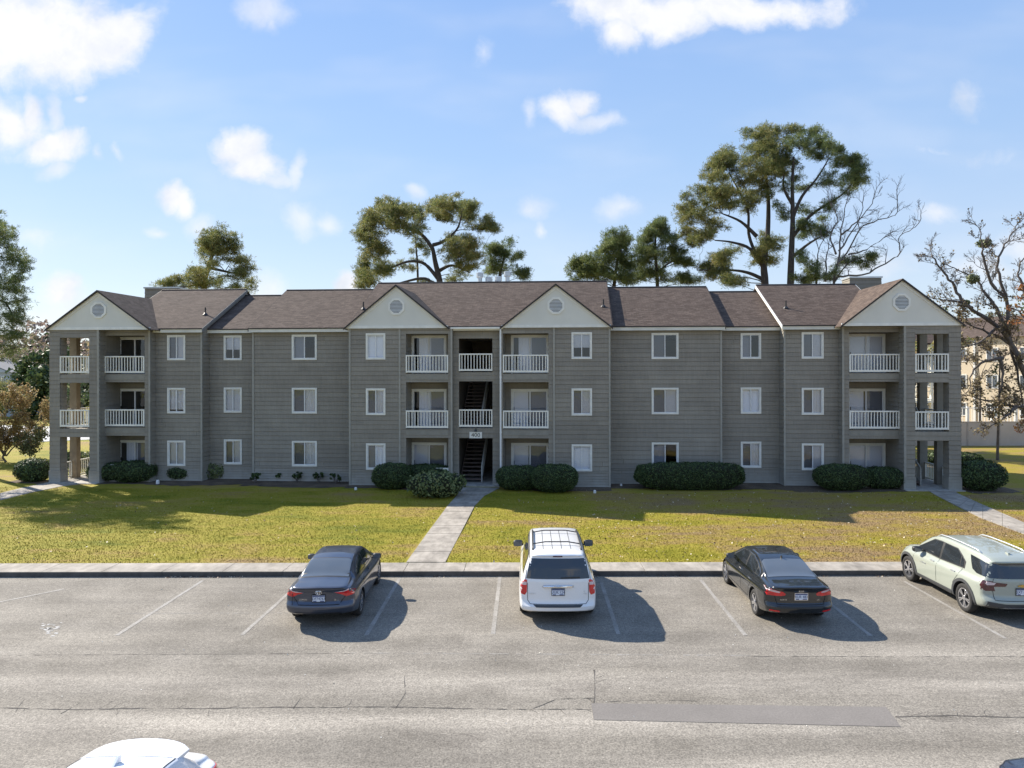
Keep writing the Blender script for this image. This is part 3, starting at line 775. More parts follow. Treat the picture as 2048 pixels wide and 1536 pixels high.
def balcony(o, d, dep, door, styles, fpx):
    u0, u1 = o; du0, du1 = door
    recess(u0, u1, d, dep, du0, du1)
    for k in range(3):
        z = FL[k]
        s = MB()
        if k: s.box(u0 - .0, u1 + .0, d + .002, d + dep, z - .12, z - .004); s.box(u0 + .002, u1 - .002, d - .02, d + .1, z - .32, z - .06)
        else: s.box(u0 + .002, u1 - .002, d + .002, d + dep, -.05, z)
        sl = s.build('balcony', M['beam'] if k else M['concrete'], bld)
        if k: railing('railing', u0, u1, d - .045, z + .02, sl)
        else: railing('railing', u0, u1, d + .05, z, sl, .9)
        glass_door(du0, du1, z, d + dep, styles[k])
        # wall lamp beside the door
        lu = du0 - .28 if du0 - u0 > .5 else (du1 + .28 if u1 - du1 > .3 else None)
        if lu: 
            l = MB(); l.box(lu - .05, lu + .05, d + dep - .14, d + dep - .02, z + 1.75, z + 2.0); l.box(lu - .03, lu + .03, d + dep - .09, d + dep - .018, z + 2.0, z + 2.07); l.build('wall_lamp', M['lamp'], bld)
dd = 1.35
x = U(237, D_E + dd); balcony(oL, D_E, dd, (x, x + 2.0), ['vleft', 'clear2', 'clear2'], 0)
x = U(823, D_P + dd); balcony(oC1, D_P, dd, (x, min(x + 2.0, oC1[1] - .02)), ['vpart', 'vleft', 'vleft'], 0)
x = U(1022, D_P + dd); balcony(oC2, D_P, dd, (x, oC2[1] - .02), ['vpart', 'vpart', 'vleft'], 0)
x = U(1770, D_E + dd + .2); balcony(oR, D_E, dd + .2, (x - 2.05, x), ['vfull', 'vpart', 'vfull'], 0)

# corner boards
def corner(u, d, w=.10, z0=0.0, z1=EV):
    cb = MB(); cb.box(u - w / 2, u + w / 2, d - .045, d + .05, z0, z1); cb.build('corner_board', M['cornerboard'], bld)
for u, d in ((uA - .05, D_E), (uB - .05, D_W), (uC + .05, D_B), (uD + .05, D_P), (U(799.5, D_P), D_P), (U(1108, D_P), D_P), (uG - .05, D_P), (uH - .05, D_B), (uI + .05, D_W), (uJ + .05, D_E), (uE - .05, D_P)): corner(u, d)
for a_, c_ in ((uTL1 - .10, uTL1 + .01), (uTR0 - .01, uTR0 + .10)):
    cb = MB(); cb.box(a_, c_, D_T - .03, D_T + .08, 0, EV); cb.build('corner_board', M['cornerboard'], bld)
# horizontal water table where the lower siding starts, frieze under the eaves
for u0, u1, d in ((uA, uB, D_W), (uB, uC, D_R), (uC, uD, D_B), (uD, U(812, D_P), D_P), (U(1097, D_P), uG, D_P), (uG, uH, D_B), (uH, uI, D_R), (uI, uJ, D_W)):
    wt_ = MB(); wt_.box(u0 + .1, u1 - .1, d - .028, d + .01, .80, .86); wt_.build('water_table', M['siding'], bld)

# --- stair hall in the middle
sh = MB(); S0, S1 = uE + .12, uF - .12
for k in range(3):
    pass
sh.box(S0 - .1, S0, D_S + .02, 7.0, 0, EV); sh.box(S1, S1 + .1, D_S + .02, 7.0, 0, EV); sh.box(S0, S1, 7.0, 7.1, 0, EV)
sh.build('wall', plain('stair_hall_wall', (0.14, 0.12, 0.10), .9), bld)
fl = MB()
fl.box(S0, S1, D_S - .5, 7.0, -.05, .05)
for k in (1, 2): fl.box(S0 + 1.35, S1, D_S + .02, 7.0, FL[k] - .2, FL[k]); fl.box(S0, S0 + 1.35, D_S + .02, D_S + .9, FL[k] - .2, FL[k]); fl.box(S0, S0 + 1.35, 5.6, 7.0, FL[k] - .2, FL[k])
fl.box(S0, S1, D_S + .02, 7.0, 8.1, 8.2)
fl.build('stair_hall_floor', M['concrete'], bld)
def staircase(u0, u1, d0, d1, z0, z1, side, mat, rmat):
    n = 16; b = MB()
    for i in range(n):
        z = z0 + (z1 - z0) * (i + 1) / n; y = d0 + (d1 - d0) * i / n; w = (d1 - d0) / n
        b.box(u0 + .05, u1 - .05, y, y + w + .03, z - .05, z)
    for u in (u0, u1 - .05): b.prism([(d0 - .05, z0), (d0 + .25, z0), (d1, z1 - .28), (d1, z1)], 'x', u, u + .05)
    s = b.build('stairs', mat, bld)
    ur = u1 if side > 0 else u0
    slope_railing('handrail', (ur, d0 - .05, z0), (ur, d1, z1), s, rmat)
    return s
grail = plain('weathered_rail', (0.36, 0.36, 0.33), .7)
staircase(S0 + .1, S0 + 1.35, D_S + .7, 5.6, .05, FL[1], 1, M['stair'], grail)
staircase(S0 + .1, S0 + 1.35, D_S + .9, 5.6, FL[1], FL[2], 1, M['stair'], grail)
for k in (1, 2): railing('railing', oS[0], oS[1], D_S - .045, FL[k] + [0, .06, .1][k], bld, 1.0, .165)

# --- end towers
def tower(u0, u1, outer):
    # outer = -1 left tower, +1 right tower; columns of siding, beams, posts on the open side
    t = MB(); d = D_T; ow = .62; iw = .56
    cols = [(u0, u0 + (ow if outer < 0 else iw)), (u1 - (iw if outer < 0 else ow), u1)]
    for a, c in cols:
        siding(t, a, c, 0, EV, d); siding(t, a, c, 0, EV, d + .55, face=1); siding_x(t, d, d + .55, 0, EV, a, -1); siding_x(t, d, d + .55, 0, EV, c, 1)
    b0, b1 = cols[0][1], cols[1][0]
    bands = [(2.58, 3.06), (5.62, 6.10), (8.16, EV)]
    for z0, z1 in bands:
        siding(t, b0, b1, z0, z1, d + .002); t.box(b0, b1, d + .02, d + .5, z0, z1 - .01)
    t.build('tower_front', M['siding'], bld)
    # thicker lower plinth on the columns
    for a, c in cols:
        pl = MB()
        for z in (0.0, .14, .28, .42, .56): pl.box(a - .03, c + .03, d - .04, d + .58, z + .003, z + .136)
        pl.build('plinth', M['siding'], bld)
    fl = MB(); fl.box(u0 - .05, u1 + .05, d - .35, 7.3, -.05, .045)
    fl.build('ground_slab', M['concrete'], bld)
    si = u1 if outer < 0 else u0      # inner side
    f2 = MB()
    for k in (1, 2):
        if outer > 0:
            f2.box(u0 + 1.45, u1 - .02, d + .5, 6.9, FL[k] - .22, FL[k]); f2.box(u0, u0 + 1.45, d + .5, 1.4, FL[k] - .22, FL[k]); f2.box(u0, u0 + 1.45, 5.9, 6.9, FL[k] - .22, FL[k])
        else:
            f2.box(u0 + .02, u1 - 1.45, d + .5, 6.9, FL[k] - .22, FL[k]); f2.box(u1 - 1.45, u1, d + .5, 1.4, FL[k] - .22, FL[k]); f2.box(u1 - 1.45, u1, 5.9, 6.9, FL[k] - .22, FL[k])
    f2.build('landing', M['beam'], bld)
    cl = MB(); cl.box(u0, u1, d + .5, 6.9, 8.45, 8.5); cl.build('ceiling', M['soffit'], bld)
    xo = u0 if outer < 0 else u1
    for dpt in (1.55, 3.45, 6.6):
        p = MB(); p.box(min(xo, xo - outer * .42), max(xo, xo - outer * .42), dpt, dpt + .34, .04, 8.46); p.build('post', M['tanpost'] if outer < 0 else M['beam'], bld)
    p = MB(); p.box(min(si, si + outer * .3), max(si, si + outer * .3), 6.6, 6.9, .04, 8.46); p.build('post', M['beam'], bld)
    for k in (1, 2):
        railing('railing', b0, b1, d + .0, FL[k] + .02, bld, 1.0)
    for k in range(3):
        xx = xo - outer * .12
        slope_railing('side_railing', (xx, d + .62, FL[k] if k else .05), (xx, 1.55, FL[k] if k else .05), bld, M['rail'])
        slope_railing('side_railing', (xx, 1.9, FL[k] if k else .05), (xx, 3.44, FL[k] if k else .05), bld, M['rail'])
        if not (outer < 0 and k == 0): slope_railing('side_railing', (xx, 3.8, FL[k] if k else .05), (xx, 6.58, FL[k] if k else .05), bld, M['rail'])
    a, c = (u0 + .08, u0 + 1.35) if outer > 0 else (u1 - 1.35, u1 - .08)
    staircase(a, c, 1.1, 5.9, .05, FL[1], outer, M['stair'], grail); staircase(a, c, 1.4, 5.9, FL[1], FL[2], outer, M['stair'], grail)
tower(uTL0, uTL1, -1); tower(uTR0, uTR1, 1)

# --- roofs
def add_uv(o):
    me = o.data; uv = me.uv_layers.new(name='UVMap')
    for p in me.polygons:
        n = p.normal; e = Vector((0, 0, 1)).cross(n)
        e = e.normalized() if e.length > 1e-3 else Vector((1, 0, 0)); s = n.cross(e)
        for li in p.loop_indices:
            co = me.vertices[me.loops[li].vertex_index].co; uv.data[li].uv = (co.dot(e), co.dot(s))
def main_roof(u0, u1, dw, slope=.5, rake_l=True, rake_r=True, rm='shingle'):
    """double-pitch roof, eave 0.3 m in front of the wall plane dw"""
    e = dw - .30; ze = EV + .06; zr = ze + slope * (RD - e); be = BD + .3 + (dw if False else 0); zb = zr - slope * (be - RD); th = .05
    o = MB()
    o.add([(u0, e, ze), (u1, e, ze), (u1, RD, zr), (u0, RD, zr), (u0, be, zb), (u1, be, zb),
           (u0, e, ze - th), (u1, e, ze - th), (u1, RD, zr - th), (u0, RD, zr - th), (u0, be, zb - th), (u1, be, zb - th)],
          [(0, 1, 2, 3), (3, 2, 5, 4), (6, 9, 8, 7), (9, 10, 11, 8), (0, 6, 7, 1), (4, 5, 11, 10), (0, 3, 9, 6), (3, 4, 10, 9), (1, 7, 8, 2), (2, 8, 11, 5)])
    r = o.build('roof', M['shingle'], bld); add_uv(r)
    f_ = MB(); f_.box(u0, u1, e + .012, e + .05, ze - .24, ze - th - .002)
    f_.build('fascia', M['fascia'], r)
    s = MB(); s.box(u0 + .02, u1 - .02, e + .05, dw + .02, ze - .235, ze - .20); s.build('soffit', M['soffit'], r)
    k = MB(); k.tube([(u0, RD, zr + .01), (u1, RD, zr + .01)], .05, 6); k.build('ridge_cap', M['drip'], r); k = MB(); k.box(u0, u1, e - .02, e + .012, ze - .06, ze + .004); k.build('drip_edge', M['drip'], r)
    for flag, u, s_ in ((rake_l, u0, -1), (rake_r, u1, 1)):
        if not flag: continue
        a, c = (u - .04, u - .004) if s_ < 0 else (u + .004, u + .04)
        rk = MB(); rk.prism([(e, ze - .20), (e, ze - .01), (RD, zr - .01), (RD, zr - .20)], 'x', a, c); rk.build('rake_board', M[rm], r)
        # gable end wall under the rake
        gw_ = MB(); gw_.prism([(dw + .01, EV - .25), (BD, EV - .25), (BD, zb - .08), (RD, zr - .08), (dw + .01, ze + slope * .3 - .08)], 'x', u + (.10 if s_ < 0 else -.14), u + (.14 if s_ < 0 else -.10)); gw_.build('end_wall', M['siding'], r)
    return r, zr
uLg = (uTL0 + uA) / 2; uRg = (uJ + uTR1) / 2
main_roof(uLg, uB + .12, D_W, rm='rake')
main_roof(uB + .0, uC + .1, D_R, rake_l=False, rake_r=False)
main_roof(uC - .1, uD + .1, D_B, rake_r=False)
main_roof(uD - .10, uG + .10, D_S)
main_roof(uG + .0, uH + .12, D_B, rake_l=False)
main_roof(uH + .0, uI, D_R, rake_l=False, rake_r=False)
main_roof(uI - .12, uRg, D_W, rm='trim')

def oct_pts(cx, cz, r, a0=22.5, n=8): return [(cx + r * math.cos(R(a0 + i * 360 / n)), cz + r * math.sin(R(a0 + i * 360 / n))) for i in range(n)]
def gable(pl, pr, apx, apy, dface, back):
    d = dface; u0, u1 = U(pl, d), U(pr, d); um = (u0 + u1) / 2; za = ZH(apx, apy, d); zb = EV - .02
    sl = (za - zb) / ((u1 - u0) / 2)
    g = MB(); g.prism([(u0 + .05, zb), (u1 - .05, zb), (um, za - .05)], 'y', d, d + .12)
    gf = g.build('gable', M['gable'], bld)
    t = MB(); t.box(u0, u1, d - .03, d + .02, zb - .03, zb + .12)
    for s_ in (-1, 1):
        uu = u0 if s_ < 0 else u1
        t.prism([(uu, zb + .0), (uu - s_ * .26, zb + .0), (um, za - .24), (um, za - .03)], 'y', d - .028, d - .003)
    t.build('gable_trim', M['trim'], gf)
    # soffit under the overhanging gable
    s = MB(); s.box(u0 + .05, u1 - .05, d + .02, max(D_E, d) + .35, zb - .028, zb + .02); s.build('soffit', M['soffit'], gf)
    # octagonal louvred vent
    cz = zb + (za - zb) * .50; r = .37
    vt = MB(); oo = oct_pts(um, cz, r + .12); ii = oct_pts(um, cz, r)
    for i in range(8):
        j = (i + 1) % 8; q = [oo[i], oo[j], ii[j], ii[i]]
        vt.prism(q, 'y', d - .05, d - .004)
    ve = vt.build('gable_vent', M['trim'], gf)
    bk = MB(); bk.prism(oct_pts(um, cz, r + .02), 'y', d - .012, d - .004); bk.build('vent_backing', M['soffit'], ve)  # dark backing disc stands in for the shade between the slats
    lo = MB()
    for i in range(9):
        z = cz - r + .06 + i * (2 * r - .08) / 9; hw = math.sqrt(max(0, r * r - (z - cz) ** 2)) * .98
        lo.add([(um - hw, d - .042, z), (um + hw, d - .042, z), (um + hw, d - .014, z + .04), (um - hw, d - .014, z + .04)], [(0, 1, 2, 3)])
        lo.add([(um - hw, d - .006, z + .0), (um + hw, d - .006, z + .0), (um + hw, d - .006, z + .085), (um - hw, d - .006, z + .085)], [(0, 1, 2, 3)]) if False else None
    lo.build('louvre', M['trim'], ve, fix=False)
    # roof slabs running back
    e = d - .14; th = .05; rz_ = za + .04; hw = (u1 - u0) / 2 + .08; ze = rz_ - sl * hw
    o = MB()
    o.add([(um - hw, e, ze), (um, e, rz_), (um + hw, e, ze), (um - hw, back, ze), (um, back, rz_), (um + hw, back, ze),
           (um - hw, e, ze - th), (um, e, rz_ - th), (um + hw, e, ze - th), (um - hw, back, ze - th), (um, back, rz_ - th), (um + hw, back, ze - th)],
          [(0, 1, 4, 3), (1, 2, 5, 4), (6, 9, 10, 7), (7, 10, 11, 8), (0, 6, 7, 1), (1, 7, 8, 2), (0, 3, 9, 6), (2, 8, 11, 5), (3, 4, 10, 9), (4, 5, 11, 10)])
    r_ = o.build('gable_roof', M['shingle'], bld); add_uv(r_)
    k = MB(); k.prism([(um - hw, ze + .004), (um - hw, ze - th - .05), (um, rz_ - th - .05), (um, rz_ + .004)], 'y', e - .02, e - .003); k.prism([(um + hw, ze + .004), (um, rz_ + .004), (um, rz_ - th - .05), (um + hw, ze - th - .05)], 'y', e - .02, e - .003)
    k.build('drip_edge', M['drip'], r_)
    return um, rz_
gable(95, 301, 193, 582, D_T - .05, 12.6)
gable(691, 896, 791, 571, -.1, 6.1)
gable(1003, 1222, 1112, 569, -.1, 6.1)
gable(1683, 1925, 1803, 559, D_T - .05, 12.6)
# gutter over the stair bay and white downspout
g = MB(); g.box(uE - .1, uF + .1, D_S - .42, D_S - .29, EV - .10, EV + .0); g.build('gutter', M['rail'], bld)
g = MB(); ud = uF - .045; g.box(ud - .045, ud + .045, -.10, -.02, .3, EV - .1); g.box(ud - .055, ud + .055, -.11, -.01, 2.9, 2.96); g.box(ud - .055, ud + .055, -.11, -.01, 5.9, 5.96); g.build('downspout', M['white'], bld)
# roof pipes
def on_roof(px, py, e_d, slope=.5):
    """photo pixel -> local point on the roof slope whose eave is at wall depth e_d"""
    e = e_d - .3; ze = EV + .06; lo, hi = e, RD
    for _ in range(30):
        m_ = (lo + hi) / 2
        if ZH(px, py, m_) > ze + slope * (m_ - e): lo = m_
        else: hi = m_
    return U(px, lo), lo, ze + slope * (lo - e)
for px, py, dw in ((411, 629, D_W), (727, 618, D_S), (1207, 613, D_S), (1572, 616, D_W)):
    u, d, z = on_roof(px, py, dw)
    g = MB(); g.tube([(u, d, z - .05), (u, d, z + .42)], .04, 8); g.tube([(u, d, z - .03), (u, d, z + .06), (u, d, z + .1)], [.17, .10, .05], 8)
    g.build('vent_pipe', M['black'], bld)
# roof curb with four round ventilators behind the ridge
d = 8.4; z_r = EV + .06 + .5 * (RD - .05) - .5 * (d - RD)
u0, u1 = U(942, d), U(1033, d)
g = MB(); g.box(u0, u1, d - .5, d + .5, z_r - .6, z_r + 1.18); cu = g.build('roof_curb', M['white'], bld)
for px, tp in ((960, 545), (978, 554), (997, 553), (1015, 543)):
    u = U(px, d); zt = ZH(px, tp, d); g = MB(); g.tube([(u, d, z_r + 1.1), (u, d, zt - .28)], .15, 12); g.tube([(u, d, zt - .34), (u, d, zt - .30), (u, d, zt - .03), (u, d, zt)], [.20, .235, .235, .17], 12)
    g.build('roof_ventilator', M['galv'], cu, smooth=False)
# chimney chases
for a, c, top, dpt, nm in ((290, 356, 574, 8.2, 0), (1700, 1763, 553, 8.0, 1)):
    u0, u1 = U(a, dpt), U(c, dpt); zt = ZH((a + c) / 2, top, dpt)
    g = MB(); siding(g, u0, u1, 9.5, zt - .1, dpt); g.box(u0 + .001, u1 - .001, dpt + .02, dpt + 1.3, 9.4, zt - .101); siding_x(g, dpt, dpt + 1.3, 9.5, zt - .1, u0, -1); siding_x(g, dpt, dpt + 1.3, 9.5, zt - .1, u1, 1)
    ch = g.build('chimney', M['siding'], bld)
    g = MB(); g.box(u0 - .06, u1 + .06, dpt - .08, dpt + 1.36, zt - .1, zt); g.build('chimney_cap', M['galv'], ch)

# --- number sign (its own thing, hung over the stair entry)
def text_mesh(name, s, size, mat, parent, loc, rot, ext=.004, align='CENTER', sx=1.0):
    cu_ = bpy.data.curves.new(name, 'FONT'); cu_.body = s; cu_.size = size; cu_.extrude = ext; cu_.align_x = align; cu_.align_y = 'CENTER'; cu_.resolution_u = 3
    to = bpy.data.objects.new(name, cu_); col.objects.link(to)
    dg = bpy.context.evaluated_depsgraph_get(); dg.update()
    me = bpy.data.meshes.new_from_object(to.evaluated_get(dg)); bpy.data.objects.remove(to)
    me.materials.clear(); me.materials.append(mat); me.name = name
    o = obj(name, me, parent, loc); o.rotation_euler = rot; o.scale = (sx, 1, 1); return o
dS = D_S; us = U(951.5, dS); zs = ZH(951.5, 870, dS); w = (U(964, dS) - U(939, dS)); h_ = 12.5 * 38.6 / F
so = thing('number_sign', 'small cream sign reading 400 above the middle stair entrance', 'sign', BM @ Vector((us, dS - .05, zs)), -TH)
g = MB(); g.box(-w / 2, w / 2, -.015, .02, -h_ / 2, h_ / 2); g.build('sign_panel', M['trim'], so)
text_mesh('digits', '400', .30, M['black'], so, (0, -.018, -.005), (R(90), 0, 0), .003, sx=1.12)
lo_ = thing('entry_lamp', 'small dark lamp above the 400 sign at the stair entrance', 'lamp', BM @ Vector((us, dS - .05, zs + h_ / 2 + .09)), -TH)
g = MB(); g.box(-.03, .03, -.02, .02, -.03, .10); g.build('arm', M['lamp'], lo_)
g = MB(); g.tube([(0, -.10, .03), (0, -.10, -.05)], [.05, .09], 8); g.tube([(0, 0, .02), (0, -.1, .03)], .02, 6); g.build('shade', M['lamp'], lo_)

# mulch bed along the front
def mulch(u0, u1, d, w, seed):
    r = random.Random(seed); n = int((u1 - u0) / .3); vs = []; fs = []
    for i in range(n + 1):
        u = u0 + (u1 - u0) * i / n; a = BM @ Vector((u, d, 0)); c = BM @ Vector((u, d - w - r.uniform(-.12, .15) - .25 * math.sin(u * .9), 0))
        vs += [(a.x, a.y, .014), (c.x, c.y, .012)]
        if i: fs.append((2 * i - 2, 2 * i - 1, 2 * i + 1, 2 * i))
    tag(obj('mulch_bed', mesh_from('mulch_bed', vs, fs, M['mulch'])), kind='structure')
mulch(uTL1 - .1, uC, 1.9, 2.3, 1); mulch(uC, uD, 1.2, 1.9, 2); mulch(uD, uE - .3, .05, 1.2, 3); mulch(uF + .2, uG, .05, 1.2, 4); mulch(uG, uI, 1.9, 2.4, 5); mulch(uI, uTR0, 1.1, 1.9, 6)
mulch(uTL0 - 2.6, uTL0 - .1, 1.0, 1.4, 7); mulch(uTR1 + .1, uTR1 + 2.8, 1.0, 1.7, 8)
# ================================================================== VEGETATION
def rand_dirs(n):
    v = rng.normal(size=(n, 3)); return v / np.linalg.norm(v, axis=1, keepdims=True)
def leaf_quads(c, size, dirs=None, aspect=1.6, var=.4):
    """one leaf-size diamond per centre c (n,3)"""
    n = len(c); nrm = rand_dirs(n) if dirs is None else dirs + rng.normal(size=(n, 3)) * .55
    nrm /= np.linalg.norm(nrm, axis=1, keepdims=True)
    t = np.cross(nrm, rand_dirs(n)); t /= np.linalg.norm(t, axis=1, keepdims=True) + 1e-9
    b = np.cross(nrm, t); s = (size * (1 + rng.uniform(-var, var, n)))[:, None]
    v = np.stack([c - t * s * aspect / 2, c - b * s / 2, c + t * s * aspect / 2, c + b * s / 2], 1).reshape(-1, 3)
    return v, np.arange(n * 4).reshape(n, 4)
def needle_tufts(c, up, L, k=7, w=.10):
    """pine tufts: k thin blades fanning out from each centre"""
    n = len(c); c_ = np.repeat(c, k, 0); d = rng.normal(size=(n * k, 3)) * .75 + np.repeat(up, k, 0)
    d /= np.linalg.norm(d, axis=1, keepdims=True); s = np.cross(d, rand_dirs(n * k)); s /= np.linalg.norm(s, axis=1, keepdims=True) + 1e-9
    l = (L * rng.uniform(.6, 1.15, n * k))[:, None]; ww = l * w
    v = np.stack([c_ - s * ww * .4, c_ + d * l * .55 - s * ww, c_ + d * l, c_ + d * l * .55 + s * ww], 1).reshape(-1, 3)
    return v, np.arange(n * k * 4).reshape(n * k, 4)
def blob_points(cx, cy, cz, rx, ry, rz, n, shell=.55):
    d = rand_dirs(n); r = (shell + (1 - shell) * rng.random(n)) ; r = np.where(rng.random(n) < .25, rng.random(n), r)
    return np.stack([cx + d[:, 0] * r * rx, cy + d[:, 1] * r * ry, cz + d[:, 2] * r * rz], 1), d

def curve(p, q, sag, n=7, jit=.0):
    p = Vector(p); q = Vector(q); L = (q - p).length; out = []
    for i in range(n + 1):
        t = i / n; m_ = p.lerp(q, t); m_.z += sag * L * math.sin(math.pi * t)
        if 0 < i < n: m_ += Vector([random.uniform(-jit, jit) * L for _ in range(3)])
        out.append(m_)
    return out
def densify(pts, k=4):
    pts = [Vector(p) for p in pts]; out = []
    for i in range(len(pts) - 1):
        p0 = pts[max(i - 1, 0)]; p1 = pts[i]; p2 = pts[i + 1]; p3 = pts[min(i + 2, len(pts) - 1)]
        for j in range(k):
            t = j / k; out.append(0.5 * ((2 * p1) + (-p0 + p2) * t + (2 * p0 - 5 * p1 + 4 * p2 - p3) * t * t + (-p0 + 3 * p1 - 3 * p2 + p3) * t ** 3))
    out.append(pts[-1]); return out

def pine(label, group, trunks, blobs, Y, r0, mat, dens=1.0, tuft=.42, depth=.9, limbs=True, name='pine_tree'):
    """trunks: list of photo polylines (first reaches the ground); blobs: photo ellipses (x,y,rx,ry)"""
    s = Y / F
    # bridge neighbouring clumps so the crown reads as one
    extra = []
    for i_, a_ in enumerate(blobs):
        nb = sorted(blobs, key=lambda b_: math.hypot(b_[0] - a_[0], b_[1] - a_[1]))[1:4]
        for b_ in nb:
            if math.hypot(b_[0] - a_[0], b_[1] - a_[1]) < 1.5 * (a_[2] + b_[2]) and random.random() < .35: extra.append(((a_[0] + b_[0]) / 2, (a_[1] + b_[1]) / 2, (a_[2] + b_[2]) * .42, (a_[3] + b_[3]) * .42))
    blobs = list(blobs) + extra
    base = P(trunks[0][0][0], 900, Y); t = thing(name, label, 'tree', (base.x, Y, 0), 0, group)
    off = Vector((base.x, Y, 0))
    tb = MB(); nodes = []
    for ti, pl in enumerate(trunks):
        pts = [P(x, y, Y) - off for x, y in pl]
        if ti == 0: pts = [Vector((pts[0].x * .98, 0, -.2))] + pts
        for p in pts: p.y = random.uniform(-.25, .25) if ti else 0
        pts = densify(pts, 5); rr0 = r0 if ti == 0 else r0 * .42
        rr0 *= .82; rad = [rr0 * (1 - .75 * (i / (len(pts) - 1))) for i in range(len(pts))]
        tb.tube(pts, rad, 8); nodes += [(p, r) for p, r in zip(pts, rad)]
    C = []; U_ = []; lb = tb
    zmin = min(P(b[0], b[1], Y).z for b in blobs)
    wid = max(b[0] for b in blobs) - min(b[0] for b in blobs); cx0 = sum(b[0] for b in blobs) / len(blobs)
    for (x, y, rx, ry) in blobs:
        p = P(x, y, Y) - off
        dd = wid * s * .5 * depth; frac = 1 - min(1, abs(x - cx0) / (wid * .5 + 1)) ** 2
        p.y = random.uniform(-1, 1) * dd * math.sqrt(max(.05, frac)) * .8
        p.x *= (Y + p.y) / Y; p.x += off.x * p.y / Y; p.z = (p.z - H) * (Y + p.y) / Y + H
        RX, RZ = rx * s, ry * s
        # limb from the nearest lower trunk node
        cand = [(q, r) for q, r in nodes if q.z < p.z - .15 * abs(q.x - p.x)] or nodes
        q, r = min(cand, key=lambda n_: (n_[0] - p).length + (0.0 if n_[0].z < p.z else 1.0) * 2)
        if limbs and (p - q).length > .6:
            pts = curve(q, p - Vector((0, 0, RZ * .4)), random.uniform(.02, .12), 6, .03)
            r1 = min(r * .5, .02 + .009 * (p - q).length); lb.tube(pts, [r1 * (1 - .72 * i / 6) for i in range(7)], 5, cap=False)
            nodes.append((pts[3], r1 * .6)); nodes.append((pts[5], r1 * .4))
        # twig pads inside the blob
        RX *= 1.08; RZ *= 1.08; k = int(3 + RX * RZ * 9 * dens)
        for _ in range(k):
            d = Vector([random.gauss(0, .48), random.gauss(0, .48), random.gauss(0, .48)])
            if d.length > 1: d.normalize()
            c = Vector((p.x + d.x * RX, p.y + d.y * max(RX, RZ) * .9, p.z + d.z * RZ))
            rr = random.uniform(.28, .80) * (tuft / .40); n = int(26 * (rr / .6) ** 1.5)
            pc, pd = blob_points(c.x, c.y, c.z, rr, rr, rr * .55, n, .1); pc += rng.normal(size=pc.shape) * .06; C.append(pc)
            up = pd * .4; up[:, 2] += .35; U_.append(up)
            lb.tube([p - Vector((0, 0, RZ * .35)), (p + c) / 2 - Vector((0, 0, .1)), c], [.022, .015, .008], 3, cap=False)
    C = np.concatenate(C); U_ = np.concatenate(U_)
    v, f = needle_tufts(C, U_, tuft * .72, 9, .055)
    obj('crown', mesh_from('crown', v, f, mat), t)
    tb.build('trunk', M['bark'], t, smooth=True)
    return t

def broadleaf(label, group, trunks, blobs, Y, r0, mat, leaf=.16, dens=1.0, bark='barkg', name='leafy_tree', cat='tree', depth=1.0, shell=.5):
    s = Y / F; base = P(trunks[0][0][0], 900, Y); t = thing(name, label, cat, (base.x, Y, 0), 0, group); off = Vector((base.x, Y, 0))
    tb = MB(); nodes = []
    for ti, pl in enumerate(trunks):
        pts = [P(x, y, Y) - off for x, y in pl]
        if ti == 0: pts = [Vector((pts[0].x, 0, -.2))] + pts
        pts = densify(pts, 4); rad = [(r0 if ti == 0 else r0 * .5) * (1 - .7 * i / (len(pts) - 1)) for i in range(len(pts))]
        tb.tube(pts, rad, 7); nodes += list(zip(pts, rad))
    C = []; D = []
    wid = max(b[0] + b[2] for b in blobs) - min(b[0] - b[2] for b in blobs); cx0 = sum(b[0] for b in blobs) / len(blobs)
    for (x, y, rx, ry) in blobs:
        p = P(x, y, Y) - off; frac = 1 - min(1, abs(x - cx0) / (wid * .5 + 1)) ** 2
        p.y = random.uniform(-1, 1) * wid * s * .3 * depth * math.sqrt(max(.05, frac)); p.x *= (Y + p.y) / Y; p.x += off.x * p.y / Y; p.z = (p.z - H) * (Y + p.y) / Y + H
        q, r = min(nodes, key=lambda n_: (n_[0] - p).length + (0 if n_[0].z < p.z else 2)); pts = curve(q, p, .05, 5, .04)
        tb.tube(pts, [min(r * .6, .12) * (1 - .7 * i / 5) for i in range(6)], 5)
        RX, RZ = rx * s, ry * s; RY = (RX + RZ) / 2
        k = max(3, int(3 + RX * RZ * 1.6))
        for _ in range(k):
            d = rand_dirs(1)[0] * random.uniform(.35, .95); c = (p.x + d[0] * RX, p.y + d[1] * RY, p.z + d[2] * RZ); sr = random.uniform(.35, .6)
            n = int(max(14, dens * RX * RZ * sr * 10 / (leaf * leaf * 28) * (2.6 if Y > 70 else 1.2)))
            pc, pd = blob_points(*c, RX * sr, RY * sr, RZ * sr, n, shell); C.append(pc); D.append(pd)
    tb.build('trunk', M[bark], t, smooth=True)
    C = np.concatenate(C); D = np.concatenate(D)
    v, f = leaf_quads(C, leaf, D); obj('crown', mesh_from('crown', v, f, mat), t)
    return t

def zc(lst, x0, y0, s):   # zoomed-view coordinates -> photo pixels
    return [tuple([x0 + a[0] / s, y0 + a[1] / s] + [q / s for q in a[2:]]) for a in lst]

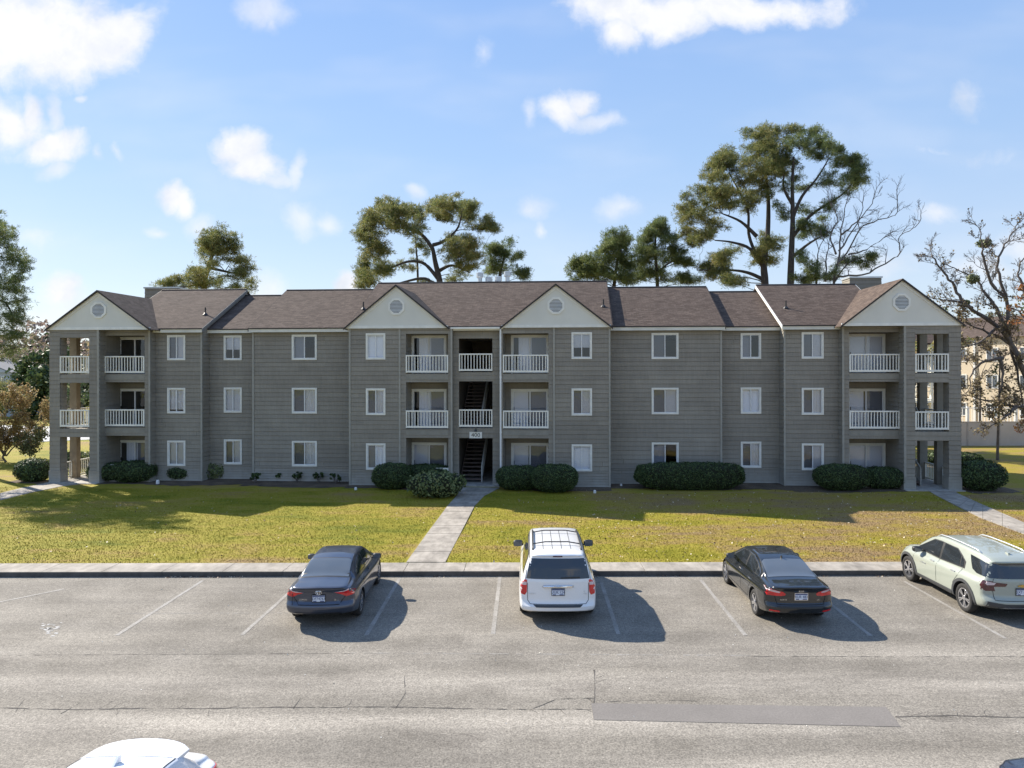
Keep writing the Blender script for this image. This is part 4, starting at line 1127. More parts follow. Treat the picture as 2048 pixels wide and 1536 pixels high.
# --- pines behind the building
pine('tall pine at the left edge of the picture, beside the building', 'tall pines', [[(-40, 900), (-42, 700), (-34, 560), (-24, 450)], [(-40, 640), (0, 600), (35, 650)]],
     [(-8, 455, 38, 26), (-45, 480, 50, 30), (12, 470, 24, 18), (22, 512, 30, 16), (50, 520, 20, 12), (-20, 520, 45, 22), (-60, 540, 45, 30), (10, 560, 34, 18), (-30, 585, 40, 22), (25, 600, 22, 12), (10, 655, 34, 18), (44, 618, 12, 8), (-10, 630, 36, 18),
      (30, 690, 26, 16), (-60, 650, 45, 30), (-95, 600, 45, 30), (-110, 520, 50, 32), (0, 715, 30, 14), (-140, 570, 40, 28), (-85, 470, 40, 26), (40, 560, 12, 8), (-100, 690, 50, 25), (-55, 445, 45, 28), (-120, 450, 50, 34), (-160, 500, 50, 40), (-150, 430, 40, 30), (-70, 500, 50, 34), (-120, 640, 50, 34), (-180, 600, 50, 40)], 43, .34, M['pined'], .85, .34)
pine('leaning pine with a rounded top behind the left roofs', 'tall pines', [[(408, 800), (408, 600), (414, 545), (430, 500), (448, 478)], [(411, 560), (380, 572), (350, 575)], [(418, 535), (460, 545), (490, 550)]],
     [(440, 466, 34, 12), (425, 480, 30, 16), (462, 482, 24, 14), (412, 497, 22, 16), (440, 505, 34, 16), (470, 512, 26, 14), (488, 528, 20, 12), (424, 524, 22, 12), (492, 546, 15, 9), (472, 548, 18, 9), (404, 540, 22, 12), (385, 555, 22, 10), (362, 560, 22, 10), (342, 565, 16, 9), (330, 572, 12, 6), (395, 572, 24, 8), (430, 566, 22, 9), (452, 572, 22, 8), (500, 577, 14, 6), (375, 578, 22, 7)], 62, .42, M['pine'], 1.0, .40)
zz = lambda l: zc(l, 680, 360, 4.876)
pine('wide spreading pine behind the middle roof', 'tall pines', [[(884, 800), (882, 600), (879, 560), (871, 525), (866, 498), (861, 488)], [(866, 498), (845, 470), (818, 455), (790, 436), (770, 420)], [(866, 490), (885, 484), (905, 470), (918, 450), (925, 420)], [(878, 560), (850, 528), (820, 523), (790, 532), (760, 545)], [(879, 540), (905, 530), (940, 545)], [(883, 580), (850, 557), (805, 565), (780, 572)]],
     zz([(420, 220, 90, 60), (500, 260, 90, 70), (370, 330, 90, 60), (270, 380, 55, 60), (600, 270, 80, 60), (700, 320, 80, 70), (790, 310, 60, 40), (560, 400, 140, 70), (430, 450, 150, 70), (300, 480, 90, 60), (200, 540, 50, 40), (330, 600, 110, 70), (420, 700, 100, 70), (230, 760, 50, 25), (750, 420, 110, 80), (680, 520, 90, 40), (930, 250, 55, 60), (1000, 250, 90, 85), (1100, 220, 100, 60), (1200, 280, 110, 80), (1310, 250, 45, 60), (950, 370, 110, 80), (1050, 350, 100, 70), (1250, 390, 120, 80), (1400, 470, 95, 50), (1480, 440, 50, 40), (1440, 380, 35, 32), (1500, 490, 40, 25), (1150, 560, 120, 45), (1300, 600, 60, 40), (1050, 680, 120, 55), (1180, 690, 120, 50), (1300, 700, 90, 45), (1150, 770, 110, 40), (1340, 800, 100, 50), (230, 860, 55, 40), (260, 940, 70, 45), (220, 1030, 60, 40), (320, 970, 80, 50), (420, 830, 85, 55), (440, 900, 70, 40), (600, 830, 70, 30), (1180, 900, 90, 50), (1130, 970, 80, 30), (820, 1000, 60, 20), (690, 860, 60, 25)]), 60, .5, M['pine'], 1.1, .40)
pine('low bushy pine on the right of the wide middle pine', 'tall pines', [[(1002, 800), (1000, 570), (1005, 530), (1013, 500)]],
     zz([(1480, 670, 80, 45), (1560, 650, 60, 45), (1640, 610, 50, 55), (1550, 760, 120, 60), (1680, 780, 90, 60), (1750, 740, 40, 35), (1700, 870, 80, 60), (1790, 890, 45, 50), (1550, 860, 100, 45), (1800, 950, 40, 35), (1440, 880, 80, 40), (1640, 700, 40, 40)]), 63, .3, M['pined'], 1.0, .38)
pine('thin straight pine trunk behind the wide middle pine', 'tall pines', [[(837, 800), (836, 560), (833, 500), (831, 470)]], zz([(740, 640, 60, 20), (770, 560, 60, 30), (700, 700, 55, 14), (850, 720, 40, 14), (760, 780, 60, 16), (830, 640, 40, 16)]), 66, .2, M['pine'], .8, .34)
zd = lambda l: zc(l, 1120, 220, 2.768)
zt = lambda l: [tuple(a) for a in zd(l)]
pine('tallest pine, left trunk of the big pair behind the right roofs', 'tall pines', [zt([(1135, 1200), (1135, 960), (1130, 850), (1150, 700), (1155, 500), (1140, 340)]), zt([(1130, 850), (1080, 780), (1050, 680), (1040, 560), (1000, 450), (940, 350)]), zt([(1130, 870), (1050, 770), (960, 730), (860, 720)]), zt([(1090, 700), (1000, 620), (900, 570)]), zt([(1130, 940), (1050, 900), (950, 885), (760, 885)])],
     zd([(1060, 140, 45, 34), (1150, 130, 65, 38), (1260, 118, 70, 34), (1100, 210, 75, 48), (1200, 210, 80, 52), (950, 240, 50, 38), (900, 265, 50, 38), (860, 310, 48, 38), (830, 370, 38, 28), (880, 370, 55, 38), (960, 320, 75, 44), (1060, 300, 85, 48), (1180, 300, 75, 48), (1000, 390, 85, 44), (1120, 380, 85, 48), (1230, 350, 50, 40), (760, 450, 48, 38), (700, 490, 38, 28), (740, 530, 62, 40), (840, 470, 65, 44), (930, 450, 75, 44), (870, 530, 75, 44), (960, 520, 65, 38), (1050, 460, 65, 38), (690, 570, 38, 28), (720, 620, 54, 32), (800, 600, 54, 28), (680, 670, 45, 28), (750, 690, 64, 28), (830, 660, 50, 28), (900, 640, 50, 22), (800, 725, 50, 24), (720, 740, 38, 18), (1040, 540, 54, 40), (960, 780, 54, 26), (900, 810, 50, 28), (1130, 720, 50, 35), (1190, 750, 54, 42), (1180, 820, 48, 35), (1110, 770, 40, 30), (860, 860, 70, 26), (780, 860, 50, 20), (880, 920, 64, 32), (930, 950, 60, 25), (1080, 830, 40, 20), (1150, 470, 40, 25), (790, 350, 10, 22), (1000, 960, 50, 20)]), 62, .55, M['pine'], 1.2, .40)
pine('tallest pine, right trunk of the big pair behind the right roofs', 'tall pines', [zt([(1275, 1200), (1277, 960), (1283, 780), (1290, 600), (1288, 430), (1295, 260)]), zt([(1290, 700), (1370, 600), (1450, 540), (1560, 470), (1620, 400)]), zt([(1290, 600), (1340, 480), (1420, 380), (1480, 280)]), zt([(1285, 820), (1380, 740), (1450, 700)]), zt([(1288, 520), (1240, 430), (1250, 330)])],
     zd([(1370, 130, 62, 38), (1450, 160, 60, 42), (1500, 200, 42, 42), (1560, 230, 42, 32), (1590, 262, 45, 36), (1640, 290, 42, 32), (1670, 330, 36, 30), (1690, 390, 26, 22), (1650, 400, 36, 24), (1330, 200, 80, 48), (1430, 250, 60, 38), (1540, 310, 50, 30), (1610, 360, 36, 20), (1290, 300, 54, 38), (1260, 420, 50, 32), (1340, 430, 55, 26), (1450, 390, 40, 24), (1530, 410, 45, 22), (1590, 450, 36, 18), (1210, 540, 40, 28), (1240, 590, 42, 26), (1360, 555, 48, 22), (1340, 620, 40, 15), (1470, 560, 50, 16), (1500, 505, 36, 18), (1390, 660, 54, 24), (1350, 705, 44, 22), (1440, 645, 32, 18), (1460, 690, 25, 14), (1230, 260, 50, 40), (1310, 370, 40, 30)]), 61, .5, M['pined'], 1.15, .38)
pine('dark bushy pine low behind the right chimney trees', 'low pines', [zt([(1420, 1200), (1420, 950), (1430, 850)]), zt([(1500, 980), (1600, 850), (1720, 800)])],
     zd([(1370, 850, 54, 54), (1440, 900, 54, 44), (1380, 945, 60, 34), (1330, 930, 40, 38), (1550, 850, 36, 30), (1600, 830, 40, 26), (1680, 860, 32, 18), (1720, 790, 30, 24), (1735, 830, 30, 22), (1500, 935, 40, 26), (1330, 800, 34, 24), (1640, 820, 25, 16)]), 58, .22, M['pined'], 1.2, .34)
pine('bushy pine left of the tallest pair, nearer the middle', 'low pines', [zt([(300, 1200), (300, 980), (320, 820), (335, 690)]), zt([(305, 900), (220, 850), (120, 870)])],
     zd([(60, 880, 26, 32), (90, 838, 16, 14), (130, 880, 30, 32), (100, 930, 45, 20), (160, 820, 36, 30), (190, 880, 52, 35), (240, 770, 45, 40), (262, 715, 30, 24), (330, 690, 40, 36), (370, 740, 54, 40), (300, 800, 54, 42), (240, 850, 50, 40), (330, 900, 64, 48), (250, 935, 60, 25), (400, 830, 50, 40), (400, 930, 60, 28), (190, 935, 40, 20), (300, 745, 45, 30)]), 64, .32, M['pined'], 1.25, .42)
pine('bushy pine just left of the tallest pair', 'low pines', [zt([(540, 1200), (540, 960), (530, 800), (530, 640)]), zt([(540, 900), (620, 840), (700, 850)])],
     zd([(470, 700, 40, 38), (520, 655, 30, 34), (560, 622, 26, 22), (500, 760, 60, 40), (580, 690, 36, 32), (610, 760, 42, 36), (640, 705, 20, 24), (570, 830, 60, 44), (480, 880, 52, 42), (650, 820, 42, 32), (700, 850, 50, 26), (560, 930, 64, 30), (660, 920, 60, 30), (735, 950, 50, 18), (690, 780, 36, 20), (450, 800, 45, 35), (440, 930, 50, 25)]), 66, .32, M['pined'], 1.25, .42)

# --- bare trees
def twigs(b, p, d, L, r, depth, spread=.55, up=.15, leafC=None, seg=4):
    pts = [p.copy()]; q = p.copy(); dd = d.normalized()
    for i in range(seg):
        dd = (dd + Vector([random.gauss(0, .16), random.gauss(0, .16), random.gauss(0, .12) + up * .3])).normalized(); q = q + dd * L / seg; pts.append(q.copy())
    b.tube(pts, [max(.008, r * (1 - .75 * i / seg)) for i in range(seg + 1)], 4 if r < .05 else 5, cap=False)
    if leafC is not None: leafC += [(pt, 1) for pt in pts[2:]]
    if depth <= 0: return
    for i in range(1, seg + 1):
        for _ in range(1 if i < seg else 2):
            if random.random() < .85:
                a = Vector([random.gauss(0, 1), random.gauss(0, 1), random.gauss(0, 1)]); a = (a - a.dot(dd) * dd).normalized()
                twigs(b, pts[i], (dd + a * random.uniform(spread * .6, spread * 1.5)), L * random.uniform(.45, .72), r * .5, depth - 1, spread, up, leafC, seg)
def bare(label, limbs, Y, r0, depth=2, L=1.6, step=2, leaves=None, leaf=.14, ln=0, dens=1, name='bare_tree', group=None, lim=None, lw=1.0):
    base = P(limbs[0][0][0], 900, Y); t = thing(name, label, 'tree', (base.x, Y, 0), 0, group); off = Vector((base.x, Y, 0)); tb = MB(); lb = MB(); LC = []
    for li, (pl) in enumerate(limbs):
        rr = r0 * (1 if li == 0 else .5)
        pts = [P(x, y, Y) - off for x, y in pl]; yo = random.uniform(-1, 1) * (0 if li == 0 else 1.2)
        for i, p in enumerate(pts): 
            k = yo * i / len(pts) * 1.8; p.y = k; p.x += off.x * k / Y + p.x * k / Y; p.z = (p.z - H) * (Y + k) / Y + H
        if li == 0: pts = [Vector((pts[0].x, 0, -.2))] + pts
        pts = densify(pts, 4)
        for i in range(1, len(pts) - 1): pts[i] += Vector([random.uniform(-.05, .05) for _ in range(3)]) * 1.3
        tb.tube(pts, [max(.03, rr * (1 - .85 * (i / (len(pts) - 1)) ** .8)) for i in range(len(pts))], 7)
        st = 5 if li == 0 else 2
        for i in range(st, len(pts), step):
            d = (pts[i] - pts[i - 1]).normalized()
            for _ in range(dens):
                a = Vector([random.gauss(0, 1), random.gauss(0, 1), random.gauss(.2, 1)]); a = (a - a.dot(d) * d).normalized()
                k = 1 - .45 * i / len(pts)
                twigs(lb, pts[i], d * .7 + a, L * k * random.uniform(.6, 1.1), .045 * k, depth, .6, .2, LC)
        twigs(lb, pts[-1], (pts[-1] - pts[-2]), L * .8, .035, depth, .5, .1, LC)
    tr = tb.build('trunk', M['barkg'], t, smooth=True); lb.build('branch', M['barkg'], tr)
    if leaves and ln:
        pick = [LC[i][0] for i in rng.integers(0, len(LC), ln)]
        if lim: pick = [p for p in pick if lim(p + off)]
        c = np.array([tuple(p) for p in pick]) + rng.normal(size=(len(pick), 3)) * .12
        v, f = leaf_quads(c, leaf); obj('leaves', mesh_from('leaves', v, f, leaves), t)
    return t
bare('leafless tree reaching right from behind the tallest pines', [zt([(1500, 1200), (1520, 950), (1545, 800), (1560, 660), (1585, 520)]), zt([(1530, 860), (1590, 790), (1660, 660), (1760, 610), (1860, 580), (1870, 500)]), zt([(1545, 780), (1600, 700), (1660, 600), (1680, 500)]), zt([(1560, 690), (1620, 640), (1700, 560), (1740, 480)]),
      zt([(1540, 920), (1680, 910), (1800, 850), (1880, 790), (1880, 700), (1950, 660), (2000, 600)]), zt([(1600, 800), (1700, 770), (1780, 720)]), zt([(1530, 800), (1500, 700), (1540, 600), (1500, 520)]), zt([(1470, 950), (1480, 800), (1500, 690)]), zt([(1420, 950), (1430, 800), (1460, 720)])], 57, .17, 2, 1.4, 3)
zo = lambda l: zc(l, 1840, 430, 2.9)
bare('large leaning bare oak at the right edge of the picture', [zo([(760, 1250), (680, 1080), (600, 900), (530, 750), (450, 650), (300, 540), (230, 470), (170, 370), (110, 300), (70, 230)]), zo([(530, 750), (430, 695), (330, 650), (250, 622)]), zo([(520, 720), (440, 540), (380, 450), (330, 380), (250, 330), (160, 290)]), zo([(500, 490), (420, 400), (370, 250), (365, 180), (350, 90)]), zo([(520, 700), (500, 490), (450, 300), (480, 200), (540, 100), (560, 60)]),
      zo([(720, 1150), (603, 1120), (450, 1090), (330, 1060), (245, 1045)]), zo([(640, 600), (590, 400), (570, 320), (610, 240)]), zo([(480, 830), (380, 850), (300, 920), (290, 1000)]), zo([(460, 830), (480, 950), (460, 1060)]), zo([(560, 1110), (500, 1170), (440, 1210)]), zo([(520, 740), (560, 900), (600, 1150)]), zo([(300, 540), (200, 500), (120, 490)]), zo([(450, 650), (380, 720), (280, 760)])], 47, .28, 3, 1.05, 2, M['brown'], .10, 8000, 1, name='oak_tree', lim=lambda p: p.z < 11.0 or random.random() < .1)
b = bpy.data.objects
broadleaf('column of ivy and dry leaves hanging in the bare oak', None, [[(1995, 900), (1998, 800), (2000, 720)]], zo([(450, 860, 45, 60), (460, 960, 60, 70), (440, 1060, 70, 60), (480, 1130, 70, 40), (410, 1150, 50, 30), (480, 1020, 50, 60)]), 49, .12, M['olive'], .12, .45, name='ivy_column', cat='ivy', depth=.5)
for i, q in enumerate(zo([(375, 165, 46, 26), (305, 372, 38, 30), (272, 506, 15, 12)])):
    Yq = 47; p = P(q[0], q[1], Yq); c, d = blob_points(0, 0, 0, q[2] * Yq / F, q[2] * Yq / F, q[3] * Yq / F, 420, .2)
    v, f = leaf_quads(c, .12, d); o = obj('mistletoe', mesh_from('mistletoe', v, f, M['olive']), None, p)
    tag(o, ['green mistletoe clump high in the bare oak', 'mistletoe clump on the middle limb of the bare oak', 'smallest mistletoe clump low on the bare oak'][i], 'mistletoe', 'mistletoe clumps')
broadleaf('rust orange cypress at the right edge of the picture', None, [[(2090, 900), (2085, 600), (2080, 480)]], zo([(560, 430, 40, 30), (590, 480, 60, 40), (540, 540, 50, 30), (610, 560, 70, 50), (590, 620, 50, 30), (700, 400, 80, 60), (720, 500, 90, 80), (700, 640, 90, 60), (640, 590, 50, 50)]), 44, .25, M['rust'], .11, .9, name='cypress_tree', depth=.6)
broadleaf('small rust tree against the pale fence at the right edge', None, [[(2070, 900), (2068, 840)]], [(2060, 850, 22, 25), (2040, 858, 16, 14), (2080, 830, 30, 30), (2045, 835, 10, 10)], 50, .1, M['rust'], .12, .5, name='small_tree', depth=.6)

# --- trees in the distance, left
broadleaf('dark evergreen mass beyond the left road', 'far trees on the left', [[(110, 860), (110, 780)]], [(80, 740, 35, 40), (110, 720, 40, 30), (140, 750, 40, 45), (70, 790, 30, 30), (110, 790, 45, 30), (60, 730, 25, 25), (160, 790, 40, 30), (130, 820, 40, 20), (190, 760, 40, 45), (50, 770, 30, 35), (90, 820, 40, 22), (210, 800, 40, 30), (160, 740, 35, 30), (40, 815, 30, 20), (75, 760, 45, 40), (120, 760, 50, 40), (60, 800, 40, 28)], 92, .4, M['darkg'], .30, 3.0, depth=.8)
broadleaf('pale olive tree beyond the left road beside the tower', 'far trees on the left', [[(165, 900), (165, 800)]], [(165, 745, 42, 28), (130, 765, 32, 25), (190, 770, 36, 28), (150, 795, 45, 25), (120, 795, 25, 18), (180, 730, 25, 18)], 84, .3, M['olive'], .28, 1.1, depth=.8)
broadleaf('reddish bare-crowned trees above the evergreens at left', 'far trees on the left', [[(60, 840), (60, 720)]], [(40, 708, 35, 16), (80, 706, 35, 14), (120, 708, 35, 14), (160, 710, 35, 16), (200, 712, 35, 18), (20, 715, 30, 24), (60, 715, 40, 22), (110, 715, 40, 20), (170, 720, 40, 20), (-20, 705, 40, 26)], 105, .3, M['pinkish'], .20, .8, depth=.8, shell=.2)
broadleaf('green treetops at the far left behind the grey house', 'far trees on the left', [[(20, 840), (20, 760)]], [(10, 740, 40, 24), (-30, 730, 50, 30), (40, 735, 25, 18), (-80, 740, 50, 40)], 110, .4, M['olive'], .34, 1.0, depth=.8)
broadleaf('orange-brown tree seen through the top of the left tower', 'far trees on the left', [[(195, 840), (195, 760)]], [(185, 700, 16, 22), (200, 720, 22, 26), (230, 720, 30, 25), (260, 730, 30, 25)], 98, .3, M['orange'], .26, .8, depth=.8)
broadleaf('dark round tree with bare trunk seen through the left tower', 'far trees on the left', [[(131, 862), (131, 820)]], [(125, 790, 26, 20), (150, 785, 26, 22), (175, 795, 26, 20), (110, 800, 20, 16)], 78, .35, M['darkg'], .24, 1.1, depth=.8)
# --- distance, right
broadleaf('yellow-green pine behind the right tower', 'far trees on the right', [[(1870, 860), (1870, 720)]], [(1850, 690, 26, 22), (1880, 680, 26, 22), (1905, 700, 26, 22), (1870, 710, 40, 20), (1930, 690, 26, 20)], 74, .3, M['pine'], .22, 1.0, depth=.8)
broadleaf('olive tree crowns behind the bare oak limbs', 'far trees on the right', [[(1960, 860), (1960, 720)]], [(1935, 640, 26, 22), (1900, 628, 18, 14), (1970, 645, 26, 22), (2000, 640, 26, 24), (1950, 670, 30, 18), (2030, 650, 30, 30), (1915, 655, 20, 18), (2060, 640, 40, 40)], 100, .3, M['olive'], .26, .75, depth=.8)
broadleaf('pale red treetop between the oak and the tan apartments', 'far trees on the right', [[(1960, 900), (1960, 760)]], [(1950, 690, 30, 20), (1985, 700, 30, 20), (2020, 690, 30, 22), (1930, 710, 20, 14), (2050, 720, 30, 20)], 66, .2, M['pinkish'], .16, .3, depth=.6, shell=.2)

# --- crape myrtle and neighbours on the left
bare('spreading crape myrtle with thin orange leaves left of the tower', [[(10, 925), (4, 900), (-6, 870), (-20, 830)], [(10, 912), (20, 880), (30, 850), (45, 820)], [(12, 912), (35, 885), (60, 860), (82, 832)], [(8, 912), (8, 870), (12, 830), (18, 800)], [(8, 912), (-15, 880), (-40, 850)]], 49, .11, 2, 1.1, 2, M['orange'], .075, 15000, 1, name='crape_myrtle')
bare('small open shrub under the crape myrtle', [[(58, 915), (58, 900), (52, 885)], [(58, 912), (70, 890), (82, 878)], [(58, 912), (45, 895), (36, 880)], [(58, 912), (62, 885), (66, 868)]], 48.5, .05, 2, .55, 2, M['olive'], .10, 1500, 1, name='open_shrub')
pine('low green pine bough at the far left above the crape myrtle', None, [[(-60, 900), (-62, 850), (-50, 790)]], [(-10, 795, 34, 16), (15, 790, 26, 12), (30, 805, 14, 8), (-40, 780, 40, 24), (-5, 815, 30, 10), (10, 770, 22, 8)], 50, .2, M['pine'], 1.2, .32)

# ------------------------------------------------------------------ hedges and bushes
def hedge(name, label, l, r_, top, bot, mat, p=3.2, leaf=.045, deepf=.85, n=None, group=None, cat='shrub', rough=.025, Yf=None, core=True):
    z0 = 0.0; X0, Yb = G(l, bot); X1, _ = G(r_, bot)
    if Yf: Yb = Yf; X0 = (l - CX) / F * Yb; X1 = (r_ - CX) / F * Yb
    w = X1 - X0; dep = min(w * deepf, 1.7); Yc = Yb + dep / 2; k = Yc / Yb
    X0 *= k; X1 *= k; w = X1 - X0
    h = H - (top - hor(l)) / F * (Yb + dep * .62); Xc = (X0 + X1) / 2
    t = thing(name, label, cat, (Xc, Yc, 0), 0, group)
    def surf(d, sc=1.0):
        e = 2.0 / p; q = np.sign(d) * np.abs(d) ** 1
        nrm = (np.abs(d[:, 0]) ** p + np.abs(d[:, 1]) ** p + np.abs(d[:, 2]) ** p) ** (1 / p)
        q = d / nrm[:, None]
        lump = 1 + rough * np.sin(q[:, 0] * w * 2.3 + 1.3 * Xc) * np.cos(q[:, 1] * 4.1 + Xc) + rough * .7 * np.sin(q[:, 0] * w * 5.1 + q[:, 2] * 3.7)
        q = q * lump[:, None] * sc
        out = np.stack([q[:, 0] * w / 2, q[:, 1] * dep / 2, h / 2 + q[:, 2] * h / 2], 1)
        # narrower at the foot
        f_ = 1 - .22 * np.clip((h * .45 - out[:, 2]) / (h * .45), 0, 1) ** 1.5
        out[:, 0] *= f_; out[:, 1] *= f_; out[:, 2] = np.maximum(out[:, 2], .05)
        return out
    area = 2 * (w * dep + w * h + dep * h) * .8
    n = n or int(area / (leaf * leaf) * 1.25)
    d = rand_dirs(n); d[:, 0] *= 1.0
    c = surf(d) * 1.0; c += rng.normal(size=c.shape) * leaf * .6
    dn = d.copy()
    v, f = leaf_quads(c, leaf, dn, 1.5)
    obj('foliage', mesh_from('foliage', v, f, mat), t)
    if core:
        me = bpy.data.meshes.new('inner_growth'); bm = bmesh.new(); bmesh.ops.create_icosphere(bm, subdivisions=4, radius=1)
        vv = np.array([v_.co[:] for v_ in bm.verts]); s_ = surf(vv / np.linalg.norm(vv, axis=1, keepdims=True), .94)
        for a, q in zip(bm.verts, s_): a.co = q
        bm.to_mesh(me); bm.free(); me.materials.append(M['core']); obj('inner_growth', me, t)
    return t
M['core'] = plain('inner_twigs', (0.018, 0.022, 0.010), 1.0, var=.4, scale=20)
HG = 'clipped hedges along the building'
hedge('hedge', 'round clipped bush left of the left tower', 35, 98, 918, 967, M['hedge'], 2.6, .06, .9, group=HG)
hedge('hedge', 'left half of the clipped pair beside the left tower', 180, 246, 925, 966, M['hedge'], 3, .048, group=HG)
hedge('hedge', 'right half of the clipped pair beside the left tower', 226, 311, 922, 968, M['hedge'], 3, .048, group=HG)
hedge('hedge', 'small round bush under the first window from the left', 338, 388, 930, 963, M['hedge'], 2.5, .055, .9, group=HG)
hedge('hedge', 'left dark hedge by the middle walkway, behind the loose bush', 747, 822, 927, 982, M['hedge'], 3, .045, group=HG)
hedge('hedge', 'low hedge under the left middle balcony doors', 806, 900, 929, 974, M['hedge'], 3.2, .045, group=HG)
hedge('hedge', 'left half of the clipped pair right of the middle stairs', 993, 1082, 932, 984, M['hedge'], 3, .045, group=HG)
hedge('hedge', 'right half of the clipped pair right of the middle stairs', 1064, 1154, 929, 989, M['hedge'], 3, .045, group=HG)
hedge('hedge', 'long box-shaped hedge under the right-hand windows', 1273, 1488, 926, 983, M['hedge'], 4.2, .045, .42, group=HG)
hedge('hedge', 'taller left half of the clipped pair under the right balcony', 1630, 1735, 929, 985, M['hedge'], 3, .045, group=HG)
hedge('hedge', 'lower right half of the clipped pair under the right balcony', 1722, 1803, 935, 981, M['hedge'], 3.4, .045, group=HG)
hedge('hedge', 'round bush right of the right tower', 1921, 2006, 922, 986, M['hedge'], 2.6, .06, .9, group=HG)
hedge('hedge', 'dark bush behind the right tower', 1845, 1962, 905, 935, M['hedge'], 2.6, .08, .7, group=HG)
hedge('loose_bush', 'pale green loose bush beside the middle walkway', 821, 925, 944, 1000, M['vibur'], 2.3, .085, .95, rough=.12)
hedge('loose_bush', 'sparse round bush under the second window from the left', 410, 452, 926, 960, M['vibur'], 2.2, .07, .9, n=1500, rough=.14, core=False)
hedge('loose_bush', 'low ivy-green bush seen through the left tower', 105, 205, 906, 918, M['vibur'], 2.4, .10, .5, n=3000, Yf=46)
for i, (x, y) in enumerate([(510, 966), (556, 962), (594, 964), (637, 965), (671, 967)]):
    X, Yp = G(x, y); lab = ['leftmost of the five young shrubs in the bed below the wide window', 'second of the five young shrubs from the left', 'middle one of the five young shrubs below the wide window', 'fourth of the five young shrubs from the left', 'rightmost of the five young shrubs, nearest the walkway'][i]
    t = thing('young_shrub', lab, 'shrub', (X, Yp, 0), 0, 'young shrubs in the bed')
    b_ = MB(); C = []
    for k in range(14):
        a = random.uniform(0, 6.28); e = Vector((math.cos(a) * random.uniform(.1, .3), math.sin(a) * .2, random.uniform(.2, .52))); b_.tube([Vector((0, 0, 0)), e * .5 + Vector((0, 0, .05)), e], [.012, .009, .005], 4)
        c, d = blob_points(e.x, e.y, e.z, .09, .09, .08, 22, .2); C.append(c)
    b_.build('stem', M['barkg'], t); v, f = leaf_quads(np.concatenate(C), .07); obj('foliage', mesh_from('foliage', v, f, M['hedge']), t)
for i, (x, y) in enumerate([(315, 968), (711, 980), (1189, 986), (1742 - 500, 972)]):
    X, Yp = G(x, y); lab = ['white drain cap on the grass beside the left hedge pair', 'white drain cap left of the dark middle hedge', 'white drain cap right of the middle hedge pair', 'white drain cap in the corner right of the middle block'][i]
    b_ = MB(); b_.tube([(0, 0, 0), (0, 0, .11), (0, 0, .15)], [.075, .075, .04], 10); o = b_.build('drain_cap', M['white']); o.location = (X, Yp, 0); tag(o, lab, 'drain cap', 'white drain caps')
    if i == 0: o.scale = (1.2, 1.2, 1.5)
    if i == 3: o.scale = (.8, .8, .8)

# ------------------------------------------------------------------ lawn blades and fallen leaves (uncountable)
def scatter_lawn(n, y0, y1):
    Y = rng.uniform(y0, y1, n) ; X = rng.uniform(-1, 1, n) * (Y * .78 + 1) ; return X, Y
def wpath(X, Y):
    """inside a paved strip?"""
    m = np.zeros(len(X), bool)
    for L, Rr in (([(812, 1124), (853, 1067), (895, 1011), (913, 991), (921, 974)], [(890, 1124), (920, 1067), (949, 1011), (968, 991), (1003, 974)]),
                  ([(1846, 975), (1875, 992), (1965, 1037), (2048, 1068), (2200, 1125)], [(1905, 976), (1914, 986), (1965, 1009), (2048, 1045), (2200, 1100)])):
        l = np.array([G(*p, .05) for p in L])[::-1] if L[0][1] > L[-1][1] else np.array([G(*p, .05) for p in L])
        r = np.array([G(*p, .05) for p in Rr])[::-1] if Rr[0][1] > Rr[-1][1] else np.array([G(*p, .05) for p in Rr])
        l = l[np.argsort(l[:, 1])]; r = r[np.argsort(r[:, 1])]
        xl = np.interp(Y, l[:, 1], l[:, 0]); xr = np.interp(Y, r[:, 1], r[:, 0])
        m |= (X > np.minimum(xl, xr) - .03) & (X < np.maximum(xl, xr) + .03) & (Y < max(l[-1, 1], r[-1, 1]))
    l = np.array([G(*p, .05) for p in [(-70, 1004), (0, 1000), (60, 985), (125, 972), (186, 964)]]); r = np.array([G(*p, .05) for p in [(-70, 990), (0, 986), (50, 974), (100, 964), (118, 955)]])
    yl = np.interp(X, l[:, 0], l[:, 1]); yr = np.interp(X, r[:, 0], r[:, 1]); m |= (Y > yl - .03) & (Y < yr + .03) & (X < l[-1, 0])
    return m
gzv = np.vectorize(gz)
n = 230000
X, Y = scatter_lawn(n, 22.97, 40); Y = 22.97 + (Y - 22.97) ** 1.0
keep = ~wpath(X, Y) & (Y < Y0 - .06 * X - 1.5); X, Y = X[keep], Y[keep]; Z = gzv(Y)
c = np.stack([X, Y, Z], 1); n = len(c); d = rng.normal(size=(n, 3)) * .5; d[:, 2] = 1; d /= np.linalg.norm(d, axis=1, keepdims=True)
s = np.cross(d, rand_dirs(n)); s /= np.linalg.norm(s, axis=1, keepdims=True); hgt = rng.uniform(.02, .05, n)[:, None]; ww = rng.uniform(.006, .014, n)[:, None]
v = np.stack([c - s * ww, c + s * ww, c + d * hgt], 1).reshape(-1, 3)
o = obj('grass', mesh_from('grass', v, np.arange(n * 3).reshape(n, 3), M['blades'])); tag(o, 'short mown grass blades across the front lawn', 'grass', kind='stuff')
# fallen leaves, denser to the right
n = 6500
X, Y = scatter_lawn(n, 22.97, 37.5); pr = np.clip((X + 8) / 22, .12, 1); keep = (rng.random(n) < pr) & (~wpath(X, Y) | (rng.random(n) < .08)) & (Y < Y0 - .06 * X - .6); X, Y = X[keep], Y[keep]
c = np.stack([X, Y, gzv(Y) + .045], 1); dn = np.zeros_like(c); dn[:, 2] = 1.3
v, f = leaf_quads(c, .048, dn, 1.4); o = obj('fallen_leaves', mesh_from('fallen_leaves', v, f, M['litter'])); tag(o, 'brown fallen leaves scattered over the lawn', 'leaves', kind='stuff')
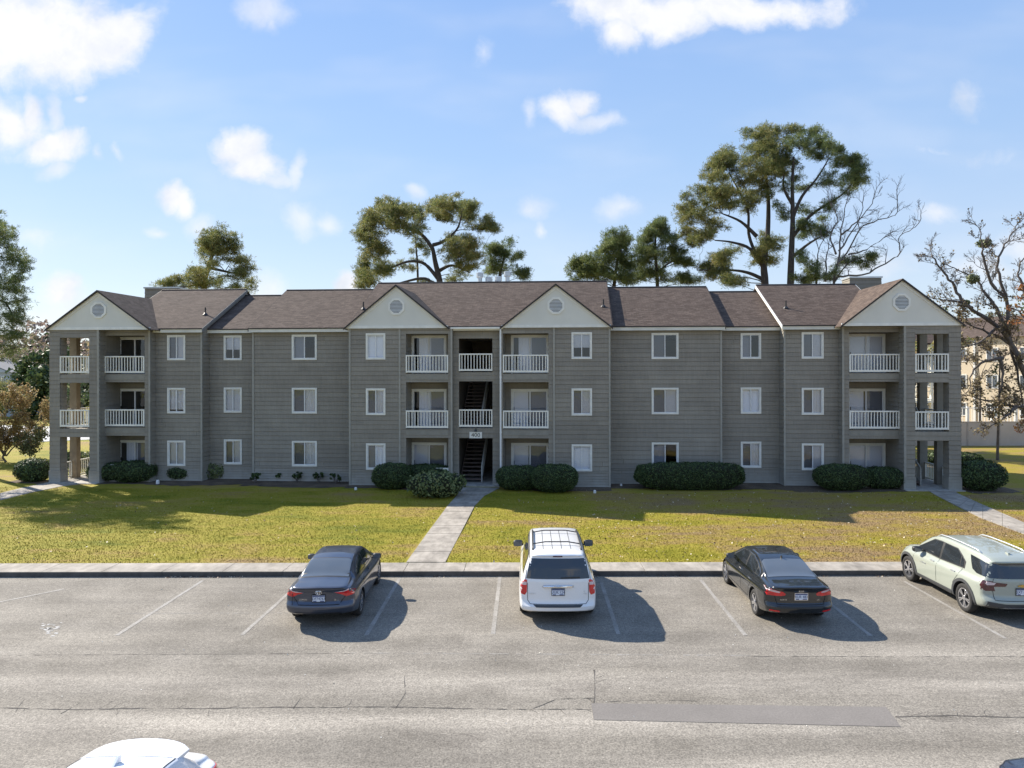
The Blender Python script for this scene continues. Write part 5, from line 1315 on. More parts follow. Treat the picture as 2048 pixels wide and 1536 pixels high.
# bits of grit on the asphalt
n = 220; Y = rng.uniform(12, 21.8, n); X = rng.uniform(-1, 1, n) * Y * .75; c = np.stack([X, Y, np.full(n, .012)], 1); dn = np.zeros_like(c); dn[:, 2] = 1.5
v, f = leaf_quads(c, .02, dn, 1.3); o = obj('grit', mesh_from('grit', v, f, plain('pale_grit', (.6, .58, .52), .8))); tag(o, 'pale bits of grit on the asphalt', 'grit', kind='stuff')
# leaf clutter under the kerb
n = 900; X = rng.uniform(-17, 17, n); Y = KY - np.abs(rng.normal(0, .07, n)); c = np.stack([X, Y, np.full(n, .015)], 1); dn = np.zeros_like(c); dn[:, 2] = 1.5
keep = (np.sin(X * 1.7) + np.sin(X * .6 + 1) > .2); c = c[keep]; dn = dn[keep]
v, f = leaf_quads(c, .04, dn, 1.4); o = obj('gutter_leaves', mesh_from('gutter_leaves', v, f, M['litter'])); tag(o, 'leaf litter gathered along the kerb', 'leaves', kind='stuff')
# ================================================================== CARS
M['carglass'] = mat_paint('dark_car_glass', (0.018, 0.022, 0.026), 0.0, 0.02, 1.0)
M['carglass2'] = mat_paint('tinted_rear_glass', (0.085, 0.10, 0.115), 0.0, 0.02, 1.0)
M['trimblk'] = plain('black_car_trim', (0.022, 0.022, 0.022), .45, var=.1)
M['clad'] = plain('grey_cladding', (0.05, 0.052, 0.055), .6, var=.1)
M['tyre'] = plain('tyre_rubber', (0.022, 0.021, 0.02), .85, var=.2, scale=9)
M['alloy'] = plain('alloy_rim', (0.62, 0.62, 0.64), .25, .9, var=.06)
M['chrome'] = plain('chrome', (0.75, 0.75, 0.76), .12, 1.0, var=.03)
M['redlamp'] = plain('red_lamp_lens', (0.60, 0.008, 0.012), .15, var=.25, scale=12, coat=1.0)
M['clearlamp'] = plain('clear_lamp_lens', (0.62, 0.50, 0.50), .15, var=.15, scale=14, coat=1.0)
M['darklamp'] = plain('smoked_lamp_lens', (0.07, 0.010, 0.014), .15, var=.3, scale=12, coat=1.0)
M['plate'] = plain('licence_plate', (0.62, 0.66, 0.72), .5, var=.05)
M['plateink'] = plain('plate_ink', (0.03, 0.05, 0.16), .5)
M['gold'] = plain('gold_badge', (.55, .38, .12), .3, .8)
M['under'] = plain('underbody', (0.012, 0.012, 0.012), .9)

def loft(spec):
    st = np.array(spec['st'], float); L = st[-1, 0]
    ny = 96; ys_ = np.linspace(0, L, ny); ys_ = np.sort(np.concatenate([ys_, [0.015, 0.035, 0.06, L - .015, L - .035, L - .06]])); ny = len(ys_)
    col_ = [np.interp(ys_, st[:, 0], st[:, i]) for i in range(1, st.shape[1])]
    ker = np.exp(-np.linspace(-1.6, 1.6, 7) ** 2); ker /= ker.sum()
    def sm(a): p = np.concatenate([np.full(3, a[0]), a, np.full(3, a[-1])]); return np.convolve(p, ker, 'valid')
    zb, zs, zt, w, ws, wt = [sm(a) for a in col_]
    secs = []
    for k in range(ny):
        B, S, T, W_, WS, WT = zb[k], zs[k], zt[k], w[k], ws[k], wt[k]
        te = S + (T - S) * (0.86 if T - S > .2 else .55)
        ctrl = [(0, B), (W_ * .70, B), (W_ * .93, B + .03), (W_ * .985, B + .14), (W_, B + .5 * (S - B)), (W_ * .99, S - .13), (WS + .01, S - .02), (WS - .012, S + .02 if T - S > .2 else S + .2 * (te - S)),
                (WS + (WT - WS) * .5 + .012, S + (te - S) * .5), (WT + .01, te - .015), (WT * .93, te + (T - te) * .55), (WT * .62, T - .012), (0, T)]
        c = np.array(ctrl); out = []
        for i in range(len(c) - 1):
            p0, p1, p2, p3 = c[max(i - 1, 0)], c[i], c[i + 1], c[min(i + 2, len(c) - 1)]
            if i == 0: p0 = np.array([-p2[0], p2[1]])
            if i == len(c) - 2: p3 = np.array([-p1[0], p1[1]])
            for j in range(3):
                t = j / 3; h = np.array([p1 + (p2 - p1) * t, 0.5 * ((2 * p1) + (-p0 + p2) * t + (2 * p0 - 5 * p1 + 4 * p2 - p3) * t * t + (-p0 + 3 * p1 - 3 * p2 + p3) * t ** 3)])
                out.append(h[0] * .35 + h[1] * .65)
        out.append(c[-1]); secs.append(np.array(out))
    secs = np.array(secs); m = secs.shape[1]
    for k in range(ny):
        dr = min(ys_[k], L - ys_[k]); r = .07
        if dr < r:
            f_ = 1 - .05 * (1 - math.sqrt(max(0, 1 - (1 - dr / r) ** 2))); zm = (secs[k, 0, 1] + secs[k, -1, 1]) / 2
            secs[k, :, 0] *= f_; secs[k, :, 1] = zm + (secs[k, :, 1] - zm) * f_
    K = 14; bm = bmesh.new()
    wmax = st[:, 4].max()
    def warp(x, y, z):
        rp = spec['rear']; fp = spec['front']
        kr = max(0, 1 - y / spec.get('rf', .75)); kf = max(0, 1 - (L - y) / .8)
        dr = np.interp(z, [p[0] for p in rp], [p[1] for p in rp]) + spec.get('rc', .2) * (abs(x) / wmax) ** 3.2
        df = np.interp(z, [p[0] for p in fp], [p[1] for p in fp]) + spec.get('fc', .42) * (abs(x) / wmax) ** 2.6
        return (x, y + kr * dr - kf * df, z)
    ring = []
    for k in range(ny):
        vs = [bm.verts.new(warp(p[0], ys_[k], p[1])) for p in secs[k]] + [bm.verts.new(warp(-p[0], ys_[k], p[1])) for p in secs[k][::-1]]
        ring.append(vs)
    n = 2 * m
    for k in range(ny - 1):
        for i in range(n):
            j = (i + 1) % n; bm.faces.new((ring[k][i], ring[k + 1][i], ring[k + 1][j], ring[k][j]))
    for k, fl in ((0, 1), (ny - 1, 0)):
        rows_ = []
        for i in range(m):
            x, z = secs[k][i]; rows_.append([ring[k][i]] + [bm.verts.new(warp(x * (1 - 2 * j / K), ys_[k], z)) for j in range(1, K)] + [ring[k][n - 1 - i]])
        for i in range(m - 1):
            for j in range(K):
                q = (rows_[i][j], rows_[i + 1][j], rows_[i + 1][j + 1], rows_[i][j + 1]); 
                try: bm.faces.new(q if fl else q[::-1])
                except ValueError: pass
    bmesh.ops.remove_doubles(bm, verts=bm.verts, dist=1e-4)
    bmesh.ops.dissolve_degenerate(bm, dist=1e-5, edges=bm.edges)
    bmesh.ops.recalc_face_normals(bm, faces=bm.faces)
    bvh = BVHTree.FromBMesh(bm)
    me = bpy.data.meshes.new('body'); bm.to_mesh(me); bm.free()
    me.polygons.foreach_set('use_smooth', np.ones(len(me.polygons), dtype=bool))
    return me, bvh, L

def cut_wells(me, spec, paint):
    me.materials.append(paint); me.materials.append(M['under'])
    o = bpy.data.objects.new('tmp', me); col.objects.link(o); W_ = spec['W'] / 2; cutters = []
    for y in spec['axles']:
        for s in (-1, 1):
            b = bmesh.new(); bmesh.ops.create_cone(b, cap_ends=True, segments=36, radius1=spec['R'] + .055, radius2=spec['R'] + .055, depth=.62)
            bmesh.ops.rotate(b, verts=b.verts, matrix=Matrix.Rotation(R(90), 3, 'Y')); bmesh.ops.translate(b, verts=b.verts, vec=(s * (W_ + .02), y, spec['R'] + .01))
            cm = bpy.data.meshes.new('c'); b.to_mesh(cm); b.free(); cm.materials.append(M['under'])
            c = bpy.data.objects.new('c', cm); col.objects.link(c); cutters.append(c)
            md = o.modifiers.new('b', 'BOOLEAN'); md.object = c; md.operation = 'DIFFERENCE'; md.solver = 'EXACT'; md.material_mode = 'TRANSFER'
    dg = bpy.context.evaluated_depsgraph_get(); dg.update()
    res = bpy.data.meshes.new_from_object(o.evaluated_get(dg))
    bpy.data.objects.remove(o)
    for c in cutters: bpy.data.objects.remove(c)
    # keep arch lips crisp
    b = bmesh.new(); b.from_mesh(res)
    for e in b.edges:
        if len(e.link_faces) == 2 and e.calc_face_angle(0) > R(38): e.smooth = False
    b.to_mesh(res); b.free(); res.name = 'body'; return res

def decal(name, poly, mode, bvh, mat, parent, off=.006, cell=.07, side=1, thick=.012):
    bm = bmesh.new(); f = bm.faces.new([bm.verts.new((p[0], p[1], 0)) for p in poly])
    bmesh.ops.triangulate(bm, faces=[f])
    xs_ = [p[0] for p in poly]; ys_ = [p[1] for p in poly]
    for ax, lo, hi in ((0, min(xs_), max(xs_)), (1, min(ys_), max(ys_))):
        n = int((hi - lo) / cell)
        for i in range(1, n + 1):
            co = [0, 0, 0]; co[ax] = lo + (hi - lo) * i / (n + 1); no = [0, 0, 0]; no[ax] = 1
            bmesh.ops.bisect_plane(bm, geom=bm.verts[:] + bm.edges[:] + bm.faces[:], plane_co=co, plane_no=no, dist=1e-5)
    for v_ in bm.verts:
        a, c = v_.co.x, v_.co.y
        if mode == 'side': o_, d = Vector((side * 3, a, c)), Vector((-side, 0, 0))
        elif mode == 'rear': o_, d = Vector((a, -2, c)), Vector((0, 1, 0))
        elif mode == 'front': o_, d = Vector((a, 8, c)), Vector((0, -1, 0))
        else: o_, d = Vector((a, c, 4)), Vector((0, 0, -1))
        hit = bvh.ray_cast(o_, d)
        if hit[0] is None:
            h = bvh.find_nearest(o_ + d * 2.0); p, nrm = h[0], h[1]
        else: p, nrm = hit[0], hit[1]
        if nrm.dot(d) > 0: nrm = -nrm
        v_.co = p - d * off * .6 + nrm * off * .6
    be = [e for e in bm.edges if len(e.link_faces) == 1]
    r = bmesh.ops.extrude_edge_only(bm, edges=be)
    dd = {'side': Vector((-side, 0, 0)), 'rear': Vector((0, 1, 0)), 'front': Vector((0, -1, 0)), 'top': Vector((0, 0, -1))}[mode]
    for v_ in r['geom']:
        if isinstance(v_, bmesh.types.BMVert): v_.co += dd * thick
    bmesh.ops.recalc_face_normals(bm, faces=bm.faces)
    me = bpy.data.meshes.new(name); bm.to_mesh(me); bm.free(); me.materials.append(mat)
    for p in me.polygons: p.use_smooth = len(p.vertices) > 0 and p.area > 0
    for p in me.polygons: p.use_smooth = True
    b2 = bmesh.new(); b2.from_mesh(me)
    for e in b2.edges:
        if len(e.link_faces) == 2 and e.calc_face_angle(0) > R(40): e.smooth = False
    b2.to_mesh(me); b2.free()
    return obj(name, me, parent)
def seamline(pts, mode, bvh, parent, w=.011, side=1, mat=None, name='panel_gap'):
    """dark panel gap following the body"""
    b = MB(); pp = []
    for i in range(len(pts) - 1):
        L = math.dist(pts[i], pts[i + 1]); n = max(1, int(L / .06))
        for j in range(n): pp.append((pts[i][0] + (pts[i + 1][0] - pts[i][0]) * j / n, pts[i][1] + (pts[i + 1][1] - pts[i][1]) * j / n))
    pp.append(pts[-1]); L_ = []
    for i, p in enumerate(pp):
        q0 = pp[max(i - 1, 0)]; q1 = pp[min(i + 1, len(pp) - 1)]; dx, dy = q1[0] - q0[0], q1[1] - q0[1]; l = math.hypot(dx, dy) or 1; nx, ny_ = -dy / l * w / 2, dx / l * w / 2; row = []
        for s in (-1, 1):
            a, c = p[0] + nx * s, p[1] + ny_ * s
            if mode == 'side': o_, d = Vector((side * 3, a, c)), Vector((-side, 0, 0))
            elif mode == 'rear': o_, d = Vector((a, -2, c)), Vector((0, 1, 0))
            else: o_, d = Vector((a, c, 4)), Vector((0, 0, -1))
            h = bvh.ray_cast(o_, d); 
            if h[0] is None: row.append(None)
            else: row.append(h[0] - d * .0035)
        L_.append(row)
    for i in range(len(L_) - 1):
        if None in L_[i] or None in L_[i + 1]: continue
        b.quad(L_[i][0], L_[i + 1][0], L_[i + 1][1], L_[i][1])
    return b.v, b.f
def wheel(parent, x, y, Rr, side, spokes, style, w=.215, ang=0.0):
    """tyre > rim; side = outward x sign"""
    t = MB(); prof = [(-w / 2 + .02, Rr * .62), (-w / 2, Rr * .72), (-w / 2, Rr * .90), (-w / 2 + .02, Rr * .975), (-w / 2 + .05, Rr), (w / 2 - .05, Rr), (w / 2 - .02, Rr * .975), (w / 2, Rr * .90), (w / 2, Rr * .72), (w / 2 - .02, Rr * .66), (w / 2 - .10, Rr * .64)]
    n = 32; vs = []; fs = []
    for i in range(n):
        a = 2 * math.pi * i / n
        for (dx, r) in prof: vs.append((side * dx, r * math.cos(a), r * math.sin(a)))
    m = len(prof)
    for i in range(n):
        for j in range(m - 1): fs.append((i * m + j, i * m + j + 1, ((i + 1) % n) * m + j + 1, ((i + 1) % n) * m + j))
    t.add(vs, fs); wo_ = t.build('wheel', M['tyre'], parent, smooth=True); wo_.location = (x, y, Rr)
    hb = MB(); hb.tube([(side * (w / 2 - .13), 0, 0), (side * (w / 2 - .12), 0, 0)], Rr * .66, 24); hb.build('wheel_backing', M['under'], wo_)  # plain dark backing disc behind the spokes
    rm = MB(); ro, ri = Rr * .68, Rr * .61; xo = side * (w / 2 - .012)
    for i in range(n):
        a0, a1 = 2 * math.pi * i / n, 2 * math.pi * (i + 1) / n
        f_ = lambda r, a, xx: (xx, r * math.cos(a), r * math.sin(a))
        rm.quad(f_(ro, a0, xo), f_(ro, a1, xo), f_(ri, a1, xo), f_(ri, a0, xo)); rm.quad(f_(ri, a0, xo), f_(ri, a1, xo), f_(ri * .96, a1, xo - side * .10), f_(ri * .96, a0, xo - side * .10))
        rm.quad(f_(ro, a0, xo), f_(ro, a1, xo), f_(ro, a1, xo - side * .03), f_(ro, a0, xo - side * .03))
    for i in range(spokes):
        a = ang + 2 * math.pi * i / spokes
        for off in ((0,) if style == 1 else (-.16, .16)):
            wi, wo2 = (.028, .038) if style == 1 else (.016, .022)
            pr = Rr * .14; ca, sa = math.cos(a), math.sin(a); cb_, sb = math.cos(a + off), math.sin(a + off)
            p = Vector((xo - side * .015, pr * ca, pr * sa)); q = Vector((xo - side * .004, ri * 1.02 * cb_, ri * 1.02 * sb)); rm.beam(p, q, .02, wo2 * 2 if style == 1 else wo2 * 1.6)
    rm.tube([(xo - side * .03, 0, 0), (xo + side * .002, 0, 0)], Rr * .17, 14)
    rm.build('rim', M['alloy'], wo_)
    return wo_
def lerp2(a, b, t): return (a[0] + (b[0] - a[0]) * t, a[1] + (b[1] - a[1]) * t)
def mirror_x(poly): return [(-p[0], p[1]) for p in poly]
def mirror_part(parent, x, y, z, side, mat, s=1.0):
    me = bpy.data.meshes.new('side_mirror'); bm = bmesh.new(); bmesh.ops.create_icosphere(bm, subdivisions=3, radius=1)
    for v_ in bm.verts:
        c = v_.co; e = .62
        v_.co = Vector((math.copysign(abs(c.x) ** e, c.x) * .115 * s, math.copysign(abs(c.y) ** e, c.y) * (.06 if c.y < 0 else .09) * s, math.copysign(abs(c.z) ** e, c.z) * .075 * s))
    bm.to_mesh(me); bm.free(); me.materials.append(mat); me.polygons.foreach_set('use_smooth', np.ones(len(me.polygons), dtype=bool))
    o = obj('side_mirror', me, parent, (x + side * .13, y, z + .03))
    g = MB(); g.box(-.095 * s, .095 * s, -.066 * s, -.060 * s, -.055 * s, .055 * s); g.build('mirror_glass', M['carglass2'], o)
    a = MB(); a.beam((-side * .16, .02, -.05), (-side * .02, .01, -.02), .05, .04); a.build('mirror_arm', M['trimblk'], o)
def plate(parent, bvh, z, txt, w=.31, h=.16, stripe=None, x=0.0):
    hit = bvh.ray_cast(Vector((x, -2, z)), Vector((0, 1, 0)))[0]; y = hit.y - .018
    hit2 = bvh.ray_cast(Vector((x, -2, z - h / 2)), Vector((0, 1, 0)))[0]; hit3 = bvh.ray_cast(Vector((x, -2, z + h / 2)), Vector((0, 1, 0)))[0]
    tilt = math.atan2(hit3.y - hit2.y, h); y = min(hit.y, (hit2.y + hit3.y) / 2) - .016
    b = MB(); b.box(-w / 2, w / 2, -.006, .006, -h / 2, h / 2); o = b.build('licence_plate', M['plate'], parent); o.location = (x, y, z); o.rotation_euler = (-tilt, 0, 0)
    b = MB(); b.box(-w / 2 + .004, w / 2 - .004, -.009, -.0065, h / 2 - .034, h / 2 - .006); b.box(-w / 2 + .02, -w / 2 + .10, -.009, -.0065, -h / 2 + .004, -h / 2 + .024); b.box(w / 2 - .12, w / 2 - .02, -.009, -.0065, -h / 2 + .004, -h / 2 + .024); b.build('plate_band', M['plateink'], o)
    text_mesh('plate_text', txt, .095, M['plateink'], o, (0, -.0085, -.008), (R(90), 0, 0), .001, sx=.92)
    f = MB(); q = .012
    for bx in ((-w / 2 - q, w / 2 + q, h / 2, h / 2 + q), (-w / 2 - q, w / 2 + q, -h / 2 - q, -h / 2), (-w / 2 - q, -w / 2, -h / 2, h / 2), (w / 2, w / 2 + q, -h / 2, h / 2)): f.box(bx[0], bx[1], -.008, .008, bx[2], bx[3])
    f.build('plate_frame', M['chrome'] if stripe else M['trimblk'], o)
    return o

def make_car(spec):
    t = thing(spec['name'], spec['label'], spec['cat'], spec['loc'], spec.get('rz', 0), 'cars in the parking lot')
    paint = spec['paint']; me0, bvh, L = loft(spec); me = cut_wells(me0, spec, paint); body = obj('body', me, t)
    for y in spec['axles']:
        for s in (-1, 1): wheel(t, s * (spec['W'] / 2 - .125), y, spec['R'], s, spec['spokes'], spec['sstyle'], ang=random.random())
    # dark floor so no light passes under the arches
    bt = MB(); bt.box(-spec['W'] / 2 + .42, spec['W'] / 2 - .42, .5, L - .5, .2, .5); bt.build('underbody', M['under'], t)
    sm_v = []; sm_f = []
    def S(pts, mode, side=1, w=.011):
        v_, f_ = seamline(pts, mode, bvh, t, w, side)
        if v_: b = MB(); b.v = v_; b.f = f_; b.build('panel_gap', M['under'], t, fix=False)
    def W2(name, poly, mode, mat, both=False, off=.006, parent=t, cell=.07, sides=(-1, 1)):
        if mode == 'side':
            for s in sides: decal(name, poly, mode, bvh, mat, parent, off, cell, s)
        elif both:
            decal(name, poly, mode, bvh, mat, parent, off, cell); decal(name, mirror_x(poly), mode, bvh, mat, parent, off, cell)
        else: decal(name, poly, mode, bvh, mat, parent, off, cell)
    spec['fit'](t, bvh, S, W2)
    if sm_v:
        b = MB(); b.v = sm_v; b.f = sm_f; b.build('panel_gap', M['under'], t, fix=False)
    return t

# ---- shared sedan shape
def sedan_stations(L, W, H_, deck=1.08, hip=.95, k=0.0):
    w = W / 2
    return [(0.0, .36, hip - .02, deck - .03, w - .05, w - .13, w - .22), (.25, .28, hip, deck + .0, w - .02, w - .11, w - .20), (.55, .23, hip + .01, deck + .03, w, w - .11, w - .21), (.80, .20, hip, deck + .08, w, w - .115, w - .235),
            (1.05, .19, hip - .01, H_ - .20, w, w - .12, w - .29), (1.40 + k, .18, hip - .03, H_ - .065, w, w - .12, w - .32), (1.75, .18, hip - .04, H_ - .015, w, w - .125, w - .33), (2.25, .18, hip - .06, H_, w, w - .13, w - .33), (2.70, .18, hip - .08, H_ - .04, w, w - .135, w - .32),
            (3.05, .18, hip - .09, H_ - .19, w, w - .14, w - .29), (3.50, .18, hip - .09, hip + .04, w, w - .15, w - .22), (3.80, .19, hip - .11, hip - .01, w, w - .16, w - .26), (4.25, .22, hip - .18, hip - .10, w - .03, w - .16, w - .26), (L - .08, .26, hip - .28, hip - .20, w - .08, w - .2, w - .30), (L, .30, hip - .34, hip - .26, w - .12, w - .22, w - .32)]
def sedan_windows(t, bvh, S, W2, H_, hip, W, chrome=False, rearw=None):
    zt = H_ - .105; zb = hip + .035
    sur = [(3.42, zb - .05), (3.40, zb - .02), (2.72, zt - .01), (2.35, zt + .012), (1.85, zt + .005), (1.45, zt - .07), (1.02, zb + .10), (1.00, zb), (1.3, zb - .015), (2.2, zb - .045)]
    W2('window_surround', sur, 'side', M['chrome'] if chrome else M['trimblk'], off=.004)
    W2('side_window', [(3.28, zb - .015), (2.68, zt - .035), (2.32, zt - .012), (2.16, zt - .012), (2.16, zb - .02)], 'side', M['carglass'], off=.009)
    W2('side_window', [(2.08, zt - .015), (1.84, zt - .022), (1.46, zt - .10), (1.30, zt - .17), (1.30, zb + .01), (2.08, zb - .015)], 'side', M['carglass'], off=.009)
    W2('side_window', [(1.27, zt - .185), (1.08, zb + .10), (1.05, zb + .025), (1.27, zb + .015)], 'side', M['carglass'], off=.009)
    W2('windshield', [(-.56, 2.80), (.56, 2.80), (.66, 3.42), (-.66, 3.42)], 'top', M['carglass'])
    for s in (-1, 1):
        S([(2.12, zb - .05), (2.12, .36)], 'side', s); S([(3.15, zb - .07), (3.28, .62), (3.24, .36)], 'side', s); S([(1.22, zb), (1.26, .80), (1.42, .62), (1.50, .36)], 'side', s); S([(1.5, .34), (3.24, .34)], 'side', s)
        for y in (1.42, 2.35):
            h = bvh.ray_cast(Vector((s * 3, y, hip - .11)), Vector((-s, 0, 0)))[0]; b = MB(); b.box(-.014, .014, -.09, .09, -.014, .014); o = b.build('door_handle', M['chrome'] if chrome else (M['trimblk']), t); o.location = (h.x + s * .018, y, hip - .11)

# ---- blue-grey sedan
def fit_blue(t, bvh, S, W2):
    sedan_windows(t, bvh, S, W2, 1.455, .965, 1.776)
    W2('window_surround', [(-.635, .66), (.635, .66), (.575, 1.38), (.49, 1.45), (-.49, 1.45), (-.575, 1.38)], 'top', M['trimblk'], off=.003)
    W2('rear_window', [(-.60, .70), (.60, .70), (.545, 1.36), (.47, 1.41), (-.47, 1.41), (-.545, 1.36)], 'top', M['carglass2'])
    # lamps
    W2('tail_light', [(.38, .885), (.62, .91), (.80, .985), (.845, .93), (.83, .80), (.66, .765), (.54, .83)], 'rear', M['redlamp'], True)
    W2('reverse_light', [(.36, .893), (.62, .925), (.72, .965), (.72, .935), (.60, .895)], 'rear', M['clearlamp'], True, .012)
    W2('boot_panel', [(-.36, .90), (.36, .90), (.54, .83), (.62, .77), (.50, .60), (-.50, .60), (-.62, .77), (-.54, .83)], 'rear', spec_blue['paint'], off=.003)
    S([(-.64, .79), (-.50, .595), (.50, .595), (.64, .79)], 'rear', w=.022); S([(-.62, .99), (.62, .99)], 'rear', w=.012); S([(-.66, .66), (-.66, .1)], 'top')
    W2('bumper_lower', [(-.60, .40), (.60, .40), (.50, .30), (-.50, .30)], 'rear', M['trimblk'], off=.008)
    plate(t, bvh, .745, 'DF74763')
    h = bvh.ray_cast(Vector((0, -2, .90)), Vector((0, 1, 0)))[0]
    em = MB()
    for (ra, rb) in ((.075, .050), (.030, .048), (.055, .020)):
        n = 20; pts = [(ra * math.cos(2 * math.pi * i / n), 0, rb * math.sin(2 * math.pi * i / n) + (.014 if ra == .055 else 0)) for i in range(n + 1)]; em.tube(pts, .007, 5, cap=False)
    o = em.build('emblem', M['chrome'], t); o.location = (0, h.y - .012, .895)
    for x_, s_, z_ in ((-.37, 'COROLLA', .715), (.40, 'LE', .70)): 
        h = bvh.ray_cast(Vector((x_, -2, z_)), Vector((0, 1, 0)))[0]; text_mesh('badge_text', s_, .05, M['chrome'], t, (x_, h.y - .008, z_), (R(90), 0, 0), .002)
    for s in (-1, 1): mirror_part(t, s * .80, 2.98, .99, s, M['trimblk'])
spec_blue = dict(name='sedan', cat='car', label='dark blue-grey sedan parked left of the white minivan, seen from behind', loc=(-5.21, 17.5, 0), rz=.04, W=1.776, R=.325, axles=(1.02, 3.72), spokes=5, sstyle=2, rc=.20,
    st=sedan_stations(4.62, 1.776, 1.455, 1.06, .965), rear=[(.2, .14), (.34, .06), (.52, .0), (.60, .03), (.64, .085), (.86, .075), (.96, .03), (1.03, .02), (1.15, .10)], front=[(.2, .1), (.5, 0), (.8, .2)],
    paint=mat_paint('blue_grey_car_paint', (0.048, 0.060, 0.092), .55, .25))
# ---- black sedan
def fit_black(t, bvh, S, W2):
    sedan_windows(t, bvh, S, W2, 1.435, .96, 1.78, chrome=True)
    W2('window_surround', [(3.36, .99), (2.70, 1.305), (2.35, 1.325), (1.85, 1.318), (1.50, 1.255), (1.08, 1.09), (1.10, 1.01), (1.3, .99)], 'side', M['trimblk'], off=.0065)
    W2('rear_window', [(-.61, .66), (.61, .66), (.56, 1.32), (.48, 1.40), (-.48, 1.40), (-.56, 1.32)], 'top', M['carglass2'])
    W2('tail_light', [(.37, .83), (.44, .88), (.62, .925), (.80, .955), (.85, .90), (.80, .775), (.50, .775), (.40, .79)], 'rear', M['redlamp'], True)
    W2('reverse_light', [(.50, .885), (.62, .918), (.79, .945), (.80, .895), (.62, .86), (.52, .855)], 'rear', M['clearlamp'], True, .012)
    W2('reflector', [(.52, .42), (.76, .44), (.76, .40), (.54, .385)], 'rear', M['redlamp'], True, .008)
    W2('bumper_insert', [(-.60, .535), (.60, .535), (.50, .485), (-.50, .485)], 'rear', M['trimblk'], off=.008)
    S([(-.63, .77), (-.58, .57), (.58, .57), (.63, .77)], 'rear', w=.014); S([(-.64, .98), (.64, .98)], 'rear', w=.010)
    plate(t, bvh, .775, 'RUR 483', stripe=True)
    for x_, z_, s_, sz in ((0, .905, 'KIA', .075), (-.43, .685, 'FORTE', .05), (.43, .685, 'LX', .05)):
        h = bvh.ray_cast(Vector((x_, -2, z_)), Vector((0, 1, 0)))[0]; text_mesh('badge_text', s_, sz, M['chrome'], t, (x_, h.y - .010, z_), (R(90), 0, 0), .003, sx=1.15)
    h = bvh.ray_cast(Vector((0, 1.5, 3)), Vector((0, 0, -1)))[0]; b = MB(); b.prism([(-.02, 0), (.10, 0), (.0, .07), (-.02, .065)], 'x', -.012, .012); o = b.build('roof_fin', M['trimblk'], t); o.location = (0, 1.42, h.z - .012)
    for s in (-1, 1): mirror_part(t, s * .80, 2.96, .99, s, M['trimblk'])
spec_black = dict(name='sedan', cat='car', label='glossy black sedan right of the white minivan, seen from behind', loc=(6.72, 17.5, 0), W=1.78, R=.33, axles=(1.0, 3.70), spokes=5, sstyle=1, rc=.22,
    st=sedan_stations(4.56, 1.78, 1.435, 1.05, .96, .05), rear=[(.2, .14), (.34, .05), (.50, .0), (.56, .04), (.60, .075), (.88, .06), (.98, .0), (1.04, .0), (1.15, .08)], front=[(.2, .1), (.5, 0), (.8, .2)],
    paint=mat_paint('black_car_paint', (0.012, 0.014, 0.016), .1, .12))
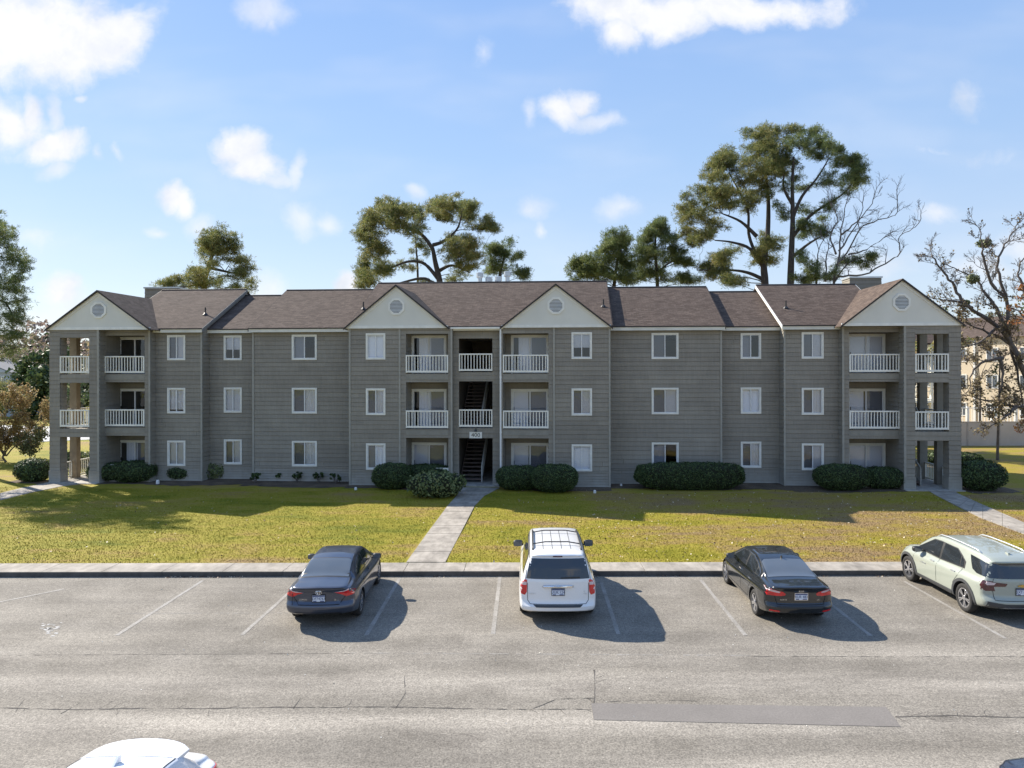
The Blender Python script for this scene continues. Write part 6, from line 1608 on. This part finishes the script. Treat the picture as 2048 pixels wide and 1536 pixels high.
# ---- white minivan
def fit_van(t, bvh, S, W2):
    W2('rear_window', [(-.80, 1.13), (.80, 1.13), (.765, 1.28), (.70, 1.595), (-.70, 1.595), (-.765, 1.28)], 'rear', M['carglass'])
    W2('high_brake_light', [(-.13, 1.64), (-.11, 1.665), (.11, 1.665), (.13, 1.64), (.10, 1.63), (-.10, 1.63)], 'rear', M['darklamp'])
    W2('tail_light', [(.775, 1.10), (.84, 1.10), (.93, 1.05), (.95, .90), (.93, .74), (.83, .72), (.785, .80)], 'rear', M['redlamp'], True)
    W2('reverse_light', [(.785, 1.045), (.85, 1.045), (.935, 1.01), (.935, .965), (.79, .975)], 'rear', M['clearlamp'], True, .012)
    S([(-.745, 1.63), (-.82, 1.12), (-.77, 1.0), (-.765, .60), (-.70, .52), (.70, .52), (.765, .60), (.77, 1.0), (.82, 1.12), (.745, 1.63)], 'rear', w=.012)
    W2('bumper_step', [(-.62, .505), (.62, .505), (.55, .455), (-.55, .455)], 'rear', M['clad'], off=.012); W2('bumper_skirt', [(-.66, .335), (.66, .335), (.64, .27), (-.64, .27)], 'rear', M['clad'], off=.008)
    h = bvh.ray_cast(Vector((0, -2, .955)), Vector((0, 1, 0)))[0]; b = MB(); b.tube([(-.37, h.y - .0, .955), (-.355, h.y - .03, .955), (.355, h.y - .03, .955), (.37, h.y, .955)], .027, 8); b.build('tailgate_handle', M['chrome'], t, smooth=True)
    em = MB(); em.tube([(-.05, 0, 0), (.05, 0, 0)], [.015, .015], 6); em.beam((-.11, 0, .006), (.11, 0, .006), .008, .016); o = em.build('emblem', M['galv'], t); o.location = (0, h.y - .062, .962)
    plate(t, bvh, .82, 'UUK 124')
    for x_, s_, z_ in ((-.60, 'Town & Country', .77), (.66, 'LX', .82), (.66, 'flex fuel', .765)):
        h = bvh.ray_cast(Vector((x_, -2, z_)), Vector((0, 1, 0)))[0]; text_mesh('badge_text', s_, .045, M['galv'], t, (x_, h.y - .006, z_), (R(90), 0, 0), .002)
    b = MB(); h = bvh.ray_cast(Vector((.1, -2, 1.17)), Vector((0, 1, 0)))[0]; b.beam((.08, h.y - .03, 1.165), (.55, h.y + .0, 1.175), .02, .02); b.build('wiper', M['trimblk'], t)
    sur = [(4.25, 1.06), (3.60, 1.56), (3.3, 1.60), (.85, 1.595), (.62, 1.52), (.50, 1.17), (2.2, 1.09)]
    W2('window_surround', sur, 'side', M['trimblk'], off=.004)
    W2('side_window', [(4.05, 1.10), (3.52, 1.54), (3.05, 1.57), (2.98, 1.12)], 'side', M['carglass'], off=.009)
    W2('side_window', [(2.90, 1.12), (2.95, 1.57), (1.98, 1.58), (1.92, 1.13)], 'side', M['carglass'], off=.009)
    W2('side_window', [(1.84, 1.13), (1.90, 1.58), (.90, 1.57), (.70, 1.49), (.58, 1.20)], 'side', M['carglass'], off=.009)
    W2('windshield', [(-.62, 3.75), (.62, 3.75), (.74, 4.40), (-.74, 4.40)], 'top', M['carglass'])
    for s in (-1, 1):
        S([(2.94, 1.08), (2.94, .36)], 'side', s); S([(1.88, 1.08), (1.90, .9), (1.72, .6), (1.70, .4)], 'side', s); S([(3.95, 1.05), (4.05, .7), (4.0, .38)], 'side', s); S([(.3, 1.0), (1.86, 1.02)], 'side', s, .014); S([(1.7, .36), (4.0, .36)], 'side', s)
        xr = .63; pts = []
        for y in (.75, .95, 1.6, 2.3, 2.75, 2.95):
            h = bvh.ray_cast(Vector((s * xr, y, 3)), Vector((0, 0, -1)))[0]; pts.append((s * xr, y, h.z + (.0 if y in (.75, 2.95) else .055)))
        b = MB(); b.tube(pts, .022, 6); b.build('roof_rail', M['trimblk'], t, smooth=True)
        S([(s * .72, .5), (s * .72, 3.3)], 'top', w=.02)
        mirror_part(t, s * .93, 3.72, 1.12, s, M['trimblk'], 1.25)
    for y in (1.15, 2.45):
        h = bvh.ray_cast(Vector((0, y, 3)), Vector((0, 0, -1)))[0]; b = MB(); b.tube([(-.63, y, h.z + .02), (-.3, y, h.z + .075), (.3, y, h.z + .075), (.63, y, h.z + .02)], .016, 6); b.build('cross_bar', M['trimblk'], t)
    for x_ in (-.36, -.12, .12, .36): S([(x_, .75), (x_, 2.9)], 'top', w=.012)
w = .99
spec_van = dict(name='minivan', cat='minivan', label='white minivan with dark roof rails, parked in the middle of the row', loc=(.72, 17.72, 0), W=1.98, R=.335, axles=(1.10, 4.13), spokes=5, sstyle=1, rc=.17, rf=.6,
    st=[(0, .34, 1.05, 1.70, w - .05, w - .10, w - .33), (.20, .27, 1.06, 1.72, w - .02, w - .08, w - .31), (.6, .22, 1.07, 1.735, w, w - .07, w - .29), (1.6, .20, 1.07, 1.75, w, w - .07, w - .28), (2.7, .20, 1.05, 1.75, w, w - .07, w - .28), (3.3, .20, 1.03, 1.72, w, w - .08, w - .29), (3.75, .20, 1.02, 1.58, w, w - .09, w - .29), (4.35, .20, 1.01, 1.12, w, w - .11, w - .24), (4.6, .22, .96, 1.03, w - .01, w - .13, w - .24), (4.95, .26, .80, .88, w - .05, w - .18, w - .30), (5.05, .30, .70, .78, w - .10, w - .2, w - .33)],
    rear=[(.25, .10), (.36, .01), (.48, .0), (.52, .07), (.60, .085), (1.08, .10), (1.40, .22), (1.62, .33), (1.66, .30), (1.78, .36)], front=[(.2, .1), (.5, 0), (.8, .2), (1.2, .3)],
    paint=mat_paint('white_car_paint', (0.80, 0.79, 0.77), 0, .25))
# ---- pale green SUV
def ring_poly(cy, cz, r0, r1, a0, a1, n=16): 
    return [(cy + r1 * math.cos(R(a0 + (a1 - a0) * i / n)), cz + r1 * math.sin(R(a0 + (a1 - a0) * i / n))) for i in range(n + 1)] + [(cy + r0 * math.cos(R(a1 + (a0 - a1) * i / n)), cz + r0 * math.sin(R(a1 + (a0 - a1) * i / n))) for i in range(n + 1)]
def fit_suv(t, bvh, S, W2):
    for y in spec_suv['axles']: W2('wheel_arch_trim', ring_poly(y, .37, .425, .50, -18, 198), 'side', M['clad'], off=.014, cell=.10)
    W2('sill_cladding', [(1.55, .30), (3.18, .30), (3.26, .40), (1.47, .42)], 'side', M['clad'], off=.012)
    W2('side_window', [(3.42, 1.10), (2.72, 1.475), (2.42, 1.50), (2.30, 1.50), (2.27, 1.09)], 'side', M['carglass'], off=.009)
    W2('side_window', [(2.17, 1.09), (2.18, 1.505), (1.62, 1.49), (1.38, 1.37), (1.34, 1.12)], 'side', M['carglass'], off=.009)
    W2('side_window', [(1.30, 1.12), (1.34, 1.36), (1.20, 1.28), (1.16, 1.13)], 'side', M['carglass'], off=.009)
    W2('window_surround', [(3.50, 1.07), (2.74, 1.495), (2.42, 1.52), (1.62, 1.51), (1.33, 1.385), (1.12, 1.27), (1.10, 1.10), (2.2, 1.055)], 'side', M['trimblk'], off=.004)
    # wrap-round rear quarter glass
    W2('quarter_window', [(1.06, 1.49), (.62, 1.46), (.30, 1.41), (.16, 1.12), (.60, 1.13), (.80, 1.19), (.94, 1.34)], 'side', M['carglass'], off=.007)
    W2('rear_window', [(-.80, 1.11), (.80, 1.11), (.77, 1.25), (.70, 1.46), (-.70, 1.46), (-.77, 1.25)], 'rear', M['carglass'])
    W2('tail_light', [(.36, 1.0), (.66, 1.015), (.88, 1.05), (.90, .80), (.84, .79), (.74, .90), (.40, .925)], 'rear', M['darklamp'], True)
    W2('reverse_light', [(.62, 1.0), (.86, 1.03), (.80, .93), (.66, .95)], 'rear', M['clearlamp'], True, .012)
    W2('tail_light', [(.18, 1.035), (.30, 1.04), (.34, .90), (.24, .78), (.16, .80)], 'side', M['darklamp'], off=.008)
    W2('bumper_cladding', [(-.82, .54), (-.45, .50), (.45, .50), (.82, .54), (.84, .36), (.60, .28), (-.60, .28), (-.84, .36)], 'rear', M['clad'], off=.010)
    W2('skid_plate', [(-.46, .42), (.46, .42), (.60, .32), (-.60, .32)], 'rear', M['galv'], off=.016)
    S([(-.66, 1.10), (-.70, .95), (-.66, .58), (.66, .58), (.70, .95), (.66, 1.10)], 'rear', w=.012)
    plate(t, bvh, .80, 'SXT 624', x=.0)
    h = bvh.ray_cast(Vector((0, -2, .945)), Vector((0, 1, 0)))[0]; b = MB(); b.prism([(-.11, -.02), (-.04, -.02), (-.035, -.035), (.035, -.035), (.04, -.02), (.11, -.02), (.10, .02), (.04, .02), (.035, .035), (-.035, .035), (-.04, .02), (-.10, .02)], 'y', -.012, 0); o = b.build('emblem', M['gold'], t); o.location = (0, h.y - .004, .945)
    W2('windshield', [(-.60, 2.85), (.60, 2.85), (.70, 3.52), (-.70, 3.52)], 'top', M['carglass'])
    h = bvh.ray_cast(Vector((0, .5, 3)), Vector((0, 0, -1)))[0]; b = MB(); b.prism([(-.06, 0), (.14, 0), (.02, .07), (-.05, .06)], 'x', -.03, .03); o = b.build('roof_fin', spec_suv['paint'], t); o.location = (0, .62, h.z - .01)
    for s in (-1, 1):
        S([(2.22, 1.05), (2.22, .45)], 'side', s); S([(3.30, 1.05), (3.40, .8), (3.30, .42)], 'side', s); S([(1.18, 1.08), (1.22, .9), (1.42, .66), (1.46, .45)], 'side', s)
        for y in (1.45, 2.45):
            h = bvh.ray_cast(Vector((s * 3, y, .95)), Vector((-s, 0, 0)))[0]; b = MB(); b.box(-.012, .016, -.09, .09, -.012, .016); o = b.build('door_handle', M['galv'], t); o.location = (h.x + s * .012, y, .95)
        pts = []
        for y in (.75, .95, 1.6, 2.2, 2.55, 2.75):
            h = bvh.ray_cast(Vector((s * .58, y, 3)), Vector((0, 0, -1)))[0]; pts.append((s * .58, y, h.z + (-.005 if y in (.75, 2.75) else .045)))
        b = MB(); b.tube(pts, .02, 6); b.build('roof_rail', M['galv'], t, smooth=True)
        mirror_part(t, s * .86, 3.10, 1.08, s, M['trimblk'], 1.1)
    h = bvh.ray_cast(Vector((-3, 2.9, .74)), Vector((1, 0, 0)))[0]; text_mesh('badge_text', 'EQUINOX', .06, M['galv'], t, (h.x - .004, 2.85, .78), (R(90), 0, R(-90)), .002)
w = .95
spec_suv = dict(name='suv', cat='car', label='pale green SUV with grey wheel arches, cut by the right edge of the picture', loc=(12.36, 17.72, 0), W=1.90, R=.37, axles=(.98, 3.71), spokes=5, sstyle=2, rc=.24, rf=.7,
    st=[(0, .40, 1.04, 1.50, w - .05, w - .11, w - .34), (.22, .32, 1.05, 1.58, w - .02, w - .10, w - .32), (.6, .28, 1.06, 1.62, w, w - .10, w - .31), (1.3, .26, 1.05, 1.65, w, w - .11, w - .31), (2.0, .26, 1.04, 1.67, w, w - .11, w - .31), (2.55, .26, 1.03, 1.65, w, w - .115, w - .31), (2.95, .26, 1.02, 1.54, w, w - .12, w - .30), (3.55, .26, 1.02, 1.13, w, w - .13, w - .22), (3.9, .28, .99, 1.06, w, w - .14, w - .24), (4.35, .32, .92, .99, w - .03, w - .16, w - .26), (4.58, .36, .82, .88, w - .08, w - .2, w - .30), (4.65, .40, .74, .80, w - .12, w - .22, w - .32)],
    rear=[(.25, .14), (.40, .03), (.54, .0), (.60, .05), (.66, .09), (1.0, .09), (1.08, .10), (1.44, .26), (1.50, .20), (1.68, .28)], front=[(.2, .1), (.5, 0), (.8, .1), (1.1, .2)],
    paint=mat_paint('pale_green_car_paint', (0.315, 0.34, 0.285), 0, .28))
# ---- white crossover, nose toward the camera, cut by the lower edge
def fit_cross(t, bvh, S, W2):
    W2('side_window', [(3.2, 1.06), (2.62, 1.42), (2.3, 1.45), (2.22, 1.05)], 'side', M['carglass'], off=.009)
    W2('side_window', [(2.14, 1.05), (2.2, 1.455), (1.5, 1.43), (1.28, 1.34), (1.18, 1.08)], 'side', M['carglass'], off=.009)
    W2('quarter_window', [(1.12, 1.10), (1.2, 1.31), (.86, 1.20), (.72, 1.12)], 'side', M['carglass'], off=.009)
    W2('rear_window', [(-.58, .50), (.58, .50), (.56, .86), (-.56, .86)], 'top', M['carglass2'])
    W2('windshield', [(-.58, 2.75), (.58, 2.75), (.68, 3.4), (-.68, 3.4)], 'top', M['carglass'])
    W2('tail_light', [(.42, 1.0), (.70, 1.02), (.90, .98), (.90, .84), (.66, .86), (.44, .93)], 'rear', M['redlamp'], True)
    W2('tail_light', [(.10, 1.0), (.42, 1.03), (.36, .93), (.14, .82)], 'side', M['redlamp'], off=.010)
    b = MB(); pts = []
    n = 14; vs = []; fs = []
    for i in range(n + 1):
        x = -.62 + 1.24 * i / n; a = 1 - (x / .62) ** 2
        h = bvh.ray_cast(Vector((x, .92, 3)), Vector((0, 0, -1)))[0]; z1 = h.z + .012; z0 = z1 - .05
        y0 = .52 - .06 * a + .10 * (1 - a) ** 2
        vs += [(x, .94, z1), (x, y0, z1 - .03 - .02 * (1 - a)), (x, y0, z1 - .055 - .02 * (1 - a)), (x, .92, z0 - .02)]
        if i:
            q = (i - 1) * 4
            for j in range(4): fs.append((q + j, q + 4 + j, q + 4 + (j + 1) % 4, q + (j + 1) % 4))
    fs += [(0, 1, 2, 3), (n * 4 + 3, n * 4 + 2, n * 4 + 1, n * 4)]
    b.add(vs, fs); b.build('rear_spoiler', spec_cross['paint'], t, smooth=False)
    h = bvh.ray_cast(Vector((0, 1.2, 3)), Vector((0, 0, -1)))[0]; b = MB(); b.prism([(-.04, -.02), (.16, -.02), (.0, .085), (-.035, .085)], 'x', -.016, .016); o = b.build('roof_fin', spec_cross['paint'], t); o.location = (0, 1.18, h.z)
    for s in (-1, 1):
        S([(s * .60, .95), (s * .60, 2.7)], 'top', w=.016); mirror_part(t, s * .84, 3.02, 1.04, s, M['trimblk']); S([(2.18, 1.0), (2.18, .4)], 'side', s)
w = .92
spec_cross = dict(name='crossover', cat='car', label='white crossover with rear spoiler, only its roof showing at the lower left edge', loc=(-5.10, 9.97, 0), rz=math.pi, W=1.84, R=.35, axles=(.92, 3.60), spokes=5, sstyle=1, rc=.26, rf=.8,
    st=[(0, .38, 1.0, 1.10, w - .05, w - .12, w - .26), (.25, .30, 1.03, 1.15, w - .02, w - .11, w - .28), (.5, .26, 1.04, 1.26, w, w - .11, w - .26), (.85, .25, 1.04, 1.50, w, w - .11, w - .27), (1.2, .24, 1.03, 1.57, w, w - .12, w - .27), (1.9, .24, 1.02, 1.61, w, w - .12, w - .26), (2.5, .24, 1.0, 1.58, w, w - .12, w - .32), (2.9, .24, 1.0, 1.45, w, w - .13, w - .31), (3.45, .24, .99, 1.10, w, w - .14, w - .24), (3.9, .26, .95, 1.02, w, w - .15, w - .26), (4.3, .30, .86, .93, w - .04, w - .18, w - .28), (4.5, .36, .76, .82, w - .12, w - .22, w - .32)],
    rear=[(.25, .12), (.4, .02), (.55, .0), (.65, .06), (.9, .06), (1.05, .02), (1.2, .05)], front=[(.2, .1), (.5, 0), (.8, .1), (1.1, .2)],
    paint=mat_paint('bright_white_car_paint', (0.82, 0.82, 0.83), 0, .22))
def fit_dark(t, bvh, S, W2):
    sedan_windows(t, bvh, S, W2, 1.47, .965, 1.8)
    W2('rear_window', [(-.60, .70), (.60, .70), (.545, 1.30), (-.545, 1.30)], 'top', M['carglass'])
    W2('tail_light', [(.38, .885), (.62, .91), (.80, .985), (.845, .93), (.83, .80), (.66, .765)], 'rear', M['redlamp'], True)
    for s in (-1, 1): mirror_part(t, s * .80, 2.98, .99, s, M['trimblk'])
spec_dark = dict(name='sedan', cat='car', label='dark navy car, only a sliver of its roof showing at the lower right corner', loc=(7.2, 9.92, 0), rz=math.pi, W=1.8, R=.33, axles=(1.0, 3.7), spokes=5, sstyle=1, rc=.2,
    st=sedan_stations(4.6, 1.8, 1.47, 1.06, .965), rear=spec_blue['rear'], front=spec_blue['front'], paint=mat_paint('navy_car_paint', (0.02, 0.026, 0.045), .3, .2))
for fit, sp in ((fit_blue, spec_blue), (fit_black, spec_black), (fit_van, spec_van), (fit_suv, spec_suv), (fit_cross, spec_cross), (fit_dark, spec_dark)):
    sp['fit'] = fit; make_car(sp)
# ================================================================== NEIGHBOURING BUILDINGS AND FENCE
tanw = plain('tan_wall', (0.62, 0.53, 0.40), .85, var=.06, scale=.5)
fence_m = plain('pale_fence_panel', (0.52, 0.44, 0.37), .85, var=.10, scale=.6)
Yf = 58.0
fn = thing('boundary_fence', 'long pale beige panel fence behind the lawn on the right', 'fence', (28, Yf, 0), 0)
z1 = 1.95
for i in range(-6, 8):
    x = i * 2.6; b = MB(); b.box(x + .06, x + 2.54, -.03, .03, 0, z1 - .03); b.build('panel', fence_m, fn)
fpm = plain('fence_post', (.42, .36, .31), .8)
for i in range(-6, 9):
    b = MB(); b.box(i * 2.6 - .06, i * 2.6 + .06, -.06, .06, 0, z1 + .04); b.build('post', fpm, fn)
b = MB(); b.box(-15.5, 20.7, -.05, .05, z1 - .03, z1 + .03); b.build('cap_rail', fpm, fn)
def house_box(t, x0, x1, y0, y1, h, wm, rise, roofm, wins_, ridge='x', oh=.4):
    w = MB(); w.box(x0, x1, y0, y1, 0, h); wo_ = w.build('wall', wm, t)
    r = MB(); ym = (y0 + y1) / 2; xm = (x0 + x1) / 2
    if ridge == 'x': r.prism([(y0 - oh, h), (y1 + oh, h), (ym, h + rise)], 'x', x0 - oh, x1 + oh)
    else: r.prism([(x0 - oh, h), (x1 + oh, h), (xm, h + rise)], 'y', y0 - oh, y1 + oh)
    ro = r.build('roof', roofm, t); add_uv(ro)
    if ridge == 'y':
        g = MB(); g.prism([(x0, h), (x1, h), (xm, h + rise * .88)], 'y', y0 - oh - .02, y0 - oh - .005); g.build('gable', wm, t)
    for (a, c, e, f_) in wins_:
        m = MB()
        for q in ((a, c, f_ - .1, f_), (a, c, e, e + .1), (a, a + .1, e + .1, f_ - .1), (c - .1, c, e + .1, f_ - .1), ((a + c) / 2 - .03, (a + c) / 2 + .03, e + .1, f_ - .1)): m.box(q[0], q[1], y0 - .06, y0 + .0, q[2], q[3])
        o = m.build('window', M['white'], t); m = MB(); m.box(a + .09, c - .09, y0 - .03, y0 - .004, e + .09, f_ - .09); m.build('pane', M['farglass'], o)
M['farglass'] = plain('far_window_glass', (.10, .12, .15), .1, var=.2, scale=.5)
# tan apartments at right
ta = thing('tan_apartments', 'tan apartment building with white windows beyond the fence at right', 'building', (45.5, 83, 0), R(-58))
wl_ = []
for x in (1.0, 4.2, 7.4, 10.6, 13.8):
    for z in (1.0, 4.1, 7.0): wl_.append((x, x + 1.2, z, z + 1.5))
house_box(ta, 0, 16, 0, 12, 9.6, tanw, 2.6, M['shingle'], wl_)
for x in (2.9, 6.1, 12.5):
    b = MB(); b.box(x, x + .2, -.12, -.02, 0, 9.3); b.build('pilaster', M['white'], ta)
# second tan block seen through the right tower
tb_ = thing('far_apartments', 'pale apartment block with galleries seen through the right tower', 'building', (0, 84, 0), 0)
house_box(tb_, 44.5, 50.0, 0, 10, 8.6, tanw, 2.0, M['shingle'], [(45.2, 46.4, 4, 5.6), (47.2, 48.4, 4, 5.6), (45.2, 46.4, 1, 2.6)])
for k in (1, 2): railing('railing', 44.5, 50, -1.2, 2.9 * k, tb_, 1.0, .3)
b = MB()
for k in range(3): b.box(39.6, 44.2, -10, -5, 2.9 * k + 2.7, 2.9 * k + 2.95)
b.build('gallery', M['trim'], tb_)
for x in (39.7, 41.9, 44.0):
    b = MB(); b.box(x, x + .22, -10.01, -9.79, 0, 9); b.build('post', M['trim'], tb_)
for k in (0, 1, 2): railing('railing', 39.7, 44.1, -10.0, 2.9 * k + .05, tb_, 1.0, .3)
for k in (0, 1): slope_railing('stair_railing', (40.0, -9.6, 2.9 * k + .1), (43.6, -9.6, 2.9 * k + 2.9), tb_, M['rail'], 1.0, .35)
b = MB(); b.prism([(-10.4, 8.9), (-4.6, 8.9), (-7.5, 10.4)], 'x', 39.2, 44.6); o = b.build('gallery_roof', M['shingle'], tb_); add_uv(o)
# white porch railing above the fence
wf = thing('white_picket_fence', 'low white picket fence behind the beige fence at right', 'fence', (0, 66, 0), 0)
railing('picket_panel', 38.5, 52, 0, .9, wf, 1.75, .3, M['white'])
for x in np.arange(38.5, 52.1, 2.25):
    b = MB(); b.box(x - .08, x + .08, -.09, .09, 0, 2.75); b.build('post', M['white'], wf)
# grey gabled house at the far left
gh = thing('grey_house', 'pale grey gabled house at the far left edge', 'house', (0, 96, 0), 0)
gw = plain('pale_blue_grey_wall', (.42, .46, .50), .8, var=.06)
house_box(gh, -79, -70.0, 0, 9, 5.9, gw, 2.0, plain('grey_roof', (.20, .20, .20), .9), [(-71.3, -70.75, 4.1, 5.4), (-74.4, -73.6, 4.1, 5.4)], 'y', .25)
b = MB(); b.prism([(-70.0, 3.6), (-68.2, 3.0), (-68.2, 3.15), (-70.0, 4.3)], 'y', -2, 6); b.build('porch_roof', plain('porch_roof', (.34, .36, .35), .9), gh)
b = MB(); b.box(-69.9, -68.5, -1.4, 5.8, 0, 3.0); b.build('porch_wall', gw, gh)
# distant parked pickup glimpsed through the left tower is a small dark grill with cover by the road
# far wood belt closing the horizon
vs = []; 
def belt(name, label, x0, x1, Yb, h, mat, n, leaf):
    X = rng.uniform(x0, x1, n); prof = h * (.75 + .18 * np.sin(X * .13) + .12 * np.sin(X * .41 + 1) + .08 * np.sin(X * 1.1)); Zc = rng.random(n) ** .7 * prof; Yc = Yb + rng.uniform(-4, 6, n)
    v, f = leaf_quads(np.stack([X, Yc, Zc], 1), leaf); o = obj(name, mesh_from(name, v, f, mat)); tag(o, label, 'woodland', kind='stuff')
belt('far_wood', 'far belt of woodland closing the horizon behind the left trees', -210, 10, 135, 12.5, M['darkg'], 34000, .8)
belt('far_wood', 'far belt of woodland closing the horizon behind the tan apartments', 20, 150, 125, 13.5, M['olive'], 24000, .8)
belt('far_wood', 'far reddish wood line above the evergreens at left', -130, -60, 128, 15.0, M['pinkish'], 7000, .6)
